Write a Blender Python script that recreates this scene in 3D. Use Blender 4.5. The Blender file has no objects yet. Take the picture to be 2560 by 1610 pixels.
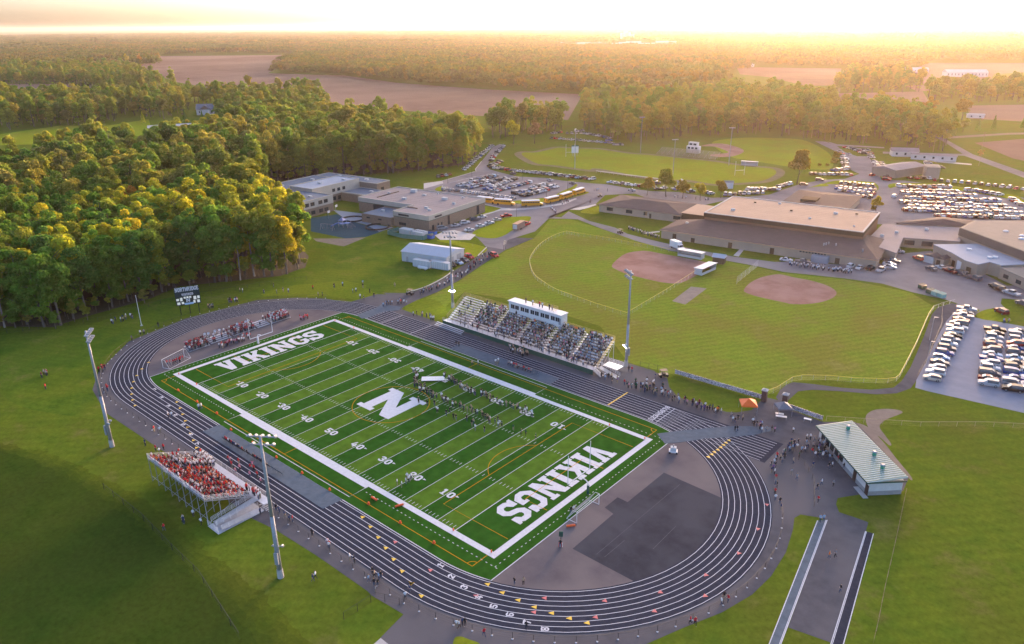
import bpy, math, random
import numpy as np
from mathutils import Vector, Matrix
random.seed(7); RNG = np.random.default_rng(7)
D = bpy.data; SC = bpy.context.scene; COL = SC.collection
PI = math.pi
# ---------------------------------------------------------------- camera (fitted to the marked football field)
F_PX, YAW, PITCH, ROLL = 1881.6925, 2.2858, .3756, -.0078
CPOS = Vector((181.2147, -77.0497, 83.5979))
def _axes():
    cy, sy, cp, sp = math.cos(YAW), math.sin(YAW), math.cos(PITCH), math.sin(PITCH)
    f = Vector((cy*cp, sy*cp, -sp)); r = Vector((sy, -cy, 0)); u = r.cross(f)
    c, s = math.cos(ROLL), math.sin(ROLL)
    return c*r+s*u, -s*r+c*u, f
RGT, UPV, FWD = _axes()
cam = D.objects.new('camera', D.cameras.new('camera')); COL.objects.link(cam)
cam.matrix_world = Matrix((( RGT.x, UPV.x, -FWD.x, CPOS.x), (RGT.y, UPV.y, -FWD.y, CPOS.y), (RGT.z, UPV.z, -FWD.z, CPOS.z), (0,0,0,1)))
cam.data.sensor_width = 36; cam.data.lens = F_PX/2560*36; cam.data.clip_start = 1; cam.data.clip_end = 60000
SC.camera = cam
# ---------------------------------------------------------------- sky, sun, exposure
SUN_AZ = math.radians(104.5); SUN_EL = math.radians(6.5)
W = D.worlds.new('World'); SC.world = W; W.use_nodes = True
nt = W.node_tree; nt.nodes.clear()
sky = nt.nodes.new('ShaderNodeTexSky'); sky.sky_type = 'NISHITA'; sky.sun_disc = False
sky.sun_elevation = SUN_EL; sky.sun_rotation = PI/2 - SUN_AZ
sky.altitude = 100; sky.air_density = 0.5; sky.dust_density = 4.0; sky.ozone_density = 1.5
bg = nt.nodes.new('ShaderNodeBackground'); bg.inputs[1].default_value = 0.15
wo = nt.nodes.new('ShaderNodeOutputWorld')
tint = nt.nodes.new('ShaderNodeMix'); tint.data_type='RGBA'; tint.blend_type='MULTIPLY'; tint.inputs[0].default_value=1; tint.inputs[7].default_value=(1.04,.97,.97,1)   # rosy evening air
nt.links.new(sky.outputs[0], tint.inputs[6]); nt.links.new(tint.outputs[2], bg.inputs[0]); nt.links.new(bg.outputs[0], wo.inputs[0])
sl = D.lights.new('sun', 'SUN'); sl.energy = 1.1; sl.angle = math.radians(10); sl.color = (1.0, .46, .15)
sun = D.objects.new('sun', sl); COL.objects.link(sun)
sdir = Vector((math.cos(SUN_AZ)*math.cos(SUN_EL), math.sin(SUN_AZ)*math.cos(SUN_EL), math.sin(SUN_EL)))
sun.rotation_euler = sdir.to_track_quat('Z', 'Y').to_euler()
SC.view_settings.view_transform = 'Standard'; SC.view_settings.look = 'None'
SC.view_settings.exposure = 2.6; SC.view_settings.gamma = 1
SC.render.engine = 'CYCLES'
try:
    SC.cycles.volume_bounces = 1; SC.cycles.max_bounces = 6; SC.cycles.transparent_max_bounces = 8
except Exception: pass
# ---------------------------------------------------------------- helpers
def G(u, v, z=0.0):
    d = FWD + RGT*((u-1280)/F_PX) - UPV*((v-805)/F_PX)
    t = (z-CPOS.z)/d.z
    p = CPOS + d*t
    return (p.x, p.y, z)
def ZP(x0, y0, s):
    def f(*pts): return [(x0+x/s, y0+y/s) for x, y in pts]
    return f
Z1=ZP(0,0,2.8); Z2=ZP(850,0,2.8); Z3=ZP(1700,0,2.8); Z4=ZP(650,380,3.01); Z5=ZP(1400,400,3.785); Z6=ZP(1960,400,3.785)
Z7=ZP(1950,720,3.9475); Z8=ZP(0,500,2.8); Y1=ZP(360,680,3.7625); Y2=ZP(1000,680,3.7625); Y3=ZP(1600,880,3.44)
Y4=ZP(340,1060,3.784); Y5=ZP(820,1060,3.541); Y6=ZP(860,1340,3.7625); Y7=ZP(1400,1100,2.968); Y8=ZP(1880,1200,3.541)
P1=ZP(1080,340,5.8225); P2=ZP(1380,320,6.02); P3=ZP(1900,330,6.583); P4=ZP(2200,430,6.583); P5=ZP(2260,640,2.2267)
P6=ZP(700,420,3.6316); P7=ZP(1640,320,3.0); P8=ZP(2150,340,3.366)
def W2(px, z=0.0): return [G(u, v, z)[:2] for u, v in px]
def smooth(pts, closed=True, n=5):
    out = []; m = len(pts)
    rng = range(m) if closed else range(m-1)
    for i in rng:
        if closed: a, b, c, d = pts[i-1], pts[i], pts[(i+1) % m], pts[(i+2) % m]
        else: a, b, c, d = pts[max(i-1,0)], pts[i], pts[i+1], pts[min(i+2,m-1)]
        for k in range(n):
            t = k/n
            out.append(tuple(.5*(2*b[j]+(c[j]-a[j])*t+(2*a[j]-5*b[j]+4*c[j]-d[j])*t*t+(3*b[j]-a[j]-3*c[j]+d[j])*t**3) for j in range(2)))
    if not closed: out.append(tuple(pts[-1]))
    return out
def inpoly(x, y, poly):
    c = False; j = len(poly)-1
    for i in range(len(poly)):
        xi, yi = poly[i]; xj, yj = poly[j]
        if (yi > y) != (yj > y) and x < (xj-xi)*(y-yi)/(yj-yi)+xi: c = not c
        j = i
    return c
def tag(o, label=None, cat=None, group=None, kind=None):
    if label: o['label'] = label
    if cat: o['category'] = cat
    if group: o['group'] = group
    if kind: o['kind'] = kind
    return o
def empty(name, loc, rz=0, label=None, cat=None, group=None):
    o = D.objects.new(name, None); COL.objects.link(o); o.location = loc; o.rotation_euler = (0,0,rz)
    o.empty_display_size = .3
    return tag(o, label, cat, group)
class MB:
    """collects faces; build() links them as one mesh object"""
    def __init__(s): s.v=[]; s.f=[]; s.m=[]
    def add(s, vs, fs, m=0):
        o=len(s.v); s.v += [tuple(p) for p in vs]; s.f += [tuple(i+o for i in f) for f in fs]; s.m += [m]*len(fs); return s
    def box(s, x0, x1, y0, y1, z0, z1, m=0):
        return s.add([(x0,y0,z0),(x1,y0,z0),(x1,y1,z0),(x0,y1,z0),(x0,y0,z1),(x1,y0,z1),(x1,y1,z1),(x0,y1,z1)],
                     [(0,3,2,1),(4,5,6,7),(0,1,5,4),(1,2,6,5),(2,3,7,6),(3,0,4,7)], m)
    def beam(s, a, b, w, h, m=0):
        a=Vector(a); b=Vector(b); d=(b-a)
        if d.length < 1e-6: return s
        d.normalize(); up=Vector((0,0,1)) if abs(d.z)<.95 else Vector((1,0,0))
        x=d.cross(up).normalized()*w/2; y=x.cross(d).normalized()*h/2
        vs=[p+q for p in (a,b) for q in (-x-y, x-y, x+y, -x+y)]
        return s.add(vs, [(3,2,1,0),(4,5,6,7),(0,1,5,4),(1,2,6,5),(2,3,7,6),(3,0,4,7)], m)
    def tube(s, a, b, r0, r1=None, n=8, m=0, cap=True):
        r1 = r0 if r1 is None else r1
        a=Vector(a); b=Vector(b); d=(b-a).normalized(); up=Vector((0,0,1)) if abs(d.z)<.95 else Vector((1,0,0))
        x=d.cross(up).normalized(); y=d.cross(x)
        vs=[p+(x*math.cos(2*PI*i/n)+y*math.sin(2*PI*i/n))*r for p,r in ((a,r0),(b,r1)) for i in range(n)]
        fs=[(i,(i+1)%n,n+(i+1)%n,n+i) for i in range(n)]
        if cap: fs += [tuple(range(n-1,-1,-1)), tuple(range(n,2*n))]
        return s.add(vs, fs, m)
    def prism(s, poly, z0, z1, m=0, mt=None, bottom=True):
        n=len(poly); ar=sum(poly[i-1][0]*poly[i][1]-poly[i][0]*poly[i-1][1] for i in range(n))
        if ar<0: poly=poly[::-1]
        vs=[(x,y,z0) for x,y in poly]+[(x,y,z1) for x,y in poly]
        s.add(vs, [(i,(i+1)%n,n+(i+1)%n,n+i) for i in range(n)], m)
        o=len(s.v)-2*n; s.f.append(tuple(o+n+i for i in range(n))); s.m.append(m if mt is None else mt)
        if bottom: s.f.append(tuple(o+i for i in range(n-1,-1,-1))); s.m.append(m)
        return s
    def sheet(s, poly, z, m=0):
        n=len(poly); ar=sum(poly[i-1][0]*poly[i][1]-poly[i][0]*poly[i-1][1] for i in range(n))
        if ar<0: poly=poly[::-1]
        return s.add([(x,y,z) for x,y in poly], [tuple(range(n))], m)
    def strip(s, line, w, z, m=0, closed=False):
        """flat band of width w along a line of (x,y)"""
        n=len(line); L=[]
        for i in range(n):
            a=line[i-1] if (i>0 or closed) else line[i]; b=line[(i+1)%n] if (i<n-1 or closed) else line[i]
            dx,dy=b[0]-a[0],b[1]-a[1]; l=math.hypot(dx,dy) or 1
            nx,ny=-dy/l*w/2,dx/l*w/2
            L += [(line[i][0]-nx,line[i][1]-ny,z),(line[i][0]+nx,line[i][1]+ny,z)]
        fs=[(2*i,2*((i+1)%n),2*((i+1)%n)+1,2*i+1) for i in range(n if closed else n-1)]
        return s.add(L, fs, m)
    def ball(s, c, r, m=0, n=8, k=5, sz=1.0):
        vs=[]; fs=[]
        for j in range(k+1):
            t=PI*j/k
            for i in range(n): vs.append((c[0]+r*math.sin(t)*math.cos(2*PI*i/n), c[1]+r*math.sin(t)*math.sin(2*PI*i/n), c[2]+r*sz*math.cos(t)))
        for j in range(k):
            for i in range(n): fs.append((j*n+i,(j+1)*n+i,(j+1)*n+(i+1)%n,j*n+(i+1)%n))
        return s.add(vs, fs, m)
    def mesh(s, name, mats):
        me=D.meshes.new(name); me.from_pydata(s.v, [], s.f)
        for m in mats: me.materials.append(m)
        if len(mats)>1: me.polygons.foreach_set('material_index', s.m)
        me.update(); return me
    def build(s, name, mats, parent=None, loc=(0,0,0), rz=0, smooth=False):
        if not isinstance(mats,(list,tuple)): mats=[mats]
        me=s.mesh(name, mats)
        if smooth: me.polygons.foreach_set('use_smooth', [True]*len(me.polygons))
        return put(name, me, parent, loc, rz)
def put(name, me, parent=None, loc=(0,0,0), rz=0):
    o=D.objects.new(name, me); COL.objects.link(o); o.location=loc; o.rotation_euler=(0,0,rz)
    if parent is not None: o.parent=parent
    return o
def copy_tree(o, parent=None):
    c=o.copy(); COL.objects.link(c); c.parent=parent
    for ch in KIDS.get(o.name, o.children): copy_tree(ch, c)
    return c
KIDS={}
# ---------------------------------------------------------------- materials (all procedural)
def mat(name, col, col2=None, scale=1.0, rough=.8, metal=0.0, bump=0.0, detail=4.0, spec=.3, obj=False, emit=None, estr=0, fine=0.0, big=None, bigscale=.02):
    """Principled; colour is a noise mix of col and col2 in object space, plus a large-scale mix with `big`"""
    m=D.materials.new(name); m.use_nodes=True; n=m.node_tree.nodes; l=m.node_tree.links
    b=n['Principled BSDF']; b.inputs['Roughness'].default_value=rough; b.inputs['Metallic'].default_value=metal
    b.inputs['Specular IOR Level'].default_value=spec
    c=tuple(col)+(1,); b.inputs['Base Color'].default_value=c
    geo=n.new('ShaderNodeNewGeometry')
    last=None
    if col2 is not None:
        t=n.new('ShaderNodeTexNoise'); t.inputs['Scale'].default_value=scale; t.inputs['Detail'].default_value=detail; t.inputs['Roughness'].default_value=.65
        l.new(geo.outputs['Position'], t.inputs['Vector'])
        r=n.new('ShaderNodeValToRGB'); r.color_ramp.elements[0].position=.35; r.color_ramp.elements[1].position=.65
        r.color_ramp.elements[0].color=c; r.color_ramp.elements[1].color=tuple(col2)+(1,)
        l.new(t.outputs['Fac'], r.inputs['Fac']); last=r.outputs['Color']
        if bump>0:
            bp=n.new('ShaderNodeBump'); bp.inputs['Strength'].default_value=bump; bp.inputs['Distance'].default_value=.05
            l.new(t.outputs['Fac'], bp.inputs['Height']); l.new(bp.outputs['Normal'], b.inputs['Normal'])
    if obj:
        oi=n.new('ShaderNodeObjectInfo'); last=oi.outputs['Color']
    if big is not None and last is not None:
        t2=n.new('ShaderNodeTexNoise'); t2.inputs['Scale'].default_value=bigscale; t2.inputs['Detail'].default_value=3
        l.new(geo.outputs['Position'], t2.inputs['Vector'])
        mr=n.new('ShaderNodeMapRange'); mr.inputs[1].default_value=.4; mr.inputs[2].default_value=.62
        l.new(t2.outputs['Fac'], mr.inputs[0])
        mx=n.new('ShaderNodeMix'); mx.data_type='RGBA'; l.new(mr.outputs[0], mx.inputs[0]); l.new(last, mx.inputs[6]); mx.inputs[7].default_value=tuple(big)+(1,)
        last=mx.outputs[2]
    if last is not None: l.new(last, b.inputs['Base Color'])
    if emit is not None:
        b.inputs['Emission Color'].default_value=tuple(emit)+(1,); b.inputs['Emission Strength'].default_value=estr
    return m
def attr_mat(name, rough=.7, spec=.3):
    """colour from the mesh colour attribute 'Col'"""
    m=D.materials.new(name); m.use_nodes=True; n=m.node_tree.nodes; b=n['Principled BSDF']
    a=n.new('ShaderNodeAttribute'); a.attribute_name='Col'; m.node_tree.links.new(a.outputs['Color'], b.inputs['Base Color'])
    b.inputs['Roughness'].default_value=rough; b.inputs['Specular IOR Level'].default_value=spec
    return m
M={}
M['white']=mat('white_paint',(.68,.68,.68),(.60,.60,.60),2.0,.6)
M['metal']=mat('galvanised_metal',(.36,.37,.39),(.28,.29,.31),3.0,.55,.2)
M['alu']=mat('aluminium_plank',(.56,.57,.60),(.47,.48,.51),2.0,.45,.2)
M['black']=mat('black_metal',(.02,.02,.02),(.03,.03,.03),3,.5)
M['dgreen']=mat('dark_green_paint',(.012,.07,.05),(.02,.09,.065),2,.5)
M['glass']=mat('dark_window_glass',(.02,.025,.03),(.04,.045,.05),.6,.12,0,spec=.6)
M['conc']=mat('concrete',(.38,.365,.345),(.31,.295,.28),.6,.9)
M['concl']=mat('pale_concrete',(.44,.42,.40),(.36,.345,.33),.5,.9)
M['rubber']=mat('black_rubber',(.015,.015,.016),(.03,.03,.03),4,.8)
M['orange']=mat('orange_plastic',(.85,.13,.03),(.75,.10,.02),3,.5)
M['yellow']=mat('yellow_paint',(.75,.50,.05),(.65,.42,.04),3,.6)
M['red']=mat('red_paint',(.55,.03,.04),(.45,.02,.03),3,.5)
M['blue']=mat('blue_plastic',(.02,.12,.45),(.02,.10,.38),3,.4)
M['wood']=mat('weathered_wood',(.30,.22,.14),(.22,.16,.10),2,.85)
M['lampglass']=mat('lit_lamp',(1,1,1),emit=(1,.97,.90),estr=40)
M['lens']=mat('floodlight_lens',(.40,.41,.43),(.34,.35,.37),3,.4)
def grass_mat(name,a,b,c,d=None,stripe=0.0,ang=0.6,sw=5.0):
    """lawn: fine tufts, metre-scale mottling, broad worn patches and faint mowing bands"""
    m=D.materials.new(name); m.use_nodes=True; n=m.node_tree.nodes; l=m.node_tree.links; B=n['Principled BSDF']; B.inputs['Roughness'].default_value=1; B.inputs['Specular IOR Level'].default_value=0
    geo=n.new('ShaderNodeNewGeometry')
    def noise(sc,det,lo,hi,ro=.6):
        t=n.new('ShaderNodeTexNoise'); t.inputs['Scale'].default_value=sc; t.inputs['Detail'].default_value=det; t.inputs['Roughness'].default_value=ro; l.new(geo.outputs['Position'],t.inputs['Vector'])
        r=n.new('ShaderNodeMapRange'); r.inputs[1].default_value=lo; r.inputs[2].default_value=hi; l.new(t.outputs['Fac'],r.inputs[0]); return r.outputs[0]
    def mix(f,x,y,bt='MIX'):
        k=n.new('ShaderNodeMix'); k.data_type='RGBA'; k.blend_type=bt; l.new(f,k.inputs[0])
        for i,v in ((6,x),(7,y)):
            if isinstance(v,tuple): k.inputs[i].default_value=(*v,1)
            else: l.new(v,k.inputs[i])
        return k.outputs[2]
    col=mix(noise(.22,6,.35,.65),a,b); col=mix(noise(.045,4,.42,.62),col,c)
    if d: col=mix(noise(.09,7,.56,.72,.7),col,d)
    fine=noise(1.1,6,.2,.8,.75)
    hs=n.new('ShaderNodeHueSaturation'); mr=n.new('ShaderNodeMapRange'); mr.inputs[3].default_value=.62; mr.inputs[4].default_value=1.38; l.new(fine,mr.inputs[0]); val=mr.outputs[0]
    if stripe>0:
        mp=n.new('ShaderNodeMapping'); mp.inputs['Rotation'].default_value=(0,0,ang); l.new(geo.outputs['Position'],mp.inputs['Vector'])
        w=n.new('ShaderNodeTexWave'); w.inputs['Scale'].default_value=1/sw*.314*2; w.inputs['Distortion'].default_value=1.2; w.inputs['Detail'].default_value=2; l.new(mp.outputs[0],w.inputs['Vector'])
        m2=n.new('ShaderNodeMapRange'); m2.inputs[3].default_value=1-stripe; m2.inputs[4].default_value=1+stripe; l.new(w.outputs['Fac'],m2.inputs[0])
        mu=n.new('ShaderNodeMath'); mu.operation='MULTIPLY'; l.new(val,mu.inputs[0]); l.new(m2.outputs[0],mu.inputs[1]); val=mu.outputs[0]
    l.new(val,hs.inputs['Value']); l.new(col,hs.inputs['Color']); l.new(hs.outputs[0],B.inputs['Base Color'])
    return m
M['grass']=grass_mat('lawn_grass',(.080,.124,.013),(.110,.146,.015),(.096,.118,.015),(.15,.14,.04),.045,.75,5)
M['outfield']=grass_mat('outfield_grass_sun_tint',(.132,.196,.022),(.168,.216,.026),(.16,.165,.028),(.20,.19,.055),.06,.55,5)  # brighter copy of the lawn greens, with sunlight put into the colour
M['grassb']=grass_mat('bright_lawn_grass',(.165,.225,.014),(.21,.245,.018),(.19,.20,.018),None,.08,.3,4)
M['grassm']=grass_mat('verge_lawn_grass',(.105,.155,.014),(.145,.18,.016),(.13,.16,.016),None,.04,.3,4)
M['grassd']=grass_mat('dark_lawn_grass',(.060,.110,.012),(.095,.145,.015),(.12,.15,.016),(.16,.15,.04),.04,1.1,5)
G0=dict(spec=0.0)
M['asph']=mat('grey_asphalt',(.108,.105,.115),(.078,.076,.085),.35,.95,detail=8,big=(.128,.120,.125),bigscale=.05,bump=.2,**G0)
M['asphd']=mat('dark_asphalt',(.056,.056,.066),(.042,.042,.050),.5,.9,detail=8,big=(.068,.068,.078),bigscale=.12,bump=.2,**G0)
M['asphb']=mat('brown_grey_asphalt',(.145,.125,.128),(.110,.095,.10),.22,.95,detail=8,big=(.165,.142,.138),bigscale=.09,bump=.2,**G0)
M['road']=mat('pale_road_asphalt',(.215,.198,.20),(.165,.152,.155),.2,.95,detail=8,big=(.245,.225,.222),bigscale=.03,**G0)
M['lot']=mat('bluish_gravel_lot',(.265,.275,.315),(.22,.23,.27),.2,.95,detail=8,**G0)
M['track']=mat('black_track_surface',(.047,.050,.068),(.033,.036,.050),1.2,.85,detail=8,bump=.3,**G0)
M['mat_g']=mat('grey_track_mat',(.125,.150,.178),(.095,.118,.142),.8,.75,detail=6,bump=.4,**G0)
M['dirt']=mat('infield_clay',(.29,.165,.132),(.245,.138,.108),.5,1,detail=8,big=(.33,.20,.165),bigscale=.12,**G0)
M['soil']=mat('harvested_field',(.21,.135,.105),(.165,.105,.082),.03,1,detail=8,big=(.25,.17,.13),bigscale=.004,**G0)
M['lined']=mat('white_line_paint',(.60,.60,.62),(.52,.52,.54),1.5,.8,**G0)
M['oline']=mat('orange_line_paint',(.55,.25,.015),(.47,.21,.015),1.5,.8,**G0)
M['path']=mat('gravel_path',(.24,.20,.165),(.19,.155,.13),.4,1,detail=8,**G0)
# turf with ten-yard light and dark bands
def turf_mat():
    m=D.materials.new('striped_turf'); m.use_nodes=True; n=m.node_tree.nodes; l=m.node_tree.links; b=n['Principled BSDF']
    b.inputs['Roughness'].default_value=1; b.inputs['Specular IOR Level'].default_value=0
    geo=n.new('ShaderNodeNewGeometry'); sp=n.new('ShaderNodeSeparateXYZ'); l.new(geo.outputs['Position'], sp.inputs[0])
    def mth(op,a,bv=None):
        x=n.new('ShaderNodeMath'); x.operation=op
        if hasattr(a,'links'): l.new(a,x.inputs[0])
        else: x.inputs[0].default_value=a
        if bv is not None:
            if hasattr(bv,'links'): l.new(bv,x.inputs[1])
            else: x.inputs[1].default_value=bv
        return x.outputs[0]
    # five-yard bands: goal-to-goal
    u=mth('MULTIPLY', sp.outputs['X'], 1/(5*.9144*2)); fr=mth('FRACT', u); st=mth('GREATER_THAN', fr, .5)
    inx=mth('MULTIPLY', mth('GREATER_THAN', sp.outputs['X'], 9.144), mth('LESS_THAN', sp.outputs['X'], 100.58))
    iny=mth('MULTIPLY', mth('GREATER_THAN', sp.outputs['Y'], 0), mth('LESS_THAN', sp.outputs['Y'], 48.77))
    st=mth('MULTIPLY', st, mth('MULTIPLY', inx, iny))
    t=n.new('ShaderNodeTexNoise'); t.inputs['Scale'].default_value=.5; t.inputs['Detail'].default_value=8; l.new(geo.outputs['Position'], t.inputs['Vector'])
    mx=n.new('ShaderNodeMix'); mx.data_type='RGBA'; l.new(st, mx.inputs[0]); mx.inputs[6].default_value=(.027,.092,.012,1); mx.inputs[7].default_value=(.075,.148,.017,1)
    hs=n.new('ShaderNodeHueSaturation'); l.new(mx.outputs[2], hs.inputs['Color'])
    mr=n.new('ShaderNodeMapRange'); mr.inputs[1].default_value=.3; mr.inputs[2].default_value=.7; mr.inputs[3].default_value=.80; mr.inputs[4].default_value=1.2; l.new(t.outputs['Fac'], mr.inputs[0]); l.new(mr.outputs[0], hs.inputs['Value'])
    l.new(hs.outputs['Color'], b.inputs['Base Color'])
    return m
M['turf']=turf_mat()
def line_struct(name, mb, m, parent=None):
    o=mb.build(name, m, parent)
    if parent is None: o['kind']='structure'
    return o
def ragged(pts,amp,step=2.5,seed=1):
    r=random.Random(seed); out=[]
    for i in range(len(pts)):
        a,b=pts[i],pts[(i+1)%len(pts)]; n=max(1,min(40,int(math.dist(a,b)/step)))
        for k in range(n): q=k/n; out.append((a[0]+(b[0]-a[0])*q+r.gauss(0,amp),a[1]+(b[1]-a[1])*q+r.gauss(0,amp)))
    return out
def area(name, px, z, m, sm=False, world=False, parent=None):
    pts = px if world else W2(px)
    if sm: pts = smooth(pts)
    return line_struct(name, MB().sheet(pts, z), M[m] if isinstance(m,str) else m, parent)
# ================================================================ ground, roads, lots
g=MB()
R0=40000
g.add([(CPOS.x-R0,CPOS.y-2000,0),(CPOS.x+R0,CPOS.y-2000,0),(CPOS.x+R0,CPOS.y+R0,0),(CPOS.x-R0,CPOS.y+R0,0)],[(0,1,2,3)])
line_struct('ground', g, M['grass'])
# farmland
BF=[('harvested_field',Z1((960,480),(1040,400),(1100,392),(2180,384),(1960,470),(1875,512),(2100,520),(2408,528))+[(993,207),(1207,223),(1457,236),(1420,300),(1100,285),(850,262),(640,240),(440,205)],'soil'),
    ('harvested_field',Z1((-60,588),(500,588),(480,690),(-60,700)),'soil'),
    ('harvested_field',Z3((395,470),(1130,480),(1110,600),(880,600),(620,540),(420,520)),'soil'),
    ('harvested_field',Z3((1500,560),(1720,440),(2500,440),(2500,500),(2200,520),(2120,620),(1660,640)),'soil'),
    ('harvested_field',Z3((1060,655),(1700,640),(1760,740),(1050,730)),'soil'),
    ('harvested_field',Z3((2010,740),(2560,730),(2560,860),(2030,830)),'soil'),
    ('harvested_field',Z3((2060,1000),(2560,960),(2560,1160),(2330,1110)),'soil'),
    ('meadow',Z2((1310,520),(1740,545),(1740,590),(1450,570)),'grassb'),
    ('meadow',Z1((-60,950),(420,880),(760,880),(1040,835),(1060,900),(980,975),(300,1010),(-60,1020)),'grassb'),
    ('meadow',Z1((600,655),(860,640),(860,700),(760,730),(620,700)),'grassb'),
    ('meadow',Z1((1690,755),(1910,755),(1880,830),(1760,830)),'grassb')]
for i,(nm,px,mm) in enumerate(BF): area(nm,px,.05+.01*i,mm)
area('driveway',Z1((1030,880),(1170,872),(1500,852),(1500,866),(1170,890),(1030,900)),.2,'concl')
# lawns in separate greens; the outfield's sunlight is put into its colour
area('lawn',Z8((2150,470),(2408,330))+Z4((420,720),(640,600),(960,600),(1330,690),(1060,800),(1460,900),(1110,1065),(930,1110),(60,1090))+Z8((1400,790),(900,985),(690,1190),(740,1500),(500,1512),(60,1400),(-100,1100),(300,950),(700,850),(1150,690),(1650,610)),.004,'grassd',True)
area('lawn',ragged(smooth(W2(Z4((0,1080),(300,1000),(700,975),(850,1050),(930,1110),(880,1140),(500,1085)))),.5,1.5),.008,'grassm',world=True)
area('lawn',ragged(smooth(W2(Y2((30,345),(240,245),(420,330),(400,440),(220,425)))),.3,1.5),.008,'grassm',world=True)
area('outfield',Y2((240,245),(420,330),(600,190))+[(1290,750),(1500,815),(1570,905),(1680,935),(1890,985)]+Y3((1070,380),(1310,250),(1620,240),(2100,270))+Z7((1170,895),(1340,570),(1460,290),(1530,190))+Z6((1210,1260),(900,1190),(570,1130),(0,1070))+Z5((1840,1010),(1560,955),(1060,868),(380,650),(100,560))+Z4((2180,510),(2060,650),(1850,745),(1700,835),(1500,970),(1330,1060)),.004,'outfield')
# stadium apron: everything paved round the track
apron=Y2((1960,800),(2408,935))+Y3((120,165),(235,225),(250,300),(330,390),(480,430),(640,480),(740,515),(830,520),(960,500),(1010,450),(1065,385),(1250,430),(1270,480),(1420,545),(1570,600),(1850,600),(2310,1080),(2262,1195),(1890,1225),(1700,1255),(1685,1310))+Y8((770,285),(950,345),(1030,375),(1005,460),(700,1440),(320,1305),(665,355),(580,330),(430,305),(375,335),(362,440),(300,640),(170,850),(0,1015))+Y7((1200,1280),(900,1400),(650,1510))+[(1500,1660),(940,1660)]+Y6((340,960),(560,737),(260,560))+Y5((350,1480),(0,1235))+Y4((1700,1240),(1320,1000),(1090,890))
aw=W2(apron)+[(66,-21.5),(40,-20.8),(7,-21.5),(-8,-18.5),(-18,-13),(-32.4,1.2),(-37.2,20.7),(-35.2,44.3),(-27,54),(-18.9,59.6),(-10,62)]+W2(Z4((880,1070),(1110,1080),(1180,1110),(1080,1165)))+[(8,69),(27,68.5),(27,79),(70,81)]
line_struct('plaza', MB().sheet(aw,.012), M['asph'])
# footpath and roads
area('footpath',Z4((930,1060),(1110,1062),(1240,1025),(1380,955),(1460,895),(1640,785),(1705,722),(1850,640),(2060,650),(1850,735),(1700,830),(1500,965),(1330,1055),(1180,1115),(1090,1160)),.020,'asph')
ASPH=P1((-120,690),(150,655),(640,515),(625,480),(720,370),(890,160),(985,118),(1060,145),(1000,230),(830,380),(805,450),(850,490),(1010,535),(1240,590),(1650,610),(1900,650),(2329,690))+P2((840,850),(1140,905),(1480,950),(1900,965),(2408,1050))+P7((700,515),(850,500),(960,460))+P3((680,850),(1050,790),(1400,770),(1640,690),(1440,600),(1400,480),(1290,340),(1060,230),(900,150),(1080,160),(1240,215),(1400,330),(1600,400),(1780,400),(1900,560),(2000,790),(2370,800),(2600,830))+P8((560,400),(900,440),(1380,520),(1420,560))+P4((2420,700),(2400,860),(300,860),(-300,860))+P3((1500,1500),(300,1500),(-600,1130))+P2((1900,1250),(1250,985),(800,1010),(650,1150),(250,1225))+P2((0,1350),(-40,1330))+P1((2200,1210),(1700,1200),(1500,1390),(1100,1514))+Z4((1840,735),(1700,712),(1640,650),(1560,600),(1330,600),(1240,560),(1460,540),(1690,480),(1810,440))+P1((1020,1050),(740,975),(720,900),(-120,820))
area('car_park',ASPH,.028,'road')
# drive past the softball diamond to the rear yard
YARD=P2((250,1255),(560,1400))+Z5((520,640),(640,700),(940,775),(1190,830),(1640,915),(2030,965),(2271,960))+Z6((530,990),(900,950),(950,800),(1050,890),(1390,860),(1580,1000),(1800,1110),(1900,1080),(2110,1190),(2330,1180),(2330,1330),(2060,1310),(2050,1360),(2120,1430),(1980,1400),(1820,1470),(1500,1480),(1550,1370),(1650,1360),(1520,1320),(1210,1250),(930,1170),(570,1120),(0,1060))+Z5((1840,1000),(1560,950),(1350,890),(1060,862),(720,765),(380,645),(170,562),(0,552))
area('service_road',YARD,.034,'road')
area('footpath',Z7((0,1010),(60,960),(130,930),(330,950),(600,985),(900,1005),(1120,985),(1200,920),(1290,780),(1420,480),(1500,260),(1560,190),(1700,150),(1800,180),(1640,330),(1560,470),(1440,730),(1340,920),(1290,990),(1150,1040),(950,1050),(600,1020),(320,1005),(180,1020),(80,1110),(20,1160),(-40,1080)),.040,'asph')
LOT=Z7((1335,985),(1345,910),(1440,730),(1560,470),(1640,330),(1760,190),(1880,250),(1910,290),(2408,380),(2900,460),(2900,1390),(2408,1235),(1900,1120),(1440,1015))
area('gravel_car_park',LOT,.046,'lot')
# old school lot
area('lane',Z3((1030,990),(1100,1010),(1430,1030),(1430,1038),(1090,1022)),.050,'road')
area('country_road',Z3((1780,935),(1860,975),(2050,1080),(2408,1205),(2700,1310),(2700,1345),(2408,1245),(2100,1130),(1990,1090),(1420,1075),(1420,1062),(1980,1078),(1860,1000),(1770,950)),.055,'road')
area('lane',Z3((1850,958),(2300,930),(2600,925),(2600,938),(2300,943),(1860,972)),.060,'path')
area('driveway',P3((2330,370),(2600,400),(2600,380))+P8((640,208),(940,235),(940,245),(640,220)),.062,'concl')
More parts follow.
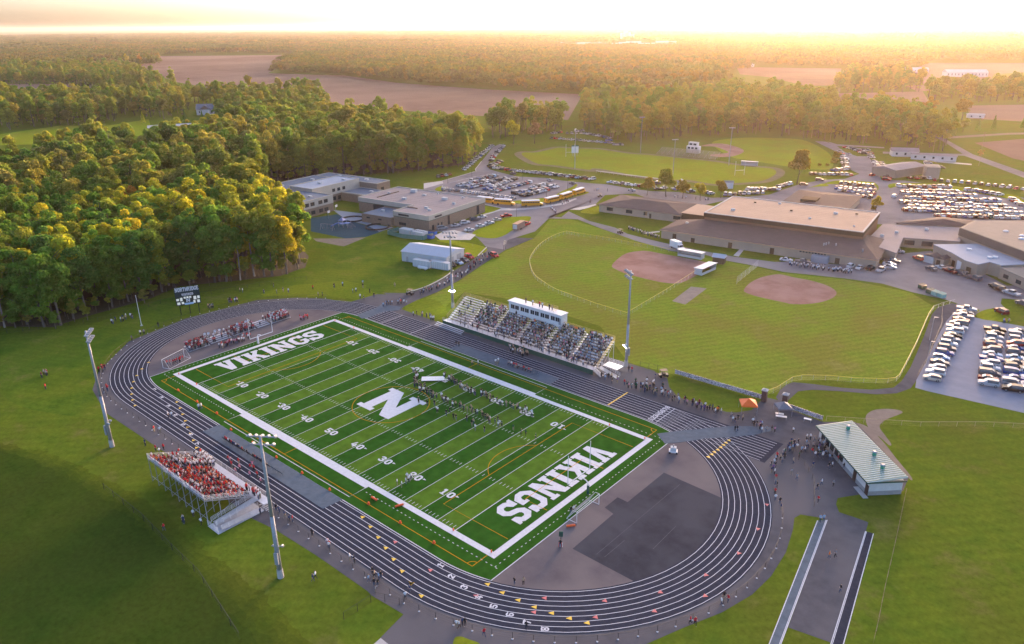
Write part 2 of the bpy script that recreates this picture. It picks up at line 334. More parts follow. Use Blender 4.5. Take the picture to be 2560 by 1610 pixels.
# grass islands on the paving
ISL=[P1((590,1430),(640,1370),(850,1290),(1000,1200),(1250,1175),(1440,1180),(1360,1290),(1180,1370),(1050,1450),(900,1490),(700,1475)),
 P1((50,790),(60,760),(150,725),(160,790),(140,808)),
 P1((1180,950),(1700,890),(1900,800),(2040,740),(2090,700),(2120,720),(2080,790),(2290,820),(2080,890),(1900,930),(1600,965),(1250,990)),
 P1((740,975),(740,1010),(1020,1052),(900,1100),(740,1140)),
 Z4((1330,670),(1440,665),(1705,722),(1620,790),(1530,790),(1530,720)),
 P3((780,935),(1020,850),(1130,890),(900,905)),
 P3((1060,850),(1300,800),(1800,820),(1930,870),(1950,940),(1880,1000),(1930,930),(1800,860),(1250,860)),
 P8((250,440),(270,400),(600,400),(900,440),(900,470),(770,440),(560,430),(330,425)),
 P8((760,440),(1250,490),(1380,540),(1380,560),(1200,520),(930,475)),
 Z6((1820,1460),(1960,1410),(2110,1480),(2140,1530),(1880,1510)),
 Z7((1770,170),(1960,215),(1930,240),(1850,220)),
 P2((430,1260),(640,1170),(700,1180),(700,1290),(560,1290))]
for i,px in enumerate(ISL): area('grass_island',px,.068+.004*(i%3),'grassb',True)
area('pavement',P1((-120,690),(150,655),(165,690),(-120,770)),.070,'concl')
area('pavement',P1((740,978),(1020,1045),(1180,1060),(1500,1035),(1900,975),(2090,905),(2110,918),(1920,1000),(1500,1062),(1180,1085),(1000,1085),(740,1165),(745,1140),(900,1100),(1010,1052),(740,1000)),.080,'concl')
area('pavement',P1((170,1390),(320,1370),(640,1440),(560,1514),(120,1514),(40,1450)),.076,'concl')
area('pavement',P2((650,1150),(700,1175),(560,1200),(420,1235),(250,1228)),.076,'concl')
area('pavement',Z5((940,672),(945,684),(800,700),(790,690)),.076,'concl')
area('pavement',Z5((1640,905),(1690,915),(1745,845),(1700,845)),.076,'concl')
# kerb lines round the lots
kb=MB()
for ln in (P1((150,655),(400,585),(620,520)), P1((150,725),(145,760),(180,800)), P1((240,690),(640,590),(900,565)), P1((640,520),(632,485),(720,372))):
    for a,b in zip(W2(ln)[:-1],W2(ln)[1:]): kb.beam((*a,.10),(*b,.10),.35,.2)
line_struct('kerb', kb, M['concl'])
for ln in (Z4((1110,1055),(1240,1018),(1380,948),(1456,890)),Z4((1640,782),(1705,718))):
    kb=MB(); q=smooth(W2(ln),False)
    for a,b in zip(q[:-1],q[1:]): kb.beam((*a,.08),(*b,.08),.4,.2)
    line_struct('kerb', kb, M['concl'])
# bare tracks in the lawn beside the concession stand
area('dirt_track',Y3((1940,560),(2010,500),(2160,490),(2260,520),(2120,580),(2060,640),(2110,720),(2160,790),(2140,800),(2060,730),(1980,680)),.01,'path',True)
area('verge',Y3((1850,615),(1950,640),(2080,760),(2200,910),(2330,1070),(2310,1085),(2100,860),(1950,720)),.006,'path',True)
UM=W2([(-200,1090),(0,1127),(110,1165),(230,1230),(300,1278),(340,1311),(385,1347),(427,1390),(509,1460),(600,1550),(680,1640)]); UE=W2([(-300,1700)])
for k in range(5):   # the mown edge fades into the long grass over a few metres
    f=k/4; off=(1-f)*7; c=lambda a,b: tuple(x+(y-x)*(.25+.75*f) for x,y in zip(a,b))
    area('unmown_field',ragged([(x+off*.72,y+off*.69) for x,y in smooth(UM,False,3)]+UE,.35,1.0,k),.008+.004*k,grass_mat('unmown_grass',c((.078,.112,.011),(.032,.060,.008)),c((.108,.132,.013),(.048,.074,.011)),c((.094,.106,.013),(.042,.062,.010))),world=True)
# ball diamonds
area('infield',Z5((490,1000),(560,925),(640,880),(740,863),(830,862),(980,890),(1350,960),(1390,990),(1340,1050),(1260,1110),(1130,1165),(980,1160),(800,1122),(640,1080),(540,1040)),.02,'dirt',True)
area('infield',Z5((1740,1230),(1790,1170),(1880,1120),(1980,1092),(2080,1082))+Z6((100,1112),(250,1140),(400,1185),(480,1230),(495,1270),(450,1310),(350,1345),(200,1365),(60,1362))+Z5((2130,1350),(1900,1300),(1770,1260)),.02,'dirt',True)
area('bullpen',Z5((1060,1335),(1240,1198),(1390,1215),(1185,1368)),.02,mat('bullpen_dirt',(.27,.225,.19),(.22,.185,.155),.5,1,spec=0))
area('infield',P7((340,135),(420,118),(520,120),(640,155),(650,185),(560,215),(440,215),(410,200),(540,185),(500,160),(440,140)),.024,'dirt',True)
# old running track and field
def ellipse_ring(c,ax,ay,rot,w,n=64):
    o=[];i=[]
    for k in range(n):
        t=2*PI*k/n
        for L,f in ((o,0),(i,-w)):
            x,y=(ax+f)*math.cos(t),(ay+f)*math.sin(t); L.append((c[0]+x*math.cos(rot)-y*math.sin(rot), c[1]+x*math.sin(rot)+y*math.cos(rot)))
    return o,i
otl=P1((1250,260),(1330,330),(1500,410),(1800,440),(2329,510))+P2((680,620),(1300,740),(1800,790))+P7((230,395),(420,425),(600,420),(800,405),(900,370),(935,330),(880,300),(700,285),(550,265),(420,245))+P2((1500,400),(1200,380),(700,310),(300,300),(60,290))+P1((1500,230),(1330,230))
otr=smooth(W2(otl))
line_struct('old_cinder_track', MB().strip(otr,5.0,.03,0,True), mat('cinder',(.20,.165,.115),(.14,.13,.075),.2,1,detail=8,spec=0))
area('old_football_field',otl,.016,'grassb',True)
area('ball_field',P7((420,110),(620,75),(860,75),(1100,90),(1270,170),(1330,250),(1280,310),(1000,290),(700,240),(560,215)),.020,'grassb',True)

area('grass_island',Y6((1030,985),(1085,945),(1180,975),(1290,1030),(1290,1200),(1030,1200)),.02,'grassb',True)
area('slab',Y6((230,1060),(345,960),(470,1060)),.018,'concl')
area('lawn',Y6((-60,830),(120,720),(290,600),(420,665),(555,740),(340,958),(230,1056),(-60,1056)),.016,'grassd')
# ================================================================ glyphs (block slab lettering)
def mir(p,w=6): return [(w-x,y) for x,y in p][::-1]
_o=[(3,8),(1.7,8),(0,6.3),(0,1.7),(1.7,0),(3,0),(3,1.6),(2.5,1.6),(2,2.2),(2,5.8),(2.5,6.4),(3,6.4)]
_8=[(3,8),(1.6,8),(.2,6.8),(.2,5),(1,4.1),(0,3.2),(0,1.3),(1.5,0),(3,0),(3,1.5),(2.4,1.5),(1.9,2),(1.9,2.8),(2.4,3.3),(3,3.3),(3,4.8),(2.5,4.8),(2.1,5.2),(2.1,6.1),(2.5,6.5),(3,6.5)]
GL={'V':(6,[[(0,8),(2.7,8),(2.7,7),(2.35,7),(3,3.4),(3.65,7),(3.3,7),(3.3,8),(6,8),(6,7),(5.5,7),(4,0),(2,0),(.5,7),(0,7)]]),
'I':(3.4,[[(0,8),(3.4,8),(3.4,7),(2.8,7),(2.8,1),(3.4,1),(3.4,0),(0,0),(0,1),(.6,1),(.6,7),(0,7)]]),
'K':(6.6,[[(0,8),(3,8),(3,7),(2.6,7),(2.6,5),(4.2,7),(3.8,7),(3.8,8),(6.4,8),(6.4,7),(6,7),(4.3,4.7),(6,1),(6.6,1),(6.6,0),(3.9,0),(3.9,1),(4.1,1),(3.1,3.2),(2.6,2.6),(2.6,1),(3,1),(3,0),(0,0),(0,1),(.6,1),(.6,7),(0,7)]]),
'N':(7,[[(0,8),(2.4,8),(4.8,3.4),(4.8,7),(4.2,7),(4.2,8),(7,8),(7,7),(6.4,7),(6.4,0),(4.6,0),(2.2,4.6),(2.2,1),(2.8,1),(2.8,0),(0,0),(0,1),(.6,1),(.6,7),(0,7)]]),
'G':(6,[[(6,5.4),(6,8),(5,8),(4.7,7.6),(4,8),(2,8),(0,6.4),(0,1.6),(2,0),(4,0),(6,1.4),(6,4),(3.4,4),(3.4,3),(4.2,3),(4.2,2.2),(3.7,1.6),(2.4,1.6),(1.9,2.2),(1.9,5.8),(2.4,6.4),(3.7,6.4),(4.3,5.4)]]),
'S':(6,[[(5.8,5.4),(5.8,8),(4.9,8),(4.6,7.6),(3.8,8),(1.8,8),(0,6.7),(0,4.8),(1.4,3.6),(3.7,3.1),(4.1,2.7),(4.1,2),(3.6,1.5),(2.6,1.5),(1.6,2.7),(0,2.7),(0,0),(.9,0),(1.2,.5),(2.1,0),(4.2,0),(6,1.4),(6,3.2),(4.7,4.5),(2.3,5),(1.9,5.4),(1.9,6.0),(2.4,6.5),(3.4,6.5),(4.3,5.4)]]),
'O':(6,[_o,mir(_o)]),'0':(6,[_o,mir(_o)]),
'1':(5,[[(1.2,8),(3.3,8),(3.3,1.2),(4.4,1.2),(4.4,0),(.6,0),(.6,1.2),(1.6,1.2),(1.6,6),(.6,5.6),(.6,6.9)]]),
'2':(6,[[(0,5.6),(0,6.6),(1.5,8),(4.3,8),(5.8,6.7),(5.8,5),(2.6,1.7),(4.4,1.7),(4.4,2.4),(5.8,2.4),(5.8,0),(0,0),(0,1.5),(3.9,5.4),(3.9,6.1),(3.5,6.5),(2.3,6.5),(1.9,6.1),(1.9,5.6)]]),
'3':(6,[[(0,5.8),(0,6.7),(1.5,8),(4.3,8),(5.8,6.8),(5.8,5),(4.8,4.1),(5.9,3.2),(5.9,1.4),(4.3,0),(1.5,0),(0,1.3),(0,2.4),(1.9,2.4),(2.4,1.6),(3.4,1.6),(3.9,2.1),(3.9,2.8),(3.4,3.3),(2.2,3.3),(2.2,4.8),(3.4,4.8),(3.9,5.3),(3.9,6),(3.4,6.4),(2.4,6.4),(1.9,5.8)]]),
'4':(6,[[(2.0,8),(3.6,8),(1.7,3.2),(0,3.2)],[(0,1.8),(6,1.8),(6,3.2),(0,3.2)],[(3.2,3.2),(5,3.2),(5,5.5),(3.2,5.5)],[(3.2,0),(5,0),(5,1.8),(3.2,1.8)]]),
'5':(6,[[(0,8),(5.5,8),(5.5,6.4),(1.8,6.4),(1.8,5),(4.3,5),(5.9,3.7),(5.9,1.4),(4.3,0),(1.5,0),(0,1.2),(0,2.2),(1.9,2.2),(2.4,1.6),(3.4,1.6),(3.9,2.1),(3.9,3),(3.4,3.5),(0,3.5)]]),
'6':(6,[[(5.6,6),(5.6,6.7),(4.2,8),(1.7,8),(0,6.5),(0,1.5),(1.7,0),(3,0),(3,1.5),(2.4,1.5),(1.9,2),(1.9,6),(2.4,6.5),(3.3,6.5),(3.8,6)],[(3,0),(4.3,0),(5.9,1.4),(5.9,3.6),(4.4,4.9),(1.95,4.9),(1.95,3.5),(3.4,3.5),(3.9,3),(3.9,2),(3.4,1.5),(3,1.5)]]),
'7':(6,[[(0,8),(5.8,8),(5.8,6.4),(3.2,0),(1.2,0),(3.6,6.3),(1.3,6.3),(1.3,5.6),(0,5.6)]]),
'8':(6,[_8,mir(_8)]),
'R':(6.3,[[(0,0),(2,0),(2,8),(0,8)],[(2,8),(4.6,8),(6,6.8),(6,4.9),(4.8,3.9),(6.3,0),(4.3,0),(3.2,3.4),(2,3.4),(2,4.8),(3.6,4.8),(4.1,5.2),(4.1,6.1),(3.6,6.5),(2,6.5)]]),
'T':(6,[[(0,8),(6,8),(6,5.6),(4.8,5.6),(4.5,6.6),(4,6.6),(4,0),(2,0),(2,6.6),(1.5,6.6),(1.2,5.6),(0,5.6)]]),
'H':(6,[[(0,0),(2,0),(2,3.3),(4,3.3),(4,0),(6,0),(6,8),(4,8),(4,4.8),(2,4.8),(2,8),(0,8)]]),
'D':(6,[[(0,0),(2,0),(2,8),(0,8)],[(2,8),(4.2,8),(6,6.3),(6,1.7),(4.2,0),(2,0),(2,1.6),(3.5,1.6),(4,2.2),(4,5.8),(3.5,6.4),(2,6.4)]]),
'E':(5.5,[[(0,0),(5.5,0),(5.5,2.4),(4,2.4),(4,1.6),(2,1.6),(2,3.3),(4.3,3.3),(4.3,4.8),(2,4.8),(2,6.4),(4,6.4),(4,5.6),(5.5,5.6),(5.5,8),(0,8)]])}
def text(s, org, xd, yd, width, height, m, parent, name='letter', gap=.7):
    """one object per glyph, fitted to width x height; org is the lower left corner"""
    tot=sum(GL[c][0] for c in s)+gap*(len(s)-1); sx=width/tot; sy=height/8; x=0
    org=Vector(org); xd=Vector(xd); yd=Vector(yd)
    for c in s:
        mb=MB()
        for poly in GL[c][1]:
            pts=[org+xd*((x+a)*sx)+yd*(b*sy) for a,b in poly]
            ar=sum(poly[i-1][0]*poly[i][1]-poly[i][0]*poly[i-1][1] for i in range(len(poly)))
            if ar<0: pts=pts[::-1]
            mb.add(pts,[tuple(range(len(pts)))])
        o=mb.build(name,m,parent); x+=GL[c][0]+gap
# ================================================================ track
YD=.9144; FW=48.77; FL=120*YD
CX0,CX1,CYC,RIN,LW=5.0,103.8,24.6,32.3,1.07
def oval(r,n=40):
    p=[(CX1+r*math.sin(PI*k/n), CYC-r*math.cos(PI*k/n)) for k in range(n+1)]
    return p+[(CX0-r*math.sin(PI*k/n), CYC+r*math.cos(PI*k/n)) for k in range(n+1)]
track=MB(); a=oval(RIN-.35); b=oval(RIN+8*LW+.25); n=len(a)
track.add([(x,y,.045) for x,y in a+b],[(i,n+i,n+(i+1)%n,(i+1)%n) for i in range(n)])
track.sheet([(103.8,CYC+RIN-.3),(133.2,CYC+RIN-.3),(133.2,CYC+RIN+9.4),(103.8,CYC+RIN+9.4)],.040)
TRK=line_struct('running_track',track,M['track'])
for k in range(9): MB().strip(oval(RIN+k*LW),.11,.056,0,True).build('lane_line',M['lined'],TRK)
for k in range(9):
    y=CYC+RIN+k*LW; x0=CX1+math.sqrt(max(0,(RIN+8*LW)**2-(RIN+k*LW)**2))+.2
    MB().strip([(x0,y),(132.1,y)],.12,.060).build('lane_line',M['lined'],TRK)
    if k<8: MB().strip([(CX1+2,y+.02),(x0-.5,y+.02)],.06,.064).build('lane_line',M['lined'],TRK)
def polar(side,r,t):   # side 0 left bend, 1 right bend; t from near straight
    return (CX1+r*math.sin(t),CYC-r*math.cos(t)) if side else (CX0-r*math.sin(t),CYC-r*math.cos(t))
# exchange-zone triangles, found in the photograph
TRI=[('yellow',Y5((315,832),(385,918),(455,1012),(522,1106),(592,1206),(668,1312),(748,1418)),.9),
     ('pink',Y5((605,1052),(918,1302)),.8),
     ('yellow',Y6((1368,460),(1508,538),(1658,608),(1812,672),(1975,728),(2142,776),(2308,818)),.9),
     ('yellow',Y6((742,573),(645,455)),.9),
     ('pink',Y6((1258,570),(1905,587),(1805,720)),.8),
     ('pink',Y7((345,1193),(755,1127),(1090,998),(1330,835),(1470,655),(1535,475),(278,1315),(712,1268),(1085,1153)),.8),
     ('yellow',Y1((315,1228),(345,1285),(370,1343),(395,1405),(420,1465)),.8),
     ('yellow',Y4((495,35),(520,97),(550,160),(578,230)),.8),
     ('yellow',ZP(250,860,8.411)((1020,398),(880,535),(775,675),(710,805),(675,938),(675,1065),(700,1188),(750,1305)),.8),
     ('yellow',ZP(1700,1000,7.57)((525,1068),(590,1020),(640,975),(705,932),(758,887),(810,842),(858,800),(912,755)),.9)]
M['pink']=mat('faded_red_paint',(.62,.17,.17),(.52,.13,.13),2,.7)
for cname,px,s in TRI:
    for (x,y) in W2(px):
        if x>CX1: t=math.atan2(x-CX1,CYC-y); d=(math.cos(t),math.sin(t))
        elif x<CX0: t=math.atan2(CX0-x,CYC-y); d=(math.cos(t),-math.sin(t))
        else: d=(1,0) if y<CYC else (-1,0)
        nx,ny=-d[1],d[0]; h=.42
        MB().sheet([(x-nx*h,y-ny*h),(x-d[0]*s,y-d[1]*s),(x+nx*h,y+ny*h)],.068).build('exchange_mark',M[cname],TRK)
# start lines with lane numbers
for k in range(8):
    px=Y6((905,265),(1000,370),(1115,472),(1250,565),(1388,650),(1535,733),(1693,805),(1858,880))[k]; x,y,_=G(*px)
    t=math.atan2(x-CX1,CYC-y) if x>CX1 else 0.0
    r=RIN+k*LW
    def pt(rr,tt): return (CX1+rr*math.sin(tt),CYC-rr*math.cos(tt)) if x>CX1 else (x+(tt-t)*rr,CYC-rr)
    MB().strip([pt(r+.05,t),pt(r+LW-.05,t)],.12,.068).build('start_line',M['lined'],TRK)
    o=pt(r+.92,t+.028); e=pt(r+.15,t+.028); f=pt(r+.92,t+.06)
    xd=Vector((e[0]-o[0],e[1]-o[1],0)).normalized(); yd=Vector((-xd.y,xd.x,0))
    text(str(k+1),(o[0],o[1],.069),xd,yd,.75,1.25,M['lined'],TRK,'lane_number')
    # far side of the near straight
    px=ZP(250,860,8.411)((1230,985),(1275,1105),(1320,1225),(1370,1345))[k] if k<4 else Y4((0,-60),(150,10),(255,-5+60),(345,30),(375,90))[k-3]
    xx=[3.3,9.0,14.6,20.3,26,31.6,36.5,41.5][k]-.0; yy=CYC-RIN-k*LW
    MB().strip([(xx,yy-.05),(xx,yy-LW+.05)],.12,.068).build('start_line',M['lined'],TRK)
    text(str(k+1),(xx+.9,yy-.9,.069),(0,1,0),(-1,0,0),.75,1.0,M['lined'],TRK,'lane_number')
    text(str(k+1),(106.6,CYC+RIN+k*LW+.15,.069),(0,1,0),(-1,0,0),.75,1.3,M['lined'],TRK,'lane_number')
MB().strip([(94.6,57),(94.6,65.6)],.35,.070).build('hurdle_line',M['yellow'],TRK)
for x in (5.6,12.4,25.5,107.6): MB().strip([(x,57),(x,65.6)],.3 if x<6 else .15,.070).build('start_line',M['lined'],TRK)
# ================================================================ bend aprons, turf
def dzone(side):
    p=[(CX1+ (RIN-.3)*math.sin(PI*k/30), CYC-(RIN-.3)*math.cos(PI*k/30)) for k in range(31)] if side else [(CX0-(RIN-.3)*math.sin(PI*k/30), CYC-(RIN-.3)*math.cos(PI*k/30)) for k in range(31)]
    return p
for s in (0,1): area('bend_apron',dzone(s),.036,'asphb',world=True)
area('high_jump_pad_surface',[(119.5,9.4)]+[(CX1+(RIN-.35)*math.sin(t),CYC-(RIN-.35)*math.cos(t)) for t in np.linspace(1.07,2.06,24)]+[(119.4,40.2),(119.3,27),(117,27.1),(117,22.8),(119.3,22.2)],.040,'asphd',world=True)
DA=D.objects['high_jump_pad_surface']
seam=mat('asphalt_seam',(.11,.105,.115),(.085,.08,.09),2,.9,spec=0)
for a,b in ((Y7((270,850))[0],Y7((890,330))[0]),(Y7((330,870))[0],Y7((480,745))[0]),(Y7((690,810))[0],Y7((860,640))[0])): MB().strip(W2([a,b]),.10,.0445).build('seam',seam,DA)
def turf_outline(x0,x1,r):
    pts=[]
    for s,x,c in ((1,x1,CX1),(0,x0,CX0)):
        h=abs(x-c); t0=math.asin(h/r)
        seg=[(c+(r*math.sin(t) if s else -r*math.sin(t)),CYC-r*math.cos(t)) for t in np.linspace(0,t0,8)]
        seg2=[(c+(r*math.sin(t) if s else -r*math.sin(t)),CYC+r*math.cos(t)) for t in np.linspace(t0,0,8)]
        pts += (seg+seg2) if s else [(px,2*CYC-py) for px,py in seg+seg2]
    return pts
TO=turf_outline(-4.2,114.2,RIN-.45)
TURF=area('football_turf',TO,.050,'turf',world=True)
MB().strip(TO,.16,.058,0,True).build('turf_edge_line',M['lined'],TURF)
# boundary: wide white band, wider along the team boxes
for y0,y1,x0,x1 in ((-1.25,0,-1.25,FL+1.25),(FW,FW+1.25,-1.25,FL+1.25)):
    MB().sheet([(x0,y0),(x1,y0),(x1,y1),(x0,y1)],.060).build('sideline',M['lined'],TURF)
for x0,x1 in ((-1.25,0),(FL,FL+1.25)): MB().sheet([(x0,.003),(x1,.003),(x1,FW-.003),(x0,FW-.003)],.060).build('end_line',M['lined'],TURF)
for y0,y1 in ((-1.95,-1.253),(FW+1.253,FW+1.95)): MB().sheet([(32,y0),(78,y0),(78,y1),(32,y1)],.060).build('coaching_strip',M['lined'],TURF)
for k in range(21):
    x=(10+5*k)*YD; w=.16 if k in (0,20) else .11
    MB().sheet([(x-w/2,.003),(x+w/2,.003),(x+w/2,FW-.003),(x-w/2,FW-.003)],.060).build('yard_line',M['lined'],TURF)
for y in (.75,16.26,32.51,48.0):
    mb=MB()
    for k in range(1,100):
        if k%5: x=(10+k)*YD; mb.sheet([(x-.05,y-.42),(x+.05,y-.42),(x+.05,y+.42),(x-.05,y+.42)],.061)
    o=mb.build('hash_marks',M['lined'],TURF); o['kind']='stuff'
dm=MB()
for k in range(int(FL/1.1)+5):
    x=-2.7+k*1.12
    for y in (-2.75,FW+2.75):
        if not(31.5<x<78.5): dm.sheet([(x,y-.07),(x+.38,y-.07),(x+.38,y+.07),(x,y+.07)],.061)
for k in range(int(FW/1.1)+5):
    y=-2.7+k*1.12
    for x in (-2.9,FL+2.75): dm.sheet([(x-.07,y),(x+.07,y),(x+.07,y+.38),(x-.07,y+.38)],.061)
o=dm.build('restraining_dashes',M['lined'],TURF); o['kind']='stuff'
for y,s in ((-5.8,1),(55.0,-1)):
    MB().strip([(32.2,y+s*4),(32.2,y),(77.9,y),(77.9,y+s*4)],.14,.061).build('team_box_line',M['lined'],TURF)
# numbers
for k in range(9):
    num=10*(k+1) if k<5 else 10*(9-k); x=(20+10*k)*YD
    for near in (True,False):
        for j,c in enumerate(str(num)):
            if near: text(c,(x-1.62+j*1.85 ,6.2,.062),(1,0,0),(0,1,0),1.4,1.85,M['lined'],TURF,'yard_number')
            else: text(c,(x+1.62-j*1.85,FW-6.2,.062),(-1,0,0),(0,-1,0),1.4,1.85,M['lined'],TURF,'yard_number')
        if num!=50:
            sg=-1 if k<4 else 1; y=7.5 if near else FW-7.5
            MB().sheet([(x+sg*1.95,y-.25),(x+sg*2.75,y),(x+sg*1.95,y+.25)],.062).build('arrow',M['lined'],TURF)
text('VIKINGS',(8.1,8.6,.062),(0,1,0),(-1,0,0),31.6,6.7,M['lined'],TURF,'letter',.45)
text('VIKINGS',(FL-8.1,FW-8.6,.062),(0,-1,0),(1,0,0),31.6,6.7,M['lined'],TURF,'letter',.45)
text('N',(48.6,19.0,.062),(1,0,0),(0,1,0),12.6,11.2,M['lined'],TURF,'letter')
# soccer markings
OL=lambda pts,closed=False: MB().strip(pts,.13,.066,0,closed).build('soccer_line',M['oline'],TURF)
sx0,sx1,sy0,sy1=.3,109.5,-5.0,54.1
for y in (sy0,sy1): OL([(sx0,y),(sx1,y)])
for x,a,b in ((sx0,sy0,-1.3),(sx0,sy1,FW+1.3),(sx1,sy0,-1.3),(sx1,sy1,FW+1.3)): OL([(x,a),(x,b)])
OL([(54.9+9.15*math.cos(2*PI*k/48),24.4+9.15*math.sin(2*PI*k/48)) for k in range(48)],True)
for s in (0,1):
    f=(lambda x: sx0+x) if s==0 else (lambda x: sx1-x)
    OL([(f(.2),4.2),(f(16.2),4.2),(f(16.2),44.6),(f(.2),44.6)])
    OL([(f(.2),15.2),(f(5.5),15.2),(f(5.5),33.6),(f(.2),33.6)])
    OL([(f(11+9.15*math.cos(t)),24.4+9.15*math.sin(t)) for t in np.linspace(-.95,.95,20)])
    for y,q in ((sy0,1),(sy1,-1)): OL([(f(1.2*math.cos(t)),y+q*1.2*math.sin(t)) for t in np.linspace(0,PI/2,8)])
OL([(54.9,sy0),(54.9,-1.96)]); OL([(54.9,sy1),(54.9,FW+1.96)])
# mats laid over the track
def mat_sheet(pts,z,lab):
    o=MB().prism(pts,.05,z).build('track_mat',M['mat_g']); tag(o,lab,'track mat')
mat_sheet([(32.8,-7.2),(77.6,-7.2),(77.2,-11.4),(32.8,-11.3)],.080,'long grey mat laid over the inner lanes under the team benches by the visitor stand')
mat_sheet([(42.1,56.8),(77.4,56.8),(77.1,61.0),(42.1,60.7)],.080,'long grey mat laid over the inner lanes in front of the home grandstand')
mat_sheet(W2(Y3((145,705),(220,695),(330,680),(760,640),(960,640),(1120,650),(1130,680),(980,715),(760,735),(560,745),(420,770),(215,790))),.082,'grey crossing mat over the track beside the turf corner by the orange tent')
mat_sheet(W2(Y1((2000,405),(2190,335),(2240,300),(2420,330),(2400,360),(2260,375),(2110,430),(2050,440))),.082,'grey crossing mat over the track at the entrance path corner')
# runways
for nm,px,m1 in (('blue grey long jump runway mat covered strip beside the grass bank',Y8((110,1560),(580,360),(665,355),(215,1560)),'mat_g'),('dark blue long jump runway strip along the outer lawn',Y8((665,1560),(1005,455),(1075,475),(780,1560)),'track')):
    w=W2(px); R=area('jump_runway',w,.030,m1,world=True)
    for a,b in ((w[0],w[1]),(w[3],w[2])): MB().strip([a,b],.14,.036).build('runway_line',M['lined'],R)
    c=[tuple(np.array(w[i])*.12+np.array(w[j])*.88) for i,j in ((0,3),(1,2))] if 'dark' not in nm else [tuple(np.array(w[i])*.88+np.array(w[j])*.12) for i,j in ((0,3),(1,2))]
    MB().strip(c,.10,.036).build('runway_line',M['lined'],R)
# ================================================================ home grandstand
GS=empty('grandstand',(0,0,0),0,'long aluminium home grandstand with dark green skirt and white press box on top','grandstand')
gx0,gx1,gy0=27.6,82.4,68.2; NR=11; RD=.72; RH=.47; Z0=1.35
AIS=[gx0,36.3,46.0,55.2,64.6,73.9,gx1]
MB().box(gx0,gx1,gy0,gy0+1.75,Z0-.1,Z0).build('front_walkway',M['alu'],GS)
MB().box(gx0,gx1,gy0-.06,gy0-.003,.05,Z0+.05).build('skirt_panel',M['dgreen'],GS)
for r in range(NR):
    y=gy0+1.8+r*RD; z=Z0+.05+r*RH
    for s in range(6):
        a,b=AIS[s]+.65,AIS[s+1]-.65
        MB().box(a,b,y+.36,y+.68,z+.40,z+.45).build('bench_plank',M['alu'],GS)
        MB().box(a,b,y-.05,y+.34,z-.03,z).build('foot_plank',M['metal'],GS)
    for s in range(7):
        c=AIS[s]; c=min(max(c,gx0+.6),gx1-.6)
        MB().box(c-.55,c+.55,y-.05,y+.66,z-.03,z+.001).build('aisle_step',M['alu'],GS)
topz=Z0+NR*RH
fr=MB()
for k in range(19):
    x=gx0+.3+k*(gx1-gx0-.6)/18
    fr.beam((x,gy0+.2,0),(x,gy0+.2,Z0-.1),.1,.1); fr.beam((x,gy0+1.7,0),(x,gy0+1.7,Z0-.1),.1,.1)
    for q in (.35,.7,1): yy=gy0+1.8+NR*RD*q; fr.beam((x,yy,0),(x,yy,Z0+NR*RH*q-.15),.1,.1)
    fr.beam((x,gy0+1.7,Z0-.12),(x,gy0+1.8+NR*RD,topz-.15),.1,.16)
    fr.beam((x,gy0+4,0),(x,gy0+1.8+NR*RD,topz-1),.06,.06)
fr.build('support_frame',M['metal'],GS)
def railing(mb,a,b,h,posts,mid=2,r=.035):
    a=Vector(a); b=Vector(b)
    for k in range(posts+1):
        p=a.lerp(b,k/posts); mb.tube(p,p+Vector((0,0,h)),r,n=5)
    for j in range(mid+1): z=Vector((0,0,h*(1-j/(mid+1)))); mb.tube(a+z,b+z,r,n=5)
M['warmrail']=mat('yellow_capped_rail',(.62,.44,.16),(.52,.36,.12),3,.5)
rb=MB(); railing(rb,(gx0,gy0,Z0),(gx1-2,gy0,Z0),1.0,26); rb.build('front_railing',M['metal'],GS)
rb=MB(); railing(rb,(gx0,gy0+1.8+NR*RD,topz),(gx1,gy0+1.8+NR*RD,topz),1.2,24,4,.03); rb.build('back_railing',M['warmrail'],GS)
for x in (gx0,gx1):
    rb=MB(); railing(rb,(x,gy0+1.8,Z0+.2),(x,gy0+1.8+NR*RD,topz),1.2,7,4,.03); rb.build('side_railing',M['warmrail'],GS)
for s in range(1,6):
    rb=MB(); railing(rb,(AIS[s],gy0+2.2,Z0+.3),(AIS[s],gy0+1.8+NR*RD-1,topz-.6),.8,4,0); rb.build('aisle_handrail',M['metal'],GS)
# press box
pb=empty('press_box',(0,0,0)); pb.parent=GS
px0,px1,py0,py1,pz0,pz1=46.6,65.6,76.7,79.4,6.6,9.6
MB().box(px0,px1,py0,py1,pz0-.6,pz1).build('wall',M['white'],pb)
MB().box(px0-.2,px1+.2,py0-.35,py1+.2,pz1+.003,pz1+.22).build('roof',M['white'],pb)
for g5 in range(5):
    for k in range(2):
        for j in range(2):
            x=px0+.8+g5*3.65+k*1.62+j*.72
            MB().box(x,x+.62,py0-.05,py0-.003,pz0+1.0,pz0+2.2).build('window',M['glass'],pb)
MB().box(px1-.9,px1-.1,py0-.05,py0-.003,pz0+.2,pz0+2.1).build('door',M['metal'],pb)
rb=MB(); railing(rb,(55,py1-.1,pz1+.2),(62.5,py1-.1,pz1+.2),1.1,6,2); railing(rb,(55,py1-.1,pz1+.2),(55,py0+.6,pz1+.2),1.1,2,2); railing(rb,(62.5,py1-.1,pz1+.2),(62.5,py0+.6,pz1+.2),1.1,2,2)
rb.build('roof_railing',M['warmrail'],pb)
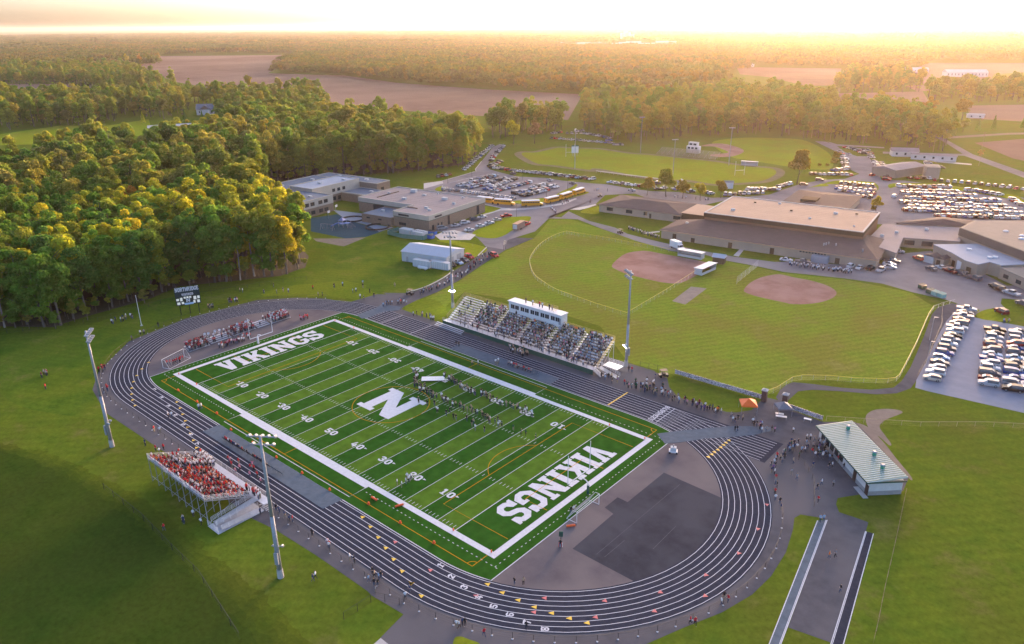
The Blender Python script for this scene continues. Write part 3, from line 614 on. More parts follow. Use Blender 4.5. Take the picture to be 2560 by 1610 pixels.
# stairs and ramp at the right-hand end
st=MB()
for k in range(8): st.box(gx1+.1+k*.32,gx1+.1+k*.32+.33,gy0,gy0+1.6,Z0-.17*(k+1)-.04,Z0-.17*(k+1))
st.build('stair',M['alu'],GS)
for yy in (gy0,gy0+1.6): rb=MB(); railing(rb,(gx1,yy,Z0),(gx1+2.7,yy,0),1.0,3); rb.build('stair_railing',M['metal'],GS)
MB().add([(gx1+.1,gy0+2,Z0),(gx1+.1,gy0+3.6,Z0),(gx1+5.8,gy0+3.6,.05),(gx1+5.8,gy0+2,.05)],[(0,3,2,1),(0,1,2,3)]).build('ramp',M['alu'],GS)
MB().box(gx1+.1,gx1+4.6,gy0+4.2,gy0+7.2,Z0-.08,Z0).build('landing',M['alu'],GS)
rb=MB(); railing(rb,(gx1+.1,gy0+3.7,Z0),(gx1+5.8,gy0+3.7,.1),1.0,4); railing(rb,(gx1+.1,gy0+7.2,Z0),(gx1+4.6,gy0+7.2,Z0),1.0,3); rb.build('ramp_railing',M['white'],GS)
# ================================================================ visitor stand
VS=empty('bleacher_stand',(0,0,0),0,'aluminium visitor bleacher packed with a red and white crowd','bleachers')
vx0,vx1,vy0=43.4,65.4,-17.0; VNR=11; VRD=.80; VRH=.34; VZ0=1.35
MB().box(vx0,vx1+4,vy0-1.75,vy0,VZ0-.1,VZ0).build('front_walkway',M['alu'],VS)
VA=[vx0,50.2,58.0,vx1]
for r in range(VNR):
    y=vy0-1.8-r*VRD; z=VZ0+.05+r*VRH
    for s in range(3):
        a,b=VA[s]+.5,VA[s+1]-.5
        MB().box(a,b,y-.72,y-.40,z+.40,z+.45).build('bench_plank',M['alu'],VS)
        MB().box(a,b,y-.38,y+.05,z-.03,z).build('foot_plank',M['metal'],VS)
    for c in (50.2,58.0): MB().box(c-.45,c+.45,y-.72,y+.05,z-.03,z+.001).build('aisle_step',M['alu'],VS)
vtop=VZ0+VNR*VRH; vyb=vy0-1.8-VNR*VRD
fr=MB()
for k in range(9):
    x=vx0+.2+k*(vx1-vx0-.4)/8
    for q in (0,.35,.7,1): yy=vy0-1.8-VNR*VRD*q; fr.beam((x,yy,0),(x,yy,VZ0+VNR*VRH*q-.1),.1,.1)
    fr.beam((x,vy0-1.8,VZ0-.1),(x,vyb,vtop-.12),.1,.16); fr.beam((x,vyb,.1),(x,vy0-5,VZ0+1),.06,.06)
fr.beam((vx0,vyb,vtop-.1),(vx1,vyb,vtop-.1),.1,.1); fr.beam((vx0,vyb,1.2),(vx1,vyb,1.2),.07,.07)
fr.build('support_frame',M['metal'],VS)
rb=MB(); railing(rb,(vx0,vy0,VZ0),(vx1+2,vy0,VZ0),1.05,12,3); rb.build('front_railing',M['metal'],VS)
rb=MB(); railing(rb,(vx0,vyb,vtop),(vx1,vyb,vtop),1.1,11,4,.03); rb.build('back_railing',M['white'],VS)
for x in (vx0,vx1): rb=MB(); railing(rb,(x,vy0-1.8,VZ0+.2),(x,vyb,vtop),1.1,6,3,.03); rb.build('side_railing',M['white'],VS)
MB().box(vx1+.3,vx1+4,vyb-.4,vy0-1.8,VZ0-1.3,VZ0-1.22).build('ramp_floor',M['alu'],VS)
MB().add([(vx1+.3,vy0-1.8,VZ0),(vx1+1.9,vy0-1.8,VZ0),(vx1+1.9,vyb+.6,.5),(vx1+.3,vyb+.6,.5)],[(0,3,2,1),(0,1,2,3)]).build('ramp',M['alu'],VS)
MB().add([(vx1+2.2,vy0-3.2,.08),(vx1+3.9,vy0-3.2,.08),(vx1+3.9,vyb+.6,.5),(vx1+2.2,vyb+.6,.5)],[(0,3,2,1),(0,1,2,3)]).build('ramp',M['alu'],VS)
rb=MB()
for x,za,zb in ((vx1+.25,VZ0,.5),(vx1+1.95,VZ0,.5),(vx1+2.15,.1,.5),(vx1+3.95,.1,.5)): railing(rb,(x,vy0-1.9,za),(x,vyb+.4,zb),1.0,6,3,.03)
railing(rb,(vx1+.25,vyb-.3,.2),(vx1+3.95,vyb-.3,.2),1.2,3,3,.03); rb.build('ramp_railing',M['white'],VS)
st=MB()
for k in range(7): st.box(vx1+2.0+k*.32,vx1+2.33+k*.32,vy0-1.6,vy0-.1,VZ0-.19*(k+1)-.04,VZ0-.19*(k+1))
st.build('stair',M['alu'],VS)
# ================================================================ floodlight masts
def mast(loc,h,face,label,lit):
    t=empty('floodlight_mast',loc,face,label,'floodlight','stadium floodlight masts')   # local +y looks at the field
    MB().tube((0,0,0),(0,0,1.6),.55,.5,10).build('footing',M['concl'],t)
    MB().tube((0,0,1.6),(0,0,h*.45),.42,.33,10).build('lower_pole',M['metal'],t,smooth=True)
    MB().tube((0,0,h*.45),(0,0,h),.31,.20,10).build('upper_pole',M['metal'],t,smooth=True)
    for z,n,w in ((h-.3,5,4.6),(h-1.7,4,3.8)):
        MB().beam((-w/2,.25,z),(w/2,.25,z),.16,.16).build('crossarm',M['metal'],t)
        for k in range(n):
            x=-w/2+.3+k*(w-.6)/(n-1)
            l=MB().tube((x,.3,z+.05),(x,.85,z-.25),.16,.33,10).build('floodlight',M['metal'],t)
            MB().tube((x,.86,z-.254),(x,.88,z-.265),.28,.28,10).build('lens',M['lens'],l)
    MB().box(-.3,.3,-.75,-.42,3,5.2).build('ballast_box',M['metal'],t)
    MB().beam((-.9,.2,6.0),(.9,.2,6.0),.1,.1).build('crossarm',M['metal'],t)
    for s in (-1,1):
        l=MB().tube((s*.7,.25,6.0),(s*.7,.7,5.7),.15,.28,10).build('floodlight',M['metal'],t)
        MB().tube((s*.7,.71,5.693),(s*.7,.73,5.68),.28,.28,10).build('lens',M['lampglass'] if lit else M['lens'],l)
    if lit:
        for s in (-1,1):
            l=MB().tube((s*.35,.25,6.0),(s*.35,.7,5.7),.15,.25,8).build('floodlight',M['white'],t)
            MB().tube((s*.35,.71,5.693),(s*.35,.73,5.68),.22,.22,8).build('lens',M['lampglass'],l)
mast((23.8,-27.1,0),26.8,math.radians(-35),'tall steel floodlight mast standing in the lawn between the bend and the visitor bleachers',False)
mast((87.4,-27.1,0),26.4,math.radians(35),'tall steel floodlight mast on the lawn past the ramp of the visitor bleachers',False)
mast((85.9,78.3,0),26.3,math.radians(145),'tall steel floodlight mast with lit low lamps by the home grandstand stairs',True)
mast((19.3,80.7,0),25.1,math.radians(215),'tall steel floodlight mast with lit low lamps by the empty end of the home grandstand',True)
# ================================================================ scoreboard
SB=empty('scoreboard',(-40.2,23.9,0),math.atan2(5.0,2.1)-PI/2,'dark scoreboard lettered NORTHRIDGE VIKINGS on three black posts at the wood edge','scoreboard')  # local +y along the board, +x faces the field
for y in (-2.7,0,2.7): MB().beam((-.25,y,0),(-.25,y,8.2),.22,.22).build('post',M['black'],SB)
navy=mat('navy_sign_board',(.012,.03,.035),(.02,.045,.05),1,.4)
MB().box(-.1,.15,-3.6,3.6,7.1,8.3).build('name_panel',navy,SB)
MB().box(-.1,.15,-3.6,3.6,5.95,7.095).build('team_panel',navy,SB)
MB().box(-.1,.15,-3.6,3.6,3.1,5.945).build('score_panel',mat('score_panel_black',(.015,.03,.02),(.02,.04,.03),1,.4),SB)
text('NORTHRIDGE',(.16,-3.4,7.55),(0,1,0),(0,0,1),6.8,1.35,M['white'],SB,'letter',.8)
text('VIKINGS',(.16,-1.7,6.15),(0,1,0),(0,0,1),3.4,.75,M['white'],SB,'letter',.8)
scorew=mat('score_display',(.7,.72,.66),(.6,.62,.56),2,.5,emit=(1,.95,.75),estr=.05)
for (y0,y1,z0,z1) in ((-3.4,-2.6,4.7,5.4),(-2.3,-1.6,4.5,5.6),(-3.3,-2.4,3.4,4.2),(-1.2,-.6,5.2,5.8),(-.4,.2,5.2,5.8),(.4,1.0,5.2,5.8),(1.6,2.4,4.5,5.6),(2.7,3.4,4.7,5.6),(2.5,3.3,3.4,4.3),(-2.0,-1.3,3.5,4.2),(1.4,2.0,3.4,4.3)):
    MB().box(.152,.17,y0,y1,z0,z1).build('digit_cell',scorew,SB)
text('N',(.17,-.7,4.0),(0,1,0),(0,0,1),1.3,1.1,M['white'],SB,'emblem')
MB().box(.152,.17,-1.2,1.4,3.15,3.75).build('sponsor_panel',mat('pale_blue_panel',(.45,.6,.75),(.4,.55,.7),2,.5),SB)
# ================================================================ goals
def gridiron(x,sgn,lab):
    t=empty('goal_post',(x,24.4,0),0 if sgn>0 else PI,lab,'goal post')
    MB().tube((-2.2,0,0),(-2.2,0,1.9),.26,.26,10).build('pad',M['dgreen'] if sgn<0 else M['white'],t)
    nk=MB(); pts=[(-2.2,0,1.9),(-2.15,0,2.4),(-1.7,0,2.85),(-1.0,0,3.0),(0,0,3.05)]
    for a,b in zip(pts[:-1],pts[1:]): nk.tube(a,b,.11,n=8)
    nk.build('gooseneck',M['white'],t)
    MB().tube((0,-3.55,3.05),(0,3.55,3.05),.10,n=8).build('crossbar',M['white'],t)
    for y in (-3.55,3.55): MB().tube((0,y,3.05),(0,y,9.2),.08,.07,8).build('upright',M['white'],t)
gridiron(-.1,1,'white gooseneck goal post in front of the visiting band')
gridiron(FL+.1,-1,'white goal post with green padded base beside the stored soccer goal')
def soccer(a,b,dep,lab):
    a=Vector((*a,0)); b=Vector((*b,0)); c=(a+b)/2; d=(b-a); L=d.length; rz=math.atan2(d.y,d.x)
    t=empty('soccer_goal',c,rz,lab,'soccer goal','soccer goals stored off the turf')
    for s in (-1,1): MB().tube((s*L/2,0,0),(s*L/2,0,2.4),.06,n=8).build('post',M['white'],t)
    MB().tube((-L/2,0,2.4),(L/2,0,2.4),.06,n=8).build('crossbar',M['white'],t)
    f=MB()
    for s in (-1,1): f.tube((s*L/2,0,.06),(s*L/2,dep*2.2,.06),.05,n=6); f.tube((s*L/2,0,2.4),(s*L/2,dep*.9,2.35),.04,n=6); f.tube((s*L/2,dep*.9,2.35),(s*L/2,dep*2.2,.06),.04,n=6)
    f.tube((-L/2,dep*2.2,.06),(L/2,dep*2.2,.06),.05,n=6); f.build('base_frame',M['white'],t)
    nb=MB()
    for k in range(13): x=-L/2+L*k/12; nb.beam((x,dep*.9,2.35),(x,dep*2.2,.08),.025,.025)
    for k in range(7): q=k/6; nb.beam((-L/2,dep*(.9+1.3*q),2.35-2.27*q),(L/2,dep*(.9+1.3*q),2.35-2.27*q),.025,.025)
    nb.build('net',M['metal'],t)
soccer((115.8,15.6),(115.6,22.9),1,'white soccer goal standing at the edge of the dark high jump surface')
soccer((-7.0,-1.0),(-9.6,6.2),-1,'white soccer goal standing on the bend beside the visiting band bleachers')
# ================================================================ concession stand
cA,cB,cC,cD=[Vector((*p,0)) for p in ((137.0,73.2),(143.0,78.1),(158.3,62.6),(152.6,57.1))]
ctr=(cA+cB+cC+cD)/4; ax=(cC-cB); CL=ax.length; crz=math.atan2(ax.y,ax.x); CWD=(cB-cA).length
CS=empty('concession_stand',ctr,crz,'long pale block concession stand with ribbed green and white metal roof','concession stand')   # local x long, local -y faces the plaza
h0,h1=3.2,4.1
blk=mat('painted_block_wall',(.62,.60,.56),(.54,.52,.49),.8,.85)
MB().box(-CL/2+.5,CL/2-.5,-CWD/2+.7,CWD/2-.4,0,h0-.05).build('wall',blk,CS)
MB().box(-CL/2+.46,CL/2-.46,-CWD/2+.66,CWD/2-.36,0,.9).build('plinth',mat('grey_plinth',(.33,.32,.31),(.28,.27,.26),1,.9),CS)
rf=MB(); rf.add([(-CL/2,-CWD/2,h0),(CL/2,-CWD/2,h0),(CL/2,CWD/2,h1),(-CL/2,CWD/2,h1),(-CL/2,-CWD/2,h0-.25),(CL/2,-CWD/2,h0-.25),(CL/2,CWD/2,h1-.25),(-CL/2,CWD/2,h1-.25)],[(0,1,2,3),(7,6,5,4),(0,4,5,1),(1,5,6,2),(2,6,7,3),(3,7,4,0)])
RF=rf.build('roof',mat('pale_green_metal_roof',(.50,.56,.50),(.43,.49,.43),.5,.5,.1),CS)
ribm=mat('dark_green_rib',(.16,.25,.17),(.13,.21,.14),2,.5)
for k in range(34):
    x=-CL/2+.35+k*(CL-.7)/33
    MB().beam((x,-CWD/2,h0+.04),(x,CWD/2,h1+.04),.20,.07).build('roof_rib',ribm,RF)
MB().box(CL/2+.003,CL/2+.05,-CWD/2,CWD/2,h0-.25,h0+.05).build('fascia',M['dgreen'],CS)
MB().box(-CL/2,CL/2,-CWD/2-.05,-CWD/2-.003,h0-.28,h0+.02).build('fascia',M['dgreen'],CS)
vg=mat('green_vent',(.05,.30,.20),(.04,.25,.16),2,.5)
for x,y in ((-CL*.36,CWD*.2),(CL*.12,CWD*.22),(CL*.33,CWD*.12)):
    z=h0+(y+CWD/2)/CWD*(h1-h0); MB().tube((x,y,z),(x,y,z+.75),.38,.38,10).build('roof_vent',vg,CS); MB().tube((x,y,z+.75),(x,y,z+.95),.5,.3,10).build('vent_cap',M['metal'],CS)
for x in (CL*.22,CL/2-1.4): MB().box(x,x+1.1,-CWD/2+.60,-CWD/2+.69,.02,2.2).build('door',mat('brown_door',(.05,.03,.025),(.06,.04,.03),2,.5),CS)
for k in range(5): x=-CL*.42+k*2.0; MB().box(x,x+1.5,-CWD/2+.6,-CWD/2+.69,1.0,2.2).build('serving_hatch',M['glass'],CS)
MB().box(CL/2-3.4,CL/2+.4,-CWD/2-.5,-CWD/2+.5,.014,.12).build('doorstep',M['concl'],CS)
# ================================================================ tents, gate pillars, banner fences
def canopy(loc,rz,s,m,lab,ph=2.1):
    t=empty('canopy_tent',loc,rz,lab,'canopy tent')
    a=s/2; c=MB(); v=[(-a,-a,ph),(a,-a,ph),(a,a,ph),(-a,a,ph),(0,0,ph+1.15)]; c.add(v,[(0,1,4),(1,2,4),(2,3,4),(3,0,4),(3,2,1,0)])
    for i,j in ((0,1),(1,2),(2,3),(3,0)): p,q=v[i],v[j]; c.add([p,q,(q[0],q[1],ph-.28),(p[0],p[1],ph-.28)],[(0,3,2,1)])
    c.build('canopy',m,t)
    for x in (-1,1):
        for y in (-1,1): MB().tube((x*(a-.05),y*(a-.05),0),(x*(a-.05),y*(a-.05),ph),.035,n=6).build('leg',M['metal'],t)
    return t
canopy((121.0,75.3,0.012),.6,3.6,mat('orange_canopy',(.92,.16,.03),(.85,.13,.02),1.5,.6),'bright orange canopy tent on the plaza by the gate pillar',2.2)
canopy((127.6,79.3,0.012),.75,3.2,mat('charcoal_canopy',(.16,.15,.17),(.20,.19,.21),1.5,.6),'dark grey canopy tent with a white table by the gate pillar',2.0)
def table(loc,rz,l,w,m,lab):
    t=empty('folding_table',loc,rz,lab,'table'); MB().box(-l/2,l/2,-w/2,w/2,.70,.75).build('table_top',m,t)
    for x in (-1,1):
        for y in (-1,1): MB().tube((x*(l/2-.1),y*(w/2-.08),0),(x*(l/2-.1),y*(w/2-.08),.70),.025,n=5).build('leg',M['metal'],t)
table((128.4,76.6,.012),.4,2.4,.8,M['white'],'white folding table standing in front of the dark grey canopy tent')
table((127.6,77.6,.012),.4,1.8,.8,M['white'],'small white folding table half under the dark grey canopy tent')
table((133.4,79.2,.012),.2,1.6,.7,M['white'],'white folding table near the short banner fence')
brick=mat('dark_brown_brick',(.10,.055,.045),(.14,.08,.065),3,.9)
for loc,lab in (((121.8,82.4,0),'brown brick gate pillar with pale cap joining the long banner fence'),((126.4,83.4,0),'brown brick gate pillar with pale cap joining the short banner fence')):
    t=empty('gate_pillar',loc,.1,lab,'gate pillar'); MB().box(-.55,.55,-.55,.55,0,2.9).build('shaft',brick,t)
    MB().box(-.7,.7,-.7,.7,2.903,3.1).build('cap_slab',M['concl'],t); c=MB(); c.add([(-.7,-.7,3.103),(.7,-.7,3.103),(.7,.7,3.103),(-.7,.7,3.103),(0,0,3.5)],[(0,1,4),(1,2,4),(2,3,4),(3,0,4)]); c.build('cap_top',M['concl'],t)
def banner_mat():
    m=D.materials.new('banner_print'); m.use_nodes=True; n=m.node_tree.nodes; l=m.node_tree.links; b=n['Principled BSDF']
    g=n.new('ShaderNodeNewGeometry'); v=n.new('ShaderNodeTexVoronoi'); v.inputs['Scale'].default_value=6.5; l.new(g.outputs['Position'],v.inputs['Vector'])
    r=n.new('ShaderNodeValToRGB'); e=r.color_ramp.elements; e[0].position=0; e[0].color=(.10,.08,.10,1); e[1].position=1; e[1].color=(.55,.52,.55,1)
    q=e.new(.33); q.color=(.16,.13,.16,1); q=e.new(.40); q.color=(.42,.38,.42,1)
    s=n.new('ShaderNodeSeparateColor'); l.new(v.outputs['Color'],s.inputs[0]); l.new(s.outputs[0],r.inputs[0]); l.new(r.outputs[0],b.inputs['Base Color']); b.inputs['Roughness'].default_value=.6
    return m
M['banner']=banner_mat()
def banner_fence(a,b,lab,h=1.25):
    a=Vector((*a,0)); b=Vector((*b,0)); L=(b-a).length; t=empty('banner_fence',a,math.atan2(b.y-a.y,b.x-a.x),lab,'fence'); n=int(L/1.15)
    me=MB().box(.02,L/n-.02,-.04,.04,.12,h).mesh('banner_panel',[M['banner']]); pm=MB().tube((0,0,0),(0,0,h+.12),.05,n=6).mesh('post',[M['metal']])
    for k in range(n): put('banner_panel',me,t,(k*L/n,0,0))
    for k in range(n+1): put('post',pm,t,(k*L/n,.08,0))
banner_fence((98.1,82.3),(120.9,83.0),'long fence hung with photo banners along the outfield lawn')
banner_fence((127.3,82.6),(135.8,81.8),'short fence hung with photo banners behind the dark grey tent')
# ================================================================ chain-link fences
def fence(pts,h,sp,lab,m='black',cap=None,r=.04,wires=3,foot=False,name='chain_link_fence'):
    t=empty(name,(pts[0][0],pts[0][1],0),0,lab,'fence'); ox,oy=pts[0]
    P=[(x-ox,y-oy) for x,y in pts]
    pm=MB().tube((0,0,0),(0,0,h),r,n=6).mesh('post',[M[m]]); fm=MB().tube((0,0,.01),(0,0,.10),.17,.10,8).mesh('foot',[M['white']])
    run=0; nxt=0
    for a,b in zip(P[:-1],P[1:]):
        L=math.dist(a,b)
        while nxt<=run+L+1e-6:
            q=(nxt-run)/max(L,1e-6); x,y=a[0]+(b[0]-a[0])*q,a[1]+(b[1]-a[1])*q
            o=put('post',pm,t,(x,y,0))
            if foot: put('foot',fm,o)
            nxt+=sp
        run+=L
    w=MB()
    for a,b in zip(P[:-1],P[1:]):
        for k in range(wires): z=h*(k+.4)/wires; w.beam((*a,z),(*b,z),.012,.012)
    w.build('wire_mesh',M[m],t)
    c=MB()
    for a,b in zip(P[:-1],P[1:]): c.tube((*a,h),(*b,h),.025 if cap is None else .04,n=5)
    c.build('top_rail',M[cap or m],t)
    return t
ro=RIN+8*LW+2.0
M['rail']=mat('pale_rail',(.40,.34,.22),(.32,.27,.18),2,.8)
M['yrail']=mat('yellow_fence_cap',(.80,.62,.10),(.70,.54,.08),2,.5)
arc=lambda c,s,t0,t1,n=26:[(c+s*ro*math.sin(t),CYC-ro*math.cos(t)) for t in np.linspace(t0,t1,n)]
fence([(67,CYC-ro),(CX1,CYC-ro)]+arc(CX1,1,.05,2.02),1.25,3.1,'low black chain link fence with white post feet round the near bend of the track',foot=True)
fence([(42,CYC-ro),(CX0,CYC-ro)]+arc(CX0,-1,.05,2.55),1.25,3.1,'low black chain link fence with white post feet round the far bend of the track',foot=True)
fence([(146.5,48),(143.5,56),(139.5,61)]+W2(Y3((1270,830),(1330,790))),1.3,2.4,'black chain link fence lined by spectators beside the concession plaza',foot=False)
fence(smooth(W2(Z4((2400,640),(2310,618),(2200,655),(2100,720),(2040,800),(2030,850),(2060,940),(2130,1000),(2230,1060),(2400,1120))),False,3)[:-1]+W2(Z5((0,1270),(330,1390),(630,1482),(1000,1260),(1340,1040))),1.4,3,'chain link fence with yellow cap round the softball outfield',m='metal',cap='yrail',r=.03)
fence(W2(Z4((2310,618)))+W2(Z5((60,700),(400,755),(830,835),(1090,880))),1.4,3,'chain link fence with yellow cap between softball diamond and service road',m='metal',cap='yrail',r=.03)
fence(W2(Y3((1070,380),(1170,345),(1310,255),(1400,238),(1620,243),(1850,265),(2100,272),(2190,262)))+W2(Z7((1170,900),(1250,750),(1340,570),(1460,290),(1510,215))),1.4,3,'chain link fence with yellow cap curving between outfield lawn and paved path',m='metal',cap='yrail',r=.03)
fence(W2(Z7((1510,215),(1600,180),(1720,150))),1.3,3,'short white rail fence at the top of the paved path',m='white')
fence([G(*p)[:2] for p in Z7((1600,180),(1590,380),(1440,740),(1350,880))],1.4,3,'dark chain link fence between paved path and gravel car park',m='black')
fence(W2(Y3((0,130),(160,165),(250,195))),1.6,2.4,'short dark fence behind the grandstand mast by the utility cart')
fence(W2(Y8((1360,120),(1310,360),(1240,680),(1170,980),(1110,1290),(1070,1460))),1.2,3.4,'thin wire fence running down the lawn behind the concession stand',m='wood',r=.05)
fence(W2(Y3((1600,590),(1900,610),(2100,622),(2408,640)))+W2(Z7((2000,1365),(2500,1390))),1.2,4,'pale split rail fence crossing the lawn behind the concession stand',m='rail',r=.05,cap='rail',name='rail_fence')
fence(W2(Z8((-60,950),(300,900),(700,850),(1150,720),(1700,620),(2150,560))),1.4,4,'dark wire fence along the foot of the wood',m='black',r=.05)
fence(W2(Y4((-300,620),(60,900),(330,1180),(600,1440)))+W2([(600,1600)]),1.4,4,'dark wire fence dividing the unmown field from the visitor lawn',m='black',r=.05)
fence([G(*p)[:2] for p in Y6((0,790),(300,600))]+[G(*p)[:2] for p in Y6((560,660),(630,690))],1.5,2.5,'black fence posts by the lower corner path gate',m='black')
fence(W2(P1((1190,1060),(1500,1040),(1800,995),(2090,910))),1.1,2,'dark green railing between the parked school buses and the drive',m='dgreen')
# ================================================================ buildings
def M2(n,c,v=.85,**k):
    kw=dict(scale=.4,rough=.95,spec=.04); kw.update(k)
    M[n]=mat(n,c,tuple(x*v for x in c),**kw); return M[n]
M2('stone',(.27,.205,.155),.78,scale=1.6,detail=6); M2('cream',(.46,.42,.355),.92); M2('roofm',(.27,.24,.24),.9,scale=.15); M2('roofb',(.17,.20,.24),.88,scale=.15)
M2('roofp',(.44,.31,.225),.9,scale=.12); M2('shingle',(.105,.085,.085),.85,scale=.3); M2('fascia',(.075,.055,.04),.85); M2('tanwall',(.37,.305,.24),.92); M2('peachtrim',(.50,.33,.22),.9)
M2('roofw',(.35,.38,.43),.92,scale=.15); M2('siding',(.52,.52,.51),.93); M2('metalroof',(.44,.47,.52),.93,scale=.2,rough=.5); M2('brickd',(.20,.12,.09),.8,scale=3)
M2('greytan',(.28,.24,.20),.9); M2('rubberb',(.032,.080,.108),.85,scale=.3,spec=0.0,rough=1.0); M2('slab',(.28,.30,.33),.93,spec=0.0,rough=1.0)
def roof_flat(x0,x1,y0,y1,z,mr,mt,parent,par=.45):
    MB().box(x0+.3,x1-.3,y0+.3,y1-.3,z-.3,z-par+.15).build('roof',M[mr],parent)
    c=MB()
    for a,b,cc,d in ((x0,x1,y0,y0+.3),(x0,x1,y1-.3,y1),(x0,x0+.3,y0+.301,y1-.301),(x1-.3,x1,y0+.301,y1-.301)): c.box(a,b,cc,d,z-.3,z)
    c.build('parapet',M[mt],parent)
def roof_hip(x0,x1,y0,y1,z,zr,mr,parent,ov=.6,gable=False):
    x0-=ov;x1+=ov;y0-=ov;y1+=ov; lx,ly=x1-x0,y1-y0; h=min(lx,ly)/2
    if lx>=ly: a,b=((x0+(0 if gable else h),(y0+y1)/2,zr),(x1-(0 if gable else h),(y0+y1)/2,zr)); fs=[(0,1,5,4),(1,2,5),(2,3,4,5),(3,0,4)]
    else: a,b=(((x0+x1)/2,y0+(0 if gable else h),zr),((x0+x1)/2,y1-(0 if gable else h),zr)); fs=[(0,1,4),(1,2,5,4),(2,3,5),(3,0,4,5)]
    MB().add([(x0,y0,z),(x1,y0,z),(x1,y1,z),(x0,y1,z),a,b],fs+[(3,2,1,0)]).build('roof',M[mr],parent)
def win(p,face,a0,a1,z0,z1,at,name='window',m='glass',fr=True):
    """window on a wall; face 'x+' etc., at = wall coordinate"""
    s=1 if face[1]=='+' else -1; d0,d1=sorted((at+s*.003,at+s*.05)); e0,e1=sorted((at+s*.051,at+s*.075))
    def bx(lo,hi,u0,u1,w0,w1):
        return (lo,hi,u0,u1,w0,w1) if face[0]=='x' else (u0,u1,lo,hi,w0,w1)
    o=MB().box(*bx(d0,d1,a0,a1,z0,z1)).build(name,M[m],p)
    if fr and a1-a0>1.0:
        k=MB(); n=max(1,int((a1-a0)/1.2))
        for i in range(1,n): x=a0+(a1-a0)*i/n; k.box(*bx(e0,e1,x-.04,x+.04,z0,z1))
        if n>1: k.build('mullion',M['fascia'],o)
    return o
# ---- new school (stone and cream), local frame at the hall's near corner
NS=empty('school_building',(-55.7,141.2,0),math.radians(8.2),'new stone and cream school with flat grey hall roof and two storey classroom wing','school')
MB().box(-54,0,13.7,43,0,4.6).build('wall',M['stone'],NS); MB().box(-20,0,0,13.697,0,4.6).build('wall',M['stone'],NS)
MB().box(-54.2,.2,13.5,43.2,4.85,6.6).build('parapet_band',M['cream'],NS); MB().box(-20.2,.2,-.2,13.497,4.85,6.6).build('parapet_band',M['cream'],NS)
MB().box(-54.1,.1,13.6,43.1,4.603,4.847).build('green_band',M['dgreen'],NS); MB().box(-20.1,.1,-.1,13.597,4.603,4.847).build('green_band',M['dgreen'],NS)
MB().box(-53.6,-.4,14.1,42.6,6.61,6.66).build('roof',M['roofm'],NS); MB().box(-19.6,-.4,.4,14.097,6.61,6.66).build('roof',M['roofm'],NS)
cp=MB()
for a,b,c,d in ((-54.2,.2,42.8,43.2),(-54.2,-53.8,13.5,42.79),(-53.79,-20.2,13.5,13.9),(-20.2,-19.8,-.2,13.49),(-19.79,.2,-.2,.2),(-.2,.2,.21,42.79)): cp.box(a,b,c,d,6.603,7.0)
cp.build('coping',M['cream'],NS)
MB().box(-38,-20.3,-1.5,13.4,0,3.9).build('annex_wall',M['stone'],NS); MB().box(-37.7,-20.5,-1.2,13.2,3.903,3.98).build('annex_roof',M['roofb'],NS)
MB().box(-44,-38.1,12.9,13.65,.1,4.5).build('recess_shade_panel',M['glass'],NS)  # dark panel put in for the shade of the covered recess
for a in (-35,-28): win(NS,'y-',a,a+2,2.1,2.7,-1.5)
win(NS,'y-',-17,-11,5.3,6.1,-.2); win(NS,'y-',-17,-13,1,2.2,0)
for a in (4,): win(NS,'x+',a,a+5,5.3,6.1,.2)
for a,b,c,d in ((13.5,15,.3,4.4),(36,38,.3,4.4),(2,3.5,.2,2.4),(6,7,.6,2.4),(8.5,9.5,.6,2.4)): win(NS,'x+',a,b,c,d,0,fr=False)
MB().box(-46,-45.7,18,34,6.663,7.0).build('roof_divider',M['fascia'],NS); MB().box(-20,-14,9.5,9.8,6.663,7.0).build('roof_divider',M['fascia'],NS)
for x,y in ((-8,9),(-12,12),(-30,33),(-24,5),(-33,6)):
    z=6.66 if y>7 or x>-20 else 3.98; MB().box(x,x+1.8,y,y+1.0,z,z+.7).build('rooftop_unit',M['siding'],NS)
def wing(x0,x1,y0,y1,h,mr,up='cream',lo='stone',sp=4.0):
    MB().box(x0,x1,y0,y1,0,min(sp,h)).build('wall',M[lo],NS)
    if h>sp: MB().box(x0-.05,x1+.05,y0-.05,y1+.05,sp+.003,h).build('upper_wall',M[up],NS)
    MB().box(x0+.35,x1-.35,y0+.35,y1-.35,h+.01,h+.06).build('roof',M[mr],NS)
    c=MB()
    for a,b,cc,d in ((x0-.1,x1+.1,y0-.1,y0+.3),(x0-.1,x1+.1,y1-.3,y1+.1),(x0-.1,x0+.3,y0+.31,y1-.31),(x1-.3,x1+.1,y0+.31,y1-.31)): c.box(a,b,cc,d,h+.003,h+.4)
    c.build('coping',M['cream'],NS)
wing(-93,-65,-22,7.6,7.6,'roofb'); wing(-95,-79,7.75,40.9,8.8,'roofw'); wing(-78.8,-54.3,27,40.9,4.2,'roofb'); wing(-112,-67,41.1,51.4,7.2,'roofb','stone')
wing(-112,-95.2,-10,40.9,7.4,'roofb')
for fl in (1.0,5.0):
    for a in (-19.5,-16,-10.5,-7,-2,1.5): win(NS,'x+',a,a+2.5,fl,fl+1.7,-65 if fl<4 else -64.95)
    for a in (21,24.6,28.2): win(NS,'x+',a,a+2.0,fl+(.3 if fl>4 else 0),fl+1.9,-79 if fl<4 else -78.95)
for a in (44,): win(NS,'x+',a,a+2.4,3.2,5.0,-67 if False else -66.95)
seamm=mat('roof_seam',(.20,.175,.17),(.17,.15,.145),2,.9)
for k in range(1,9): MB().box(-53.4,-.6,14.2+k*3.1,14.2+k*3.1+.12,6.663,6.69).build('roof_seam',seamm,NS)
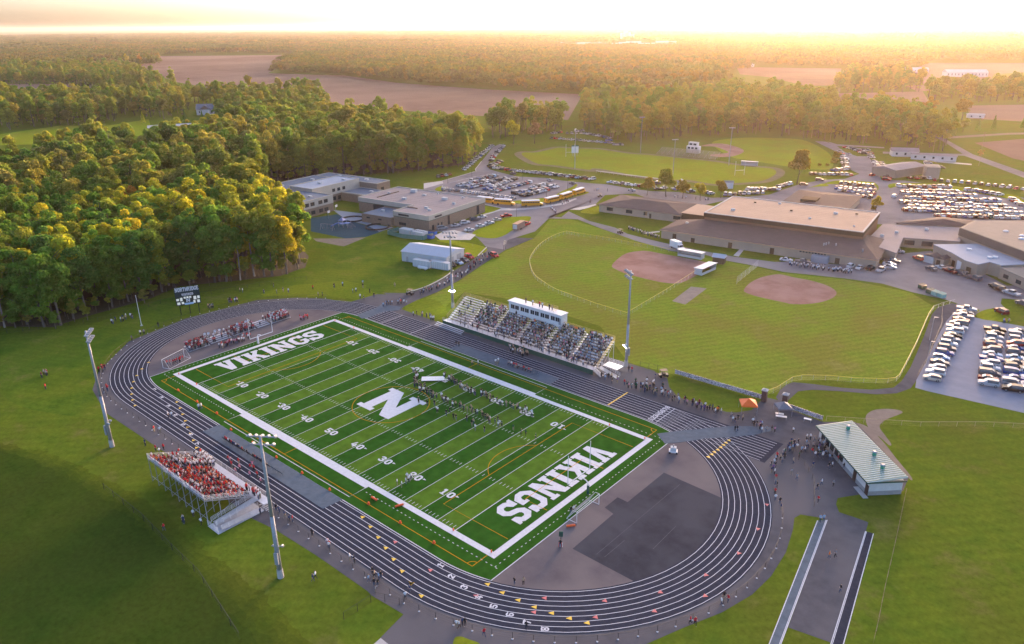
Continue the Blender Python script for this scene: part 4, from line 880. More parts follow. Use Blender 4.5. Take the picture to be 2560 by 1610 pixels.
for x,y,w,h in ((-40,36,3,1.4),(-33,21,2.2,1.0),(-16,30,2.6,1.2),(-6,25,1.4,.9),(-48,28,1.4,.7),(-10,38,1.2,.6),(-26,39,1.0,.6)): MB().box(x,x+w,y,y+w*.6,6.663,6.66+h).build('rooftop_unit',M['siding'],NS)
for x,y,z in ((-85,-8,7.66),(-72,-2,7.66),(-88,20,8.86),(-84,33,8.86),(-100,46,7.26),(-80,46,7.26),(-105,10,7.46),(-104,30,7.46),(-66,34,4.26)): MB().box(x,x+2.0,y,y+1.3,z,z+.8).build('rooftop_unit',M['siding'],NS)
# ---- playground
pgp=W2(P6((280,455),(520,420),(640,480),(770,520),(1000,545),(900,585),(780,625),(600,640),(280,575)))
line_struct('playground_surface',MB().sheet(pgp,.012),M['rubberb'])
area('pavement',P6((480,380),(720,410),(820,425),(830,510),(1035,540),(900,578),(780,515),(600,470)),.02,'slab')
area('pavement',P6((300,640),(600,640),(780,630),(580,712),(330,665)),.016,'path')
pgc=G(*P6((590,535))[0])
PG=empty('climbing_frame',pgc,.3,'playground climbing frame with blue spiral slide and peaked roof','playground')
for x in (-2.4,0,2.4):
    for y in (-1.3,1.3): MB().tube((x,y,0),(x,y,3.0),.07,n=6).build('post',M['metal'],PG)
for x0,z in ((-2.4,1.5),(0,2.0)): MB().box(x0,x0+2.4,-1.3,1.3,z-.08,z).build('deck',M['blue'],PG)
MB().add([(-2.6,-1.5,3.0),(.2,-1.5,3.0),(.2,1.5,3.0),(-2.6,1.5,3.0),(-1.2,0,4.3)],[(0,1,4),(1,2,4),(2,3,4),(3,0,4)]).build('peaked_roof',mat('lilac_roof',(.25,.27,.45),(.2,.22,.4),1,.6),PG)
s=MB(); pts=[(-2.4,0,1.7),(-3.6,0,1.5),(-4.6,-.6,1.1),(-5.4,-1.4,.6),(-6.2,-2.0,.3)]
for a,b in zip(pts[:-1],pts[1:]): s.beam(a,b,.9,.25)
s.build('slide',M['blue'],PG)
s=MB()
for k in range(6): s.beam((2.4+k*.5,-1.2,0),(2.6+k*.4,-1.2,2.2-k*.3),.06,.06); s.beam((2.4+k*.5,1.2,0),(2.6+k*.4,1.2,2.2-k*.3),.06,.06)
s.build('climber',M['metal'],PG)
for px,lab in ((P6((663,468))[0],'large black ring barrier on the paving by the school hall'),(P6((885,540))[0],'large black ring barrier by the playground corner')):
    c=G(*px); t=MB()
    for k in range(24):
        a,b=[(5.2*math.cos(2*PI*(k+i)/24),5.2*math.sin(2*PI*(k+i)/24),.35) for i in (0,1)]; t.beam(a,b,.45,.6)
    tag(t.build('ring_barrier',M['rubber'],None,c),lab,'ring barrier')
c=G(*P6((505,500))[0]); t=empty('swing_set',G(*P6((430,560))[0]),.4,'steel swing set on the blue playground surface','swing')
for x in (-3,3):
    for y in (-1,1): MB().tube((x,y,0),(x,0,2.6),.06,n=6).build('leg',M['metal'],t)
MB().tube((-3,0,2.6),(3,0,2.6),.06,n=6).build('top_bar',M['metal'],t)
for x in (-1.8,0,1.8): MB().box(x-.3,x+.3,-.15,.15,.5,.56).build('seat',M['black'],t); MB().beam((x-.28,0,.55),(x-.28,0,2.6),.03,.03).build('chain',M['metal'],t); MB().beam((x+.28,0,.55),(x+.28,0,2.6),.03,.03).build('chain',M['metal'],t)
for px,lab in ((P6((508,405))[0],'basketball hoop on the paving near the lawn'),(P6((440,460))[0],'basketball hoop at the edge of the playground surface')):
    t=empty('basketball_hoop',G(*px),.3,lab,'basketball hoop'); MB().tube((0,0,0),(0,0,3.2),.09,n=6).build('pole',M['metal'],t); MB().box(.5,.56,-.9,.9,2.8,3.9).build('backboard',M['white'],t); MB().beam((0,0,3.1),(.5,0,3.1),.08,.08).build('bracket',M['metal'],t)
# ---- white shed, containers
def shed(name,lab,cat,a,b,depth,h,hr,wm,rm,gable=True,doors=()):
    """a->b is the front edge (world); body extends to the left of a->b"""
    a=Vector((*a,0)); b=Vector((*b,0)); L=(b-a).length
    t=empty(name,a,math.atan2(b.y-a.y,b.x-a.x),lab,cat)
    w=MB().box(0,L,0,depth,0,h)
    if gable and L>=depth: w.add([(0,0,h),(0,depth,h),(0,depth/2,hr-.1),(L,0,h),(L,depth,h),(L,depth/2,hr-.1)],[(0,2,1),(3,4,5)])
    elif gable: w.add([(0,0,h),(L,0,h),(L/2,0,hr-.1),(0,depth,h),(L,depth,h),(L/2,depth,hr-.1)],[(0,1,2),(3,5,4)])
    w.build('wall',M[wm],t); roof_hip(0,L,0,depth,h+.01,hr,rm,t,.35,gable)
    for f,x0,x1,z1,m in doors:
        if f=='f': MB().box(x0,x1,-.06,-.003,.02,z1).build('door',M[m],t)
        else: MB().box(L+.003,L+.06,x0,x1,.02,z1).build('door',M[m],t)
    return t
shed('storage_shed','white metal storage shed with pale gable roof beside the crowd path','shed',(-31.7,104.3),(-12.4,109.3),13.0,3.9,5.6,'siding','metalroof',True,(('r',2,5,3,'metal'),('r',7.5,10.5,3,'metal'),('f',2,3,2.1,'metal')))
for i,(px,l,lab) in enumerate(((Z4((1150,862))[0],7.2,'white cargo container standing in front of the white shed'),(Z4((1268,872))[0],8.6,'white cargo container next to the shed corner, longer than its neighbour'))):
    o=G(*px); t=empty('cargo_container',o,.22,lab,'container'); MB().box(0,l,0,2.4,.25,2.8).build('body',M['siding'],t); MB().box(.2,l-.2,.2,2.2,0,.248).build('skid',M['metal'],t); MB().box(l+.003,l+.06,.15,2.25,.35,2.65).build('door',M['white'],t)
    me=MB().box(0,.12,-.05,-.003,.3,2.75).mesh('rib',[M['white']])
    for k in range(10): put('rib',me,t,(.3+k*(l-.6)/10,0,0))
o=G(*Z4((1195,880))[0]); t=empty('gas_tank',o,.2,'white horizontal gas tank lying before the containers','tank'); b=MB(); b.tube((0,0,.8),(3.6,0,.8),.55,n=12); b.tube((-.35,0,.8),(0,0,.8),.3,.55,12); b.tube((3.6,0,.8),(3.95,0,.8),.55,.3,12); b.build('vessel',M['white'],t)
for x in (.7,2.9): MB().box(x,x+.2,-.4,.4,0,.3).build('foot',M['metal'],t)
# plant enclosure
t=empty('plant_enclosure',G(*Z4((960,620))[0]),.10,'white plant unit inside green screen fence beside the school hall','plant unit')
MB().box(4,10,3,6,0,2.6).build('unit',M['siding'],t); MB().box(11,17,3,7,0,2.4).build('unit',M['siding'],t)
for k in range(6): MB().tube((11.5+k,5,2.403),(11.5+k,5,2.7),.35,n=8).build('fan',M['metal'],t)
gs=mat('green_screen',(.10,.24,.20),(.08,.20,.17),1,.7)
for a,b in (((0,0,0),(10,-1,0)),((10,-1,0),(19,1.5,0)),((0,0,0),(0,7,0)),((19,1.5,0),(19,8,0))): MB().beam((a[0],a[1],.9),(b[0],b[1],.9),.05,1.8).build('screen',gs,t)
for px,lab in ((Z4((1265,620))[0],'blue waste skip in the green enclosure'),(Z4((1245,650))[0],'dark blue waste skip by the enclosure gate')):
    t=empty('waste_skip',G(*px),.2,lab,'skip'); MB().prism([(0,0),(3.4,0),(3.4,2),(0,2)],.1,1.5).build('bin',M['blue'],t); MB().box(-.05,3.45,-.05,2.05,1.503,1.6).build('lid',M['black'],t)
# ---- old school, local frame at the gym's near-left roof corner
OS=empty('school_building',(35.7,217.5,0),math.radians(7.6),'sprawling old tan school with high flat peach gym roof and brown shingle wings','school')
MB().box(0,63,0,38.5,0,6.3).build('gym_wall',M['brickd'],OS); MB().box(-.3,63.3,-.3,38.8,6.303,8.0).build('gym_fascia',M['fascia'],OS)
MB().box(.3,62.7,.3,38.2,8.003,8.06).build('gym_roof',M['roofp'],OS)
c=MB()
for a,b,cc,d in ((-.4,63.4,-.4,.25),(-.4,63.4,38.25,38.9),(-.4,.25,.26,38.24),(62.75,63.4,.26,38.24)): c.box(a,b,cc,d,8.003,8.3)
c.build('coping',M['concl'],OS)
for x,y in ((55,30),(30,22),(12,30)): MB().box(x,x+1,y,y+.8,8.07,8.5).build('roof_vent',M['fascia'],OS)
sm2=mat('gym_roof_seam',(.40,.29,.235),(.36,.26,.21),.6,.9)
for k in range(1,12): MB().box(.5,62.5,k*3.2,k*3.2+.14,8.063,8.09).build('roof_seam',sm2,OS)
for x,y,w in ((8,10,1.6),(22,33,1.2),(40,12,1.0),(47,26,1.6),(58,8,.8)): MB().box(x,x+w,y,y+w*.7,8.063,8.06+w*.5).build('roof_vent',M['siding'],OS)
MB().box(-11,72,-20.3,-.31,0,3.6).build('wall',M['tanwall'],OS); MB().box(63.5,72,-.308,10,0,3.6).build('wall',M['tanwall'],OS)
MB().add([(-11.6,-21,3.62),(72.6,-21,3.62),(72.6,10.3,3.62),(63.45,10.3,4.9),(63.45,-.32,5.3),(-.2,-.32,5.3),(-11.6,-.32,3.62)],[(0,1,4,5),(1,2,3,4),(0,5,6)]).build('roof',M['shingle'],OS)
MB().add([(-11.6,-21,3.3),(72.6,-21,3.3),(72.6,-21,3.62),(-11.6,-21,3.62)],[(0,1,2,3)]).build('eave_trim',M['peachtrim'],OS)
for x,z1 in ((-6,2.6),(2,1.9),(17.5,2.3),(34,2.5),(52,2.3),(58,2.2)): MB().box(x,x+1.6,-20.36,-20.303,.05,z1).build('door',M['fascia'],OS)
for k in range(9): win(OS,'y-',45+k*1.1,45.8+k*1.1,2.5,3.0,-20.3)
for x in (50,): MB().box(x,x+6,-23,-20.4,0,2.6).build('lean_to',M['slab'],OS)
for x,y in ((52,-13),(52.6,-12),(53.2,-10.5),(56,-11),(66,-14)): MB().tube((x,y,3.9),(x,y,5.3),.25,n=6).build('roof_vent',M['metal'],OS)
MB().box(-5,-4,-9,-8,4.2,5.2).build('roof_vent',M['metal'],OS)
MB().box(-55,-14,9,34,0,3.5).build('wall',M['tanwall'],OS)
roof_hip(-55,-14,9,34,3.52,5.4,'shingle',OS,.8)
for x,w,z0 in ((-51,3.2,1.1),(-41,3.2,1.1),(-32,1.6,1.2),(-17.5,3.4,1.1)): win(OS,'y-',x,x+w,z0,z0+1.6,9.0)
MB().box(-29.2,-28.2,8.94,8.997,.05,2.2).build('door',M['fascia'],OS)
MB().box(-13.99,-.31,10,30,0,4.2).build('wall',M['fascia'],OS); MB().box(-14.3,-.31,9.7,30.3,4.203,4.4).build('roof',M['roofp'],OS)
MB().box(18,47,42,92,0,3.6).build('wall',M['tanwall'],OS); roof_hip(18,47,42,92,3.62,5.6,'shingle',OS,.8)
MB().box(26,33,58,66,4.4,6.2).build('dormer',M['fascia'],OS)
poly=[(97.9,228.9),(94.7,257.5),(122,275.2),(127.1,251.8),(107.3,244.7),(113,217.6)]
A=empty('school_annex',(0,0,0),0,'low tan school annex with flat pale roof joining the gym end','school annex')
MB().prism([(99.2,227.5),(96,262),(123,276),(127,251.8),(108.2,244.5),(112.6,219.5)],0,3.7).build('wall',M['tanwall'],A)
MB().prism([(98.9,227.2),(95.7,262.2),(123.3,276.2),(127.3,251.6),(108.6,244.1),(113,219.2)],3.703,4.0).build('roof',M['roofm'],A)
for a,b in (((109.2,244.7,1.2),(112.6,245.9,1.2)),((115.0,246.9,1.2),(118.6,248.2,1.2))):
    MB().beam((a[0]+.05,a[1]-.25,2.1),(b[0]+.05,b[1]-.25,2.1),.12,1.8).build('window',M['glass'],A)
for x,y in ((101,240),(104,249),(112,262)): MB().box(x,x+1.2,y,y+1,4.003,4.9).build('rooftop_unit',M['siding'],A)
A=empty('school_entrance_block',(0,0,0),0,'brown shingled hexagonal entrance block between annex and big car park','school block')
hx=[(102.3,270.3),(116.7,291.8),(123.6,283.4),(124.2,276.9),(114.6,262.5),(105.5,259.5)]
hx=[(100,266),(112,289),(125,290),(129,279),(122,276.5),(104,266)]
MB().prism(hx,0,4.4).build('wall',M['tanwall'],A)
cx,cy=sum(p[0] for p in hx)/6,sum(p[1] for p in hx)/6
hy=[(cx+(x-cx)*1.06,cy+(y-cy)*1.06) for x,y in hx]
MB().add([(x,y,4.41) for x,y in hy]+[(cx,cy,6.2)],[(i,(i+1)%6,6) for i in range(6)]).build('roof',M['shingle'],A)
A=empty('workshop_block',(0,0,0),0,'tan workshop block with pale blue grey flat roof facing the service yard','workshop')
ws=[(121,238.5),(133.2,249.5),(153,233),(145.6,224.6),(141.6,226.4),(139.2,220.6),(134.7,223.2),(128.6,231)]
MB().prism(ws,0,4.3).build('wall',M['tanwall'],A); MB().prism([(136+(x-136)*1.02,233+(y-233)*1.02) for x,y in ws],4.303,4.55).build('roof',M['roofw'],A)
for a,b,zt in (((129.8,229.2),(131.0,227.7),2.3),((135.8,222.2),(137.4,221.3),2.6),((131.9,226.6),(133.6,224.4),3.2)): MB().beam((a[0]-.06,a[1]-.08,zt/2),(b[0]-.06,b[1]-.08,zt/2),.12,zt).build('door',M['fascia'] if zt<3 else M['white'],A)
for x,y in ((132,238),(140,231),(141.5,232.5)): MB().box(x,x+1.5,y,y+1.2,4.56,5.1).build('rooftop_unit',M['white'],A)
A=empty('sports_hall',(0,0,0),0,'large dark walled sports hall with tan flat roof behind the workshops','sports hall')
bh=[(125.3,257.4),(150.6,234.2),(176,262),(156,297),(127,274)]
MB().prism(bh,0,5).build('wall',M['tanwall'],A); MB().prism([(150+(x-150)*1.01,262+(y-262)*1.01) for x,y in bh],5.003,8).build('upper_wall',mat('dark_taupe_cladding',(.13,.105,.09),(.11,.09,.075),.3,.8),A)
MB().prism([(150+(x-150)*.985,262+(y-262)*.985) for x,y in bh],8.003,8.1).build('roof',M['greytan'],A)
for x,y in ((140,262),(146,258),(146.5,253),(150,275),(158,270)): MB().ball((x,y,8.1),1.1,sz=.5).build('roof_dome',M['white'],A)
A=empty('classroom_annex',(0,0,0),0,'low tan classroom annex with dark windows beside the lawn of the service yard','annex')
an=[(145.6,223.5),(155,231.5),(172,216),(163,207)]
MB().prism(an,0,3.6).build('wall',M['tanwall'],A); MB().prism([(159+(x-159)*1.03,219+(y-219)*1.03) for x,y in an],3.603,3.85).build('roof',M['greytan'],A)
for q in (.1,.35,.62): x,y=145.6+17.4*q,223.5-16.5*q; MB().beam((x-.06,y-.07,1.7),(x+1.6,y-1.6,1.7),.12,1.3).build('window',M['glass'],A)
shed('garden_shed','grey roofed shed in the service yard, the larger of the pair','shed',W2(Z6((1315,960)))[0],W2(Z6((1405,985)))[0],4.2,2.6,3.4,'siding','shingle',True)
shed('garden_shed','brown roofed shed in the service yard with an open front','shed',W2(Z6((1425,990)))[0],W2(Z6((1500,1008)))[0],4.2,2.6,3.5,'tanwall','shingle',True,(('f',.4,1.8,2,'fascia'),))
# ---- ball-diamond buildings
def dugout(a,b,dep,lab,rm='metalroof',wm='siding'):
    a=Vector((*a,0)); b=Vector((*b,0)); L=(b-a).length; t=empty('dugout',a,math.atan2(b.y-a.y,b.x-a.x),lab,'dugout')
    MB().box(0,L,dep-.15,dep,0,2.3).build('back_wall',M[wm],t)
    for x in (0,L-.15): MB().box(x,x+.15,0,dep-.16,0,2.3).build('side_wall',M[wm],t)
    MB().box(.16,L-.16,.0,.12,0,.9).build('front_rail',M[wm],t); MB().box(.3,L-.3,dep-.8,dep-.3,.4,.45).build('bench',M['wood'],t)
    MB().add([(-.3,-.4,2.6),(L+.3,-.4,2.6),(L+.3,dep+.3,2.35),(-.3,dep+.3,2.35),(-.3,-.4,2.5),(L+.3,-.4,2.5),(L+.3,dep+.3,2.25),(-.3,dep+.3,2.25)],[(0,1,2,3),(7,6,5,4),(0,4,5,1),(1,5,6,2),(2,6,7,3),(3,7,4,0)]).build('roof',M[rm],t)
dugout(W2(Z5((1112,905)))[0],W2(Z5((1335,945)))[0],3.0,'white softball dugout with flat roof beside the delivery truck')
dugout(W2(Z5((1340,1095)))[0],W2(Z5((1475,1035)))[0],-3.0 if False else 3.0,'open softball dugout with grey roof at the end of the yellow capped fence')
M['darkwood']=mat('dark_stained_boards',(.07,.055,.035),(.09,.07,.045),2,.8)
shed('equipment_shed','small dark board shed with green gable roof behind the softball backstop','shed',W2(Z5((1440,975)))[0],W2(Z5((1545,990)))[0],3.4,2.4,3.5,'darkwood','metalroof',True)
t=empty('backstop',(0,0,0),0,'grey chain link backstop at the second softball diamond','backstop')
bp=W2(Z5((1670,1175),(1825,1050),(1870,1010)))
for i,(a,b) in enumerate(zip(bp[:-1],bp[1:])):
    k=MB(); railing(k,(*a,0),(*b,0),2.6,4,4,.03); k.build('screen',M['metal'],t)
dugout(W2(P7((636,278)))[0],W2(P7((760,285)))[0],3.0,'white dugout between the old football field and the baseball outfield')
shed('ticket_booth','small blue and white ticket booth by the old field fence','booth',W2(P2((1885,885)))[0],W2(P2((1970,890)))[0],3.4,2.8,4.0,'siding','roofw',True,(('f',1,2,2,'glass'),('f',3,4,2,'glass')))
shed('equipment_shed','white equipment shed with dark top beside the old track','shed',W2(P7((505,455)))[0],W2(P7((577,456)))[0],3.0,3.4,4.2,'white','roofb',True)
# ---- old bleachers and press box
q=W2(P2((1560,400),(2408,480)))
t=empty('old_bleachers',(*q[0],0),math.atan2(q[1][1]-q[0][1],q[1][0]-q[0][0]),'old grey bleachers with a two storey white press box on the old football field','bleachers')
L=math.dist(*q)*1.05
for r in range(9): MB().box(0,L,r*1.1,r*1.1+1.08,.5+r*.42,.55+r*.42).build('bench_plank',M['greytan'],t)
f=MB()
for k in range(12):
    x=.3+k*(L-.6)/11
    for r in range(1,9,3): f.beam((x,r*1.1+.4,0),(x,r*1.1+.4,.5+r*.42),.1,.1)
    f.beam((x,.2,.45),(x,9.6,3.9),.1,.12)
f.build('support_frame',M['metal'],t)
PBX=L*.42
MB().box(PBX,PBX+9,10.2,13.5,1.5,6.2).build('press_box_wall',M['white'],t); MB().box(PBX+1.2,PBX+7.5,10.4,13.3,6.203,8.6).build('press_box_upper',M['white'],t); MB().box(PBX+1,PBX+7.7,10.2,13.5,8.603,8.8).build('press_box_roof',M['siding'],t)
for k in range(3): MB().box(PBX+.8+k*2.6,PBX+2.6+k*2.6,10.14,10.197,4.3,5.6).build('window',M['glass'],t)
for k in range(2): MB().box(PBX+1.8+k*2.8,PBX+4.0+k*2.8,10.34,10.397,6.8,8.1).build('window',M['glass'],t)
q=W2(P2((700,660),(1900,810)))
t=empty('low_bleachers',(*q[0],0),math.atan2(q[1][1]-q[0][1],q[1][0]-q[0][0]),'long low row of grey bleachers along the old track','bleachers'); L=math.dist(*q)*.86
for r in range(4): MB().box(0,L,-r*.9-.7,-r*.9,.3+r*.3,.36+r*.3).build('bench_plank',M['concl'],t)
f=MB()
for k in range(16): x=.4+k*(L-.8)/15; f.beam((x,-.3,0),(x,-.3,.29),.1,.1); f.beam((x,-3.0,0),(x,-3.0,1.15),.1,.1)
f.build('support_frame',M['metal'],t)
t=empty('scoreboard',G(*P1((2080,290))[0]),PI-.7,'small old white scoreboard on tall posts at the old football field','scoreboard')
for y in (-1.6,1.6): MB().beam((0,y,0),(0,y,6.5),.2,.2).build('post',M['metal'],t)
MB().box(-.15,.15,-2.4,2.4,2.0,6.4).build('board',M['white'],t)
for z in (2.4,3.4,4.4): MB().box(.153,.17,-2,2,z,z+.6).build('score_line',M['fascia'],t)
MB().box(-.16,.17,-2.4,2.4,6.403,7.2).build('header_panel',M['dgreen'],t)
def oldpost(px,lab):
    t=empty('goal_post',G(*px),YAW+.2,lab,'goal post','old goal posts'); 
    for y in (-3,3): MB().tube((0,y,0),(0,y,8.5),.09,n=6).build('upright',M['white'],t)
    MB().tube((0,-3,3.0),(0,3,3.0),.09,n=6).build('crossbar',M['white'],t)
oldpost(P1((2010,300))[0],'old white goal post near the small old scoreboard'); oldpost(P7((625,355))[0],'old white goal post near the big round tree')
def old_light(px,h,lab):
    t=empty('light_pole',G(*px),random.uniform(0,6),lab,'light pole','old field light poles'); MB().tube((0,0,0),(0,0,h),.22,.14,8).build('pole',M['metal'],t)
    MB().beam((-1.8,0,h),(1.8,0,h),.14,.14).build('crossarm',M['metal'],t)
    for k in range(5): MB().ball((-1.6+k*.8,.2,h+.25),.28,n=6,k=4).build('floodlight',M['white'],t)
old_light(P1((2078,480))[0],24,'old light pole at the scoreboard end of the old football field')
old_light(P2((1815,760))[0],22,'old light pole behind the ticket booth')
old_light(P2((1330,375))[0],24,'old light pole beside the far end of the old bleachers')
old_light(P7((545,280))[0],23,'old light pole between old bleachers and baseball infield')
# ---- far houses and barns, right side
def far(name,lab,cat,px,l,w,h,hr,wm,rm,rz=None):
    c=G(*px); t=empty(name,c,(YAW-PI/2 if rz is None else rz),lab,cat); MB().box(-l/2,l/2,-w/2,w/2,0,h).add([(-l/2,-w/2,h),(-l/2,w/2,h),(-l/2,0,hr-.1),(l/2,-w/2,h),(l/2,w/2,h),(l/2,0,hr-.1)],[(0,2,1),(3,4,5)]).build('wall',M[wm],t)
    roof_hip(-l/2,l/2,-w/2,w/2,h+.01,hr,rm,t,.5,True)
    n=max(2,int(l/5))
    for k in range(n): x=-l/2+l*(k+.5)/n; MB().box(x-.6,x+.6,-w/2-.05,-w/2-.003,h*.35,h*.75).build('window',M['glass'],t)
    return t
H=far('farm_house','white farmhouse with steep grey gables among trees beyond the wood','house',Z1((1450,800))[0],18,11,5.5,10.5,'siding','roofb',.9)
MB().add([(-5,-9,0),(5,-9,0),(5,-5.6,0),(-5,-5.6,0),(-5,-9,5.3),(5,-9,5.3),(5,-5.6,5.3),(-5,-5.6,5.3),(0,-9,9.5),(0,-1,9.5)],[(0,1,5,4),(1,2,6,5),(3,0,4,7)]).build('porch_wing',M['siding'],H)
MB().add([(-5.4,-9.3,5.2),(0,-9.3,9.7),(0,-1,9.7),(-5.4,-4,5.2),(5.4,-9.3,5.2),(5.4,-4,5.2)],[(0,1,2,3),(1,4,5,2)]).build('porch_roof',M['roofb'],H)
for nm,lab,cat,px,l,w,h,hr,wm,rm,rz in (
 ('farm_barn','large white farm barn at the edge of the far brown field','barn',Z1((635,490))[0],26,14,7,10,'white','metalroof',.6),
 ('farm_shed','low white farm shed beside the large white barn','barn',Z1((515,492))[0],16,9,4,6,'white','metalroof',.6),
 ('farm_shed','grey roofed bungalow on the lawn by the far trees','house',Z1((775,645))[0],18,9,3.5,6,'siding','roofb',.7),
 ('warehouse','long pale blue roofed warehouse across the far brown field','warehouse',Z1((1635,358))[0],85,35,9,13,'white','roofw',.75),
 ('warehouse','white warehouse group near the long pale blue roof','warehouse',Z1((1465,352))[0],50,24,8,11,'white','siding',.75),
 ('warehouse','far white shed near the top of the distant wood','warehouse',Z1((1575,300))[0],60,30,8,11,'white','siding',.75),
 ('farm_house','small white house at the left end of the far brown field','house',Z1((1100,372))[0],22,12,6,9,'white','roofb',.7),
 ('poultry_barn','long white poultry barn standing in the sunlit field','barn',Z3((1990,535))[0],62,22,7,11,'white','metalroof',.55),
 ('farm_barn','pale barn under the sunset beside the pink field','barn',Z3((1645,505))[0],40,16,5,8,'white','metalroof',.55),
 ('farm_shed','small pale shed in the sunlit wood clearing','shed',Z3((492,468))[0],14,9,5,8,'white','metalroof',.55),
 ('farm_house','white bungalow with big windows behind the metal barn','house',Z3((1565,1090))[0],16,9,3.4,5.4,'siding','roofm',.45),
 ('office_block','long low white block beside the white bungalow','building',Z3((1770,1118))[0],26,7,3.2,4.0,'siding','roofm',.25),
 ('farm_house','brick house half hidden in the trees above the ball field','house',Z3((430,745))[0],20,11,4.5,8,'stone','shingle',.4),
 ('mobile_home','white van sized shed at the right edge of the brown field','shed',Z3((2065,825))[0],14,6,3,4,'white','siding',.3),
 ('mobile_home','pale mobile home in the roadside trees','shed',Z3((1385,850))[0],6,16,3.2,4.2,'roofw','siding',.9)):
    far(nm,lab,cat,px,l,w,h,hr,wm,rm,rz)
shed('bus_garage','grey metal bus garage with pale gable roof beside the big car park','garage',W2(Z3((1500,1250)))[0],W2(Z3((1715,1215)))[0],15,4.6,6.0,'greytan','roofm',True)
shed('boiler_house','square tan block standing against the bus garage','building',W2(Z3((1715,1250)))[0],W2(Z3((1810,1255)))[0],12,6.5,7,'tanwall','greytan',False)
# silos and town far off
t=empty('grain_silos',G(*Z2((2010,292))[0]),YAW-PI/2,'cluster of white grain silos far off below the sunset','silos')
for x,h in ((-28,42),(-10,50),(8,46),(26,36)): MB().tube((x,0,0),(x,0,h),9,9,12).build('silo',M['white'],t)
MB().box(-36,40,-14,14,0,14).build('mill',M['white'],t)
for i in range(16):
    px=Z2((1500+i*55+random.uniform(-20,20),300+random.uniform(-5,45)))[0]
    o=far('town_building','pale low building in the far town below the sunset','building',px,random.uniform(30,70),random.uniform(18,30),random.uniform(8,14),random.uniform(15,18),'tanwall','siding',.6); o['group']='far town buildings'
# utility poles
def upole(px,h,lab):
    t=empty('utility_pole',G(*px),YAW-PI/2+.3,lab,'utility pole','roadside utility poles'); MB().tube((0,0,0),(0,0,h),.18,.12,6).build('pole',M['wood'],t)
    for z in (h-.4,h-1.5): MB().beam((-1.3,0,z),(1.3,0,z),.12,.14).build('crossarm',M['wood'],t)
for px in Z3((1185,1005),(920,965),(1050,985),(1770,1065),(2110,1045),(1665,830),(1855,880),(530,940)): upole(px,12,'wooden utility pole with crossarms along the far road')
for px in P1((1230,1180),(1665,890),(1975,790),(230,690),(1320,640),(580,590)):
    t=empty('street_lamp',G(*px),random.uniform(0,6),'slim dark street lamp on the school drive','street lamp','slim lamps round the school car park'); MB().tube((0,0,0),(0,0,6.5),.09,.06,6).build('pole',M['black'],t); MB().beam((0,0,6.5),(1.0,0,6.5),.2,.12).build('lamp_head',M['black'],t)
for px in Z7((1475,515),)+Z7((1440,770)):
    t=empty('street_lamp',G(*px),.4,'slim lamp between paved path and gravel car park','street lamp','lamps by the gravel car park'); MB().tube((0,0,0),(0,0,7),.09,.06,6).build('pole',M['metal'],t); MB().beam((0,0,7),(1.0,0,7),.25,.12).build('lamp_head',M['metal'],t)
t=empty('flag_pole',(-41.8,9.2,0),0,'white pole standing on the lawn by the wood edge','flag pole'); MB().tube((0,0,0),(0,0,9.5),.10,.06,8).build('shaft',M['white'],t); MB().tube((0,0,0),(0,0,.2),.4,n=8).build('base',M['concl'],t); MB().ball((0,0,9.6),.14).build('finial',M['white'],t)
t=empty('sign_board',G(*Z4((1840,735))[0]),.4,'small notice sign on two posts at the drive edge','sign')
for y in (-.9,.9): MB().beam((0,y,0),(0,y,4),.12,.12).build('post',M['black'],t)
MB().box(-.06,.06,-1.2,1.2,2.2,3.8).build('panel',M['metal'],t)
for z in (2.6,3.1,3.4): MB().box(.063,.08,-1,1,z,z+.15).build('text_line',M['black'],t)
# ================================================================ vehicles
M['paint']=mat('car_paint',(.5,.5,.5),obj=True,rough=.5,spec=.12)
M['head']=mat('headlight_glass',(.75,.75,.72),rough=.2); M['tail']=mat('tail_light',(.35,.01,.01),rough=.3)
# stations: x, bottom z, belt z, top z, half width at belt, half width at top
CAR={'sedan':[(-2.35,.35,.62,.70,.78,.70),(-2.2,.24,.72,.98,.88,.74),(-1.45,.22,.92,1.02,.90,.72),(-.75,.22,.94,1.42,.91,.62),(.25,.22,.94,1.45,.91,.62),(1.05,.22,.92,1.0,.90,.74),(2.1,.24,.70,.82,.87,.76),(2.35,.34,.52,.62,.76,.66)],
'suv':[(-2.3,.4,.8,.95,.82,.74),(-2.2,.3,.98,1.30,.92,.78),(-1.95,.28,1.02,1.70,.94,.70),(-.6,.28,1.04,1.76,.95,.70),(.45,.28,1.04,1.72,.95,.70),(1.15,.28,1.02,1.12,.94,.80),(2.15,.3,.85,.98,.91,.80),(2.35,.4,.66,.76,.80,.70)],
'hatch':[(-2.05,.35,.72,.85,.78,.70),(-1.95,.24,.86,1.15,.87,.74),(-1.5,.22,.92,1.46,.88,.62),(-.5,.22,.93,1.52,.89,.63),(.35,.22,.93,1.48,.89,.63),(1.05,.22,.90,1.0,.88,.74),(1.85,.24,.72,.84,.85,.74),(2.05,.34,.55,.64,.75,.66)],
'van':[(-2.5,.4,.85,1.2,.86,.76),(-2.4,.28,1.0,1.72,.95,.76),(-1.2,.28,1.02,1.80,.97,.74),(.3,.28,1.02,1.78,.97,.74),(.8,.28,1.02,1.60,.97,.76),(1.6,.28,.98,1.05,.95,.80),(2.3,.3,.75,.85,.90,.80),(2.5,.4,.58,.66,.78,.70)],
'pickup':[(-2.8,.45,.95,1.02,.88,.86),(-2.75,.42,1.0,1.06,.95,.93),(-.95,.35,1.0,1.06,.96,.93),(-.85,.35,1.05,1.78,.96,.72),(.55,.35,1.06,1.82,.96,.72),(1.3,.35,1.05,1.18,.95,.82),(2.6,.36,.92,1.04,.93,.84),(2.8,.45,.7,.78,.84,.76)]}
WB={'sedan':1.42,'suv':1.45,'hatch':1.28,'van':1.55,'pickup':1.8}
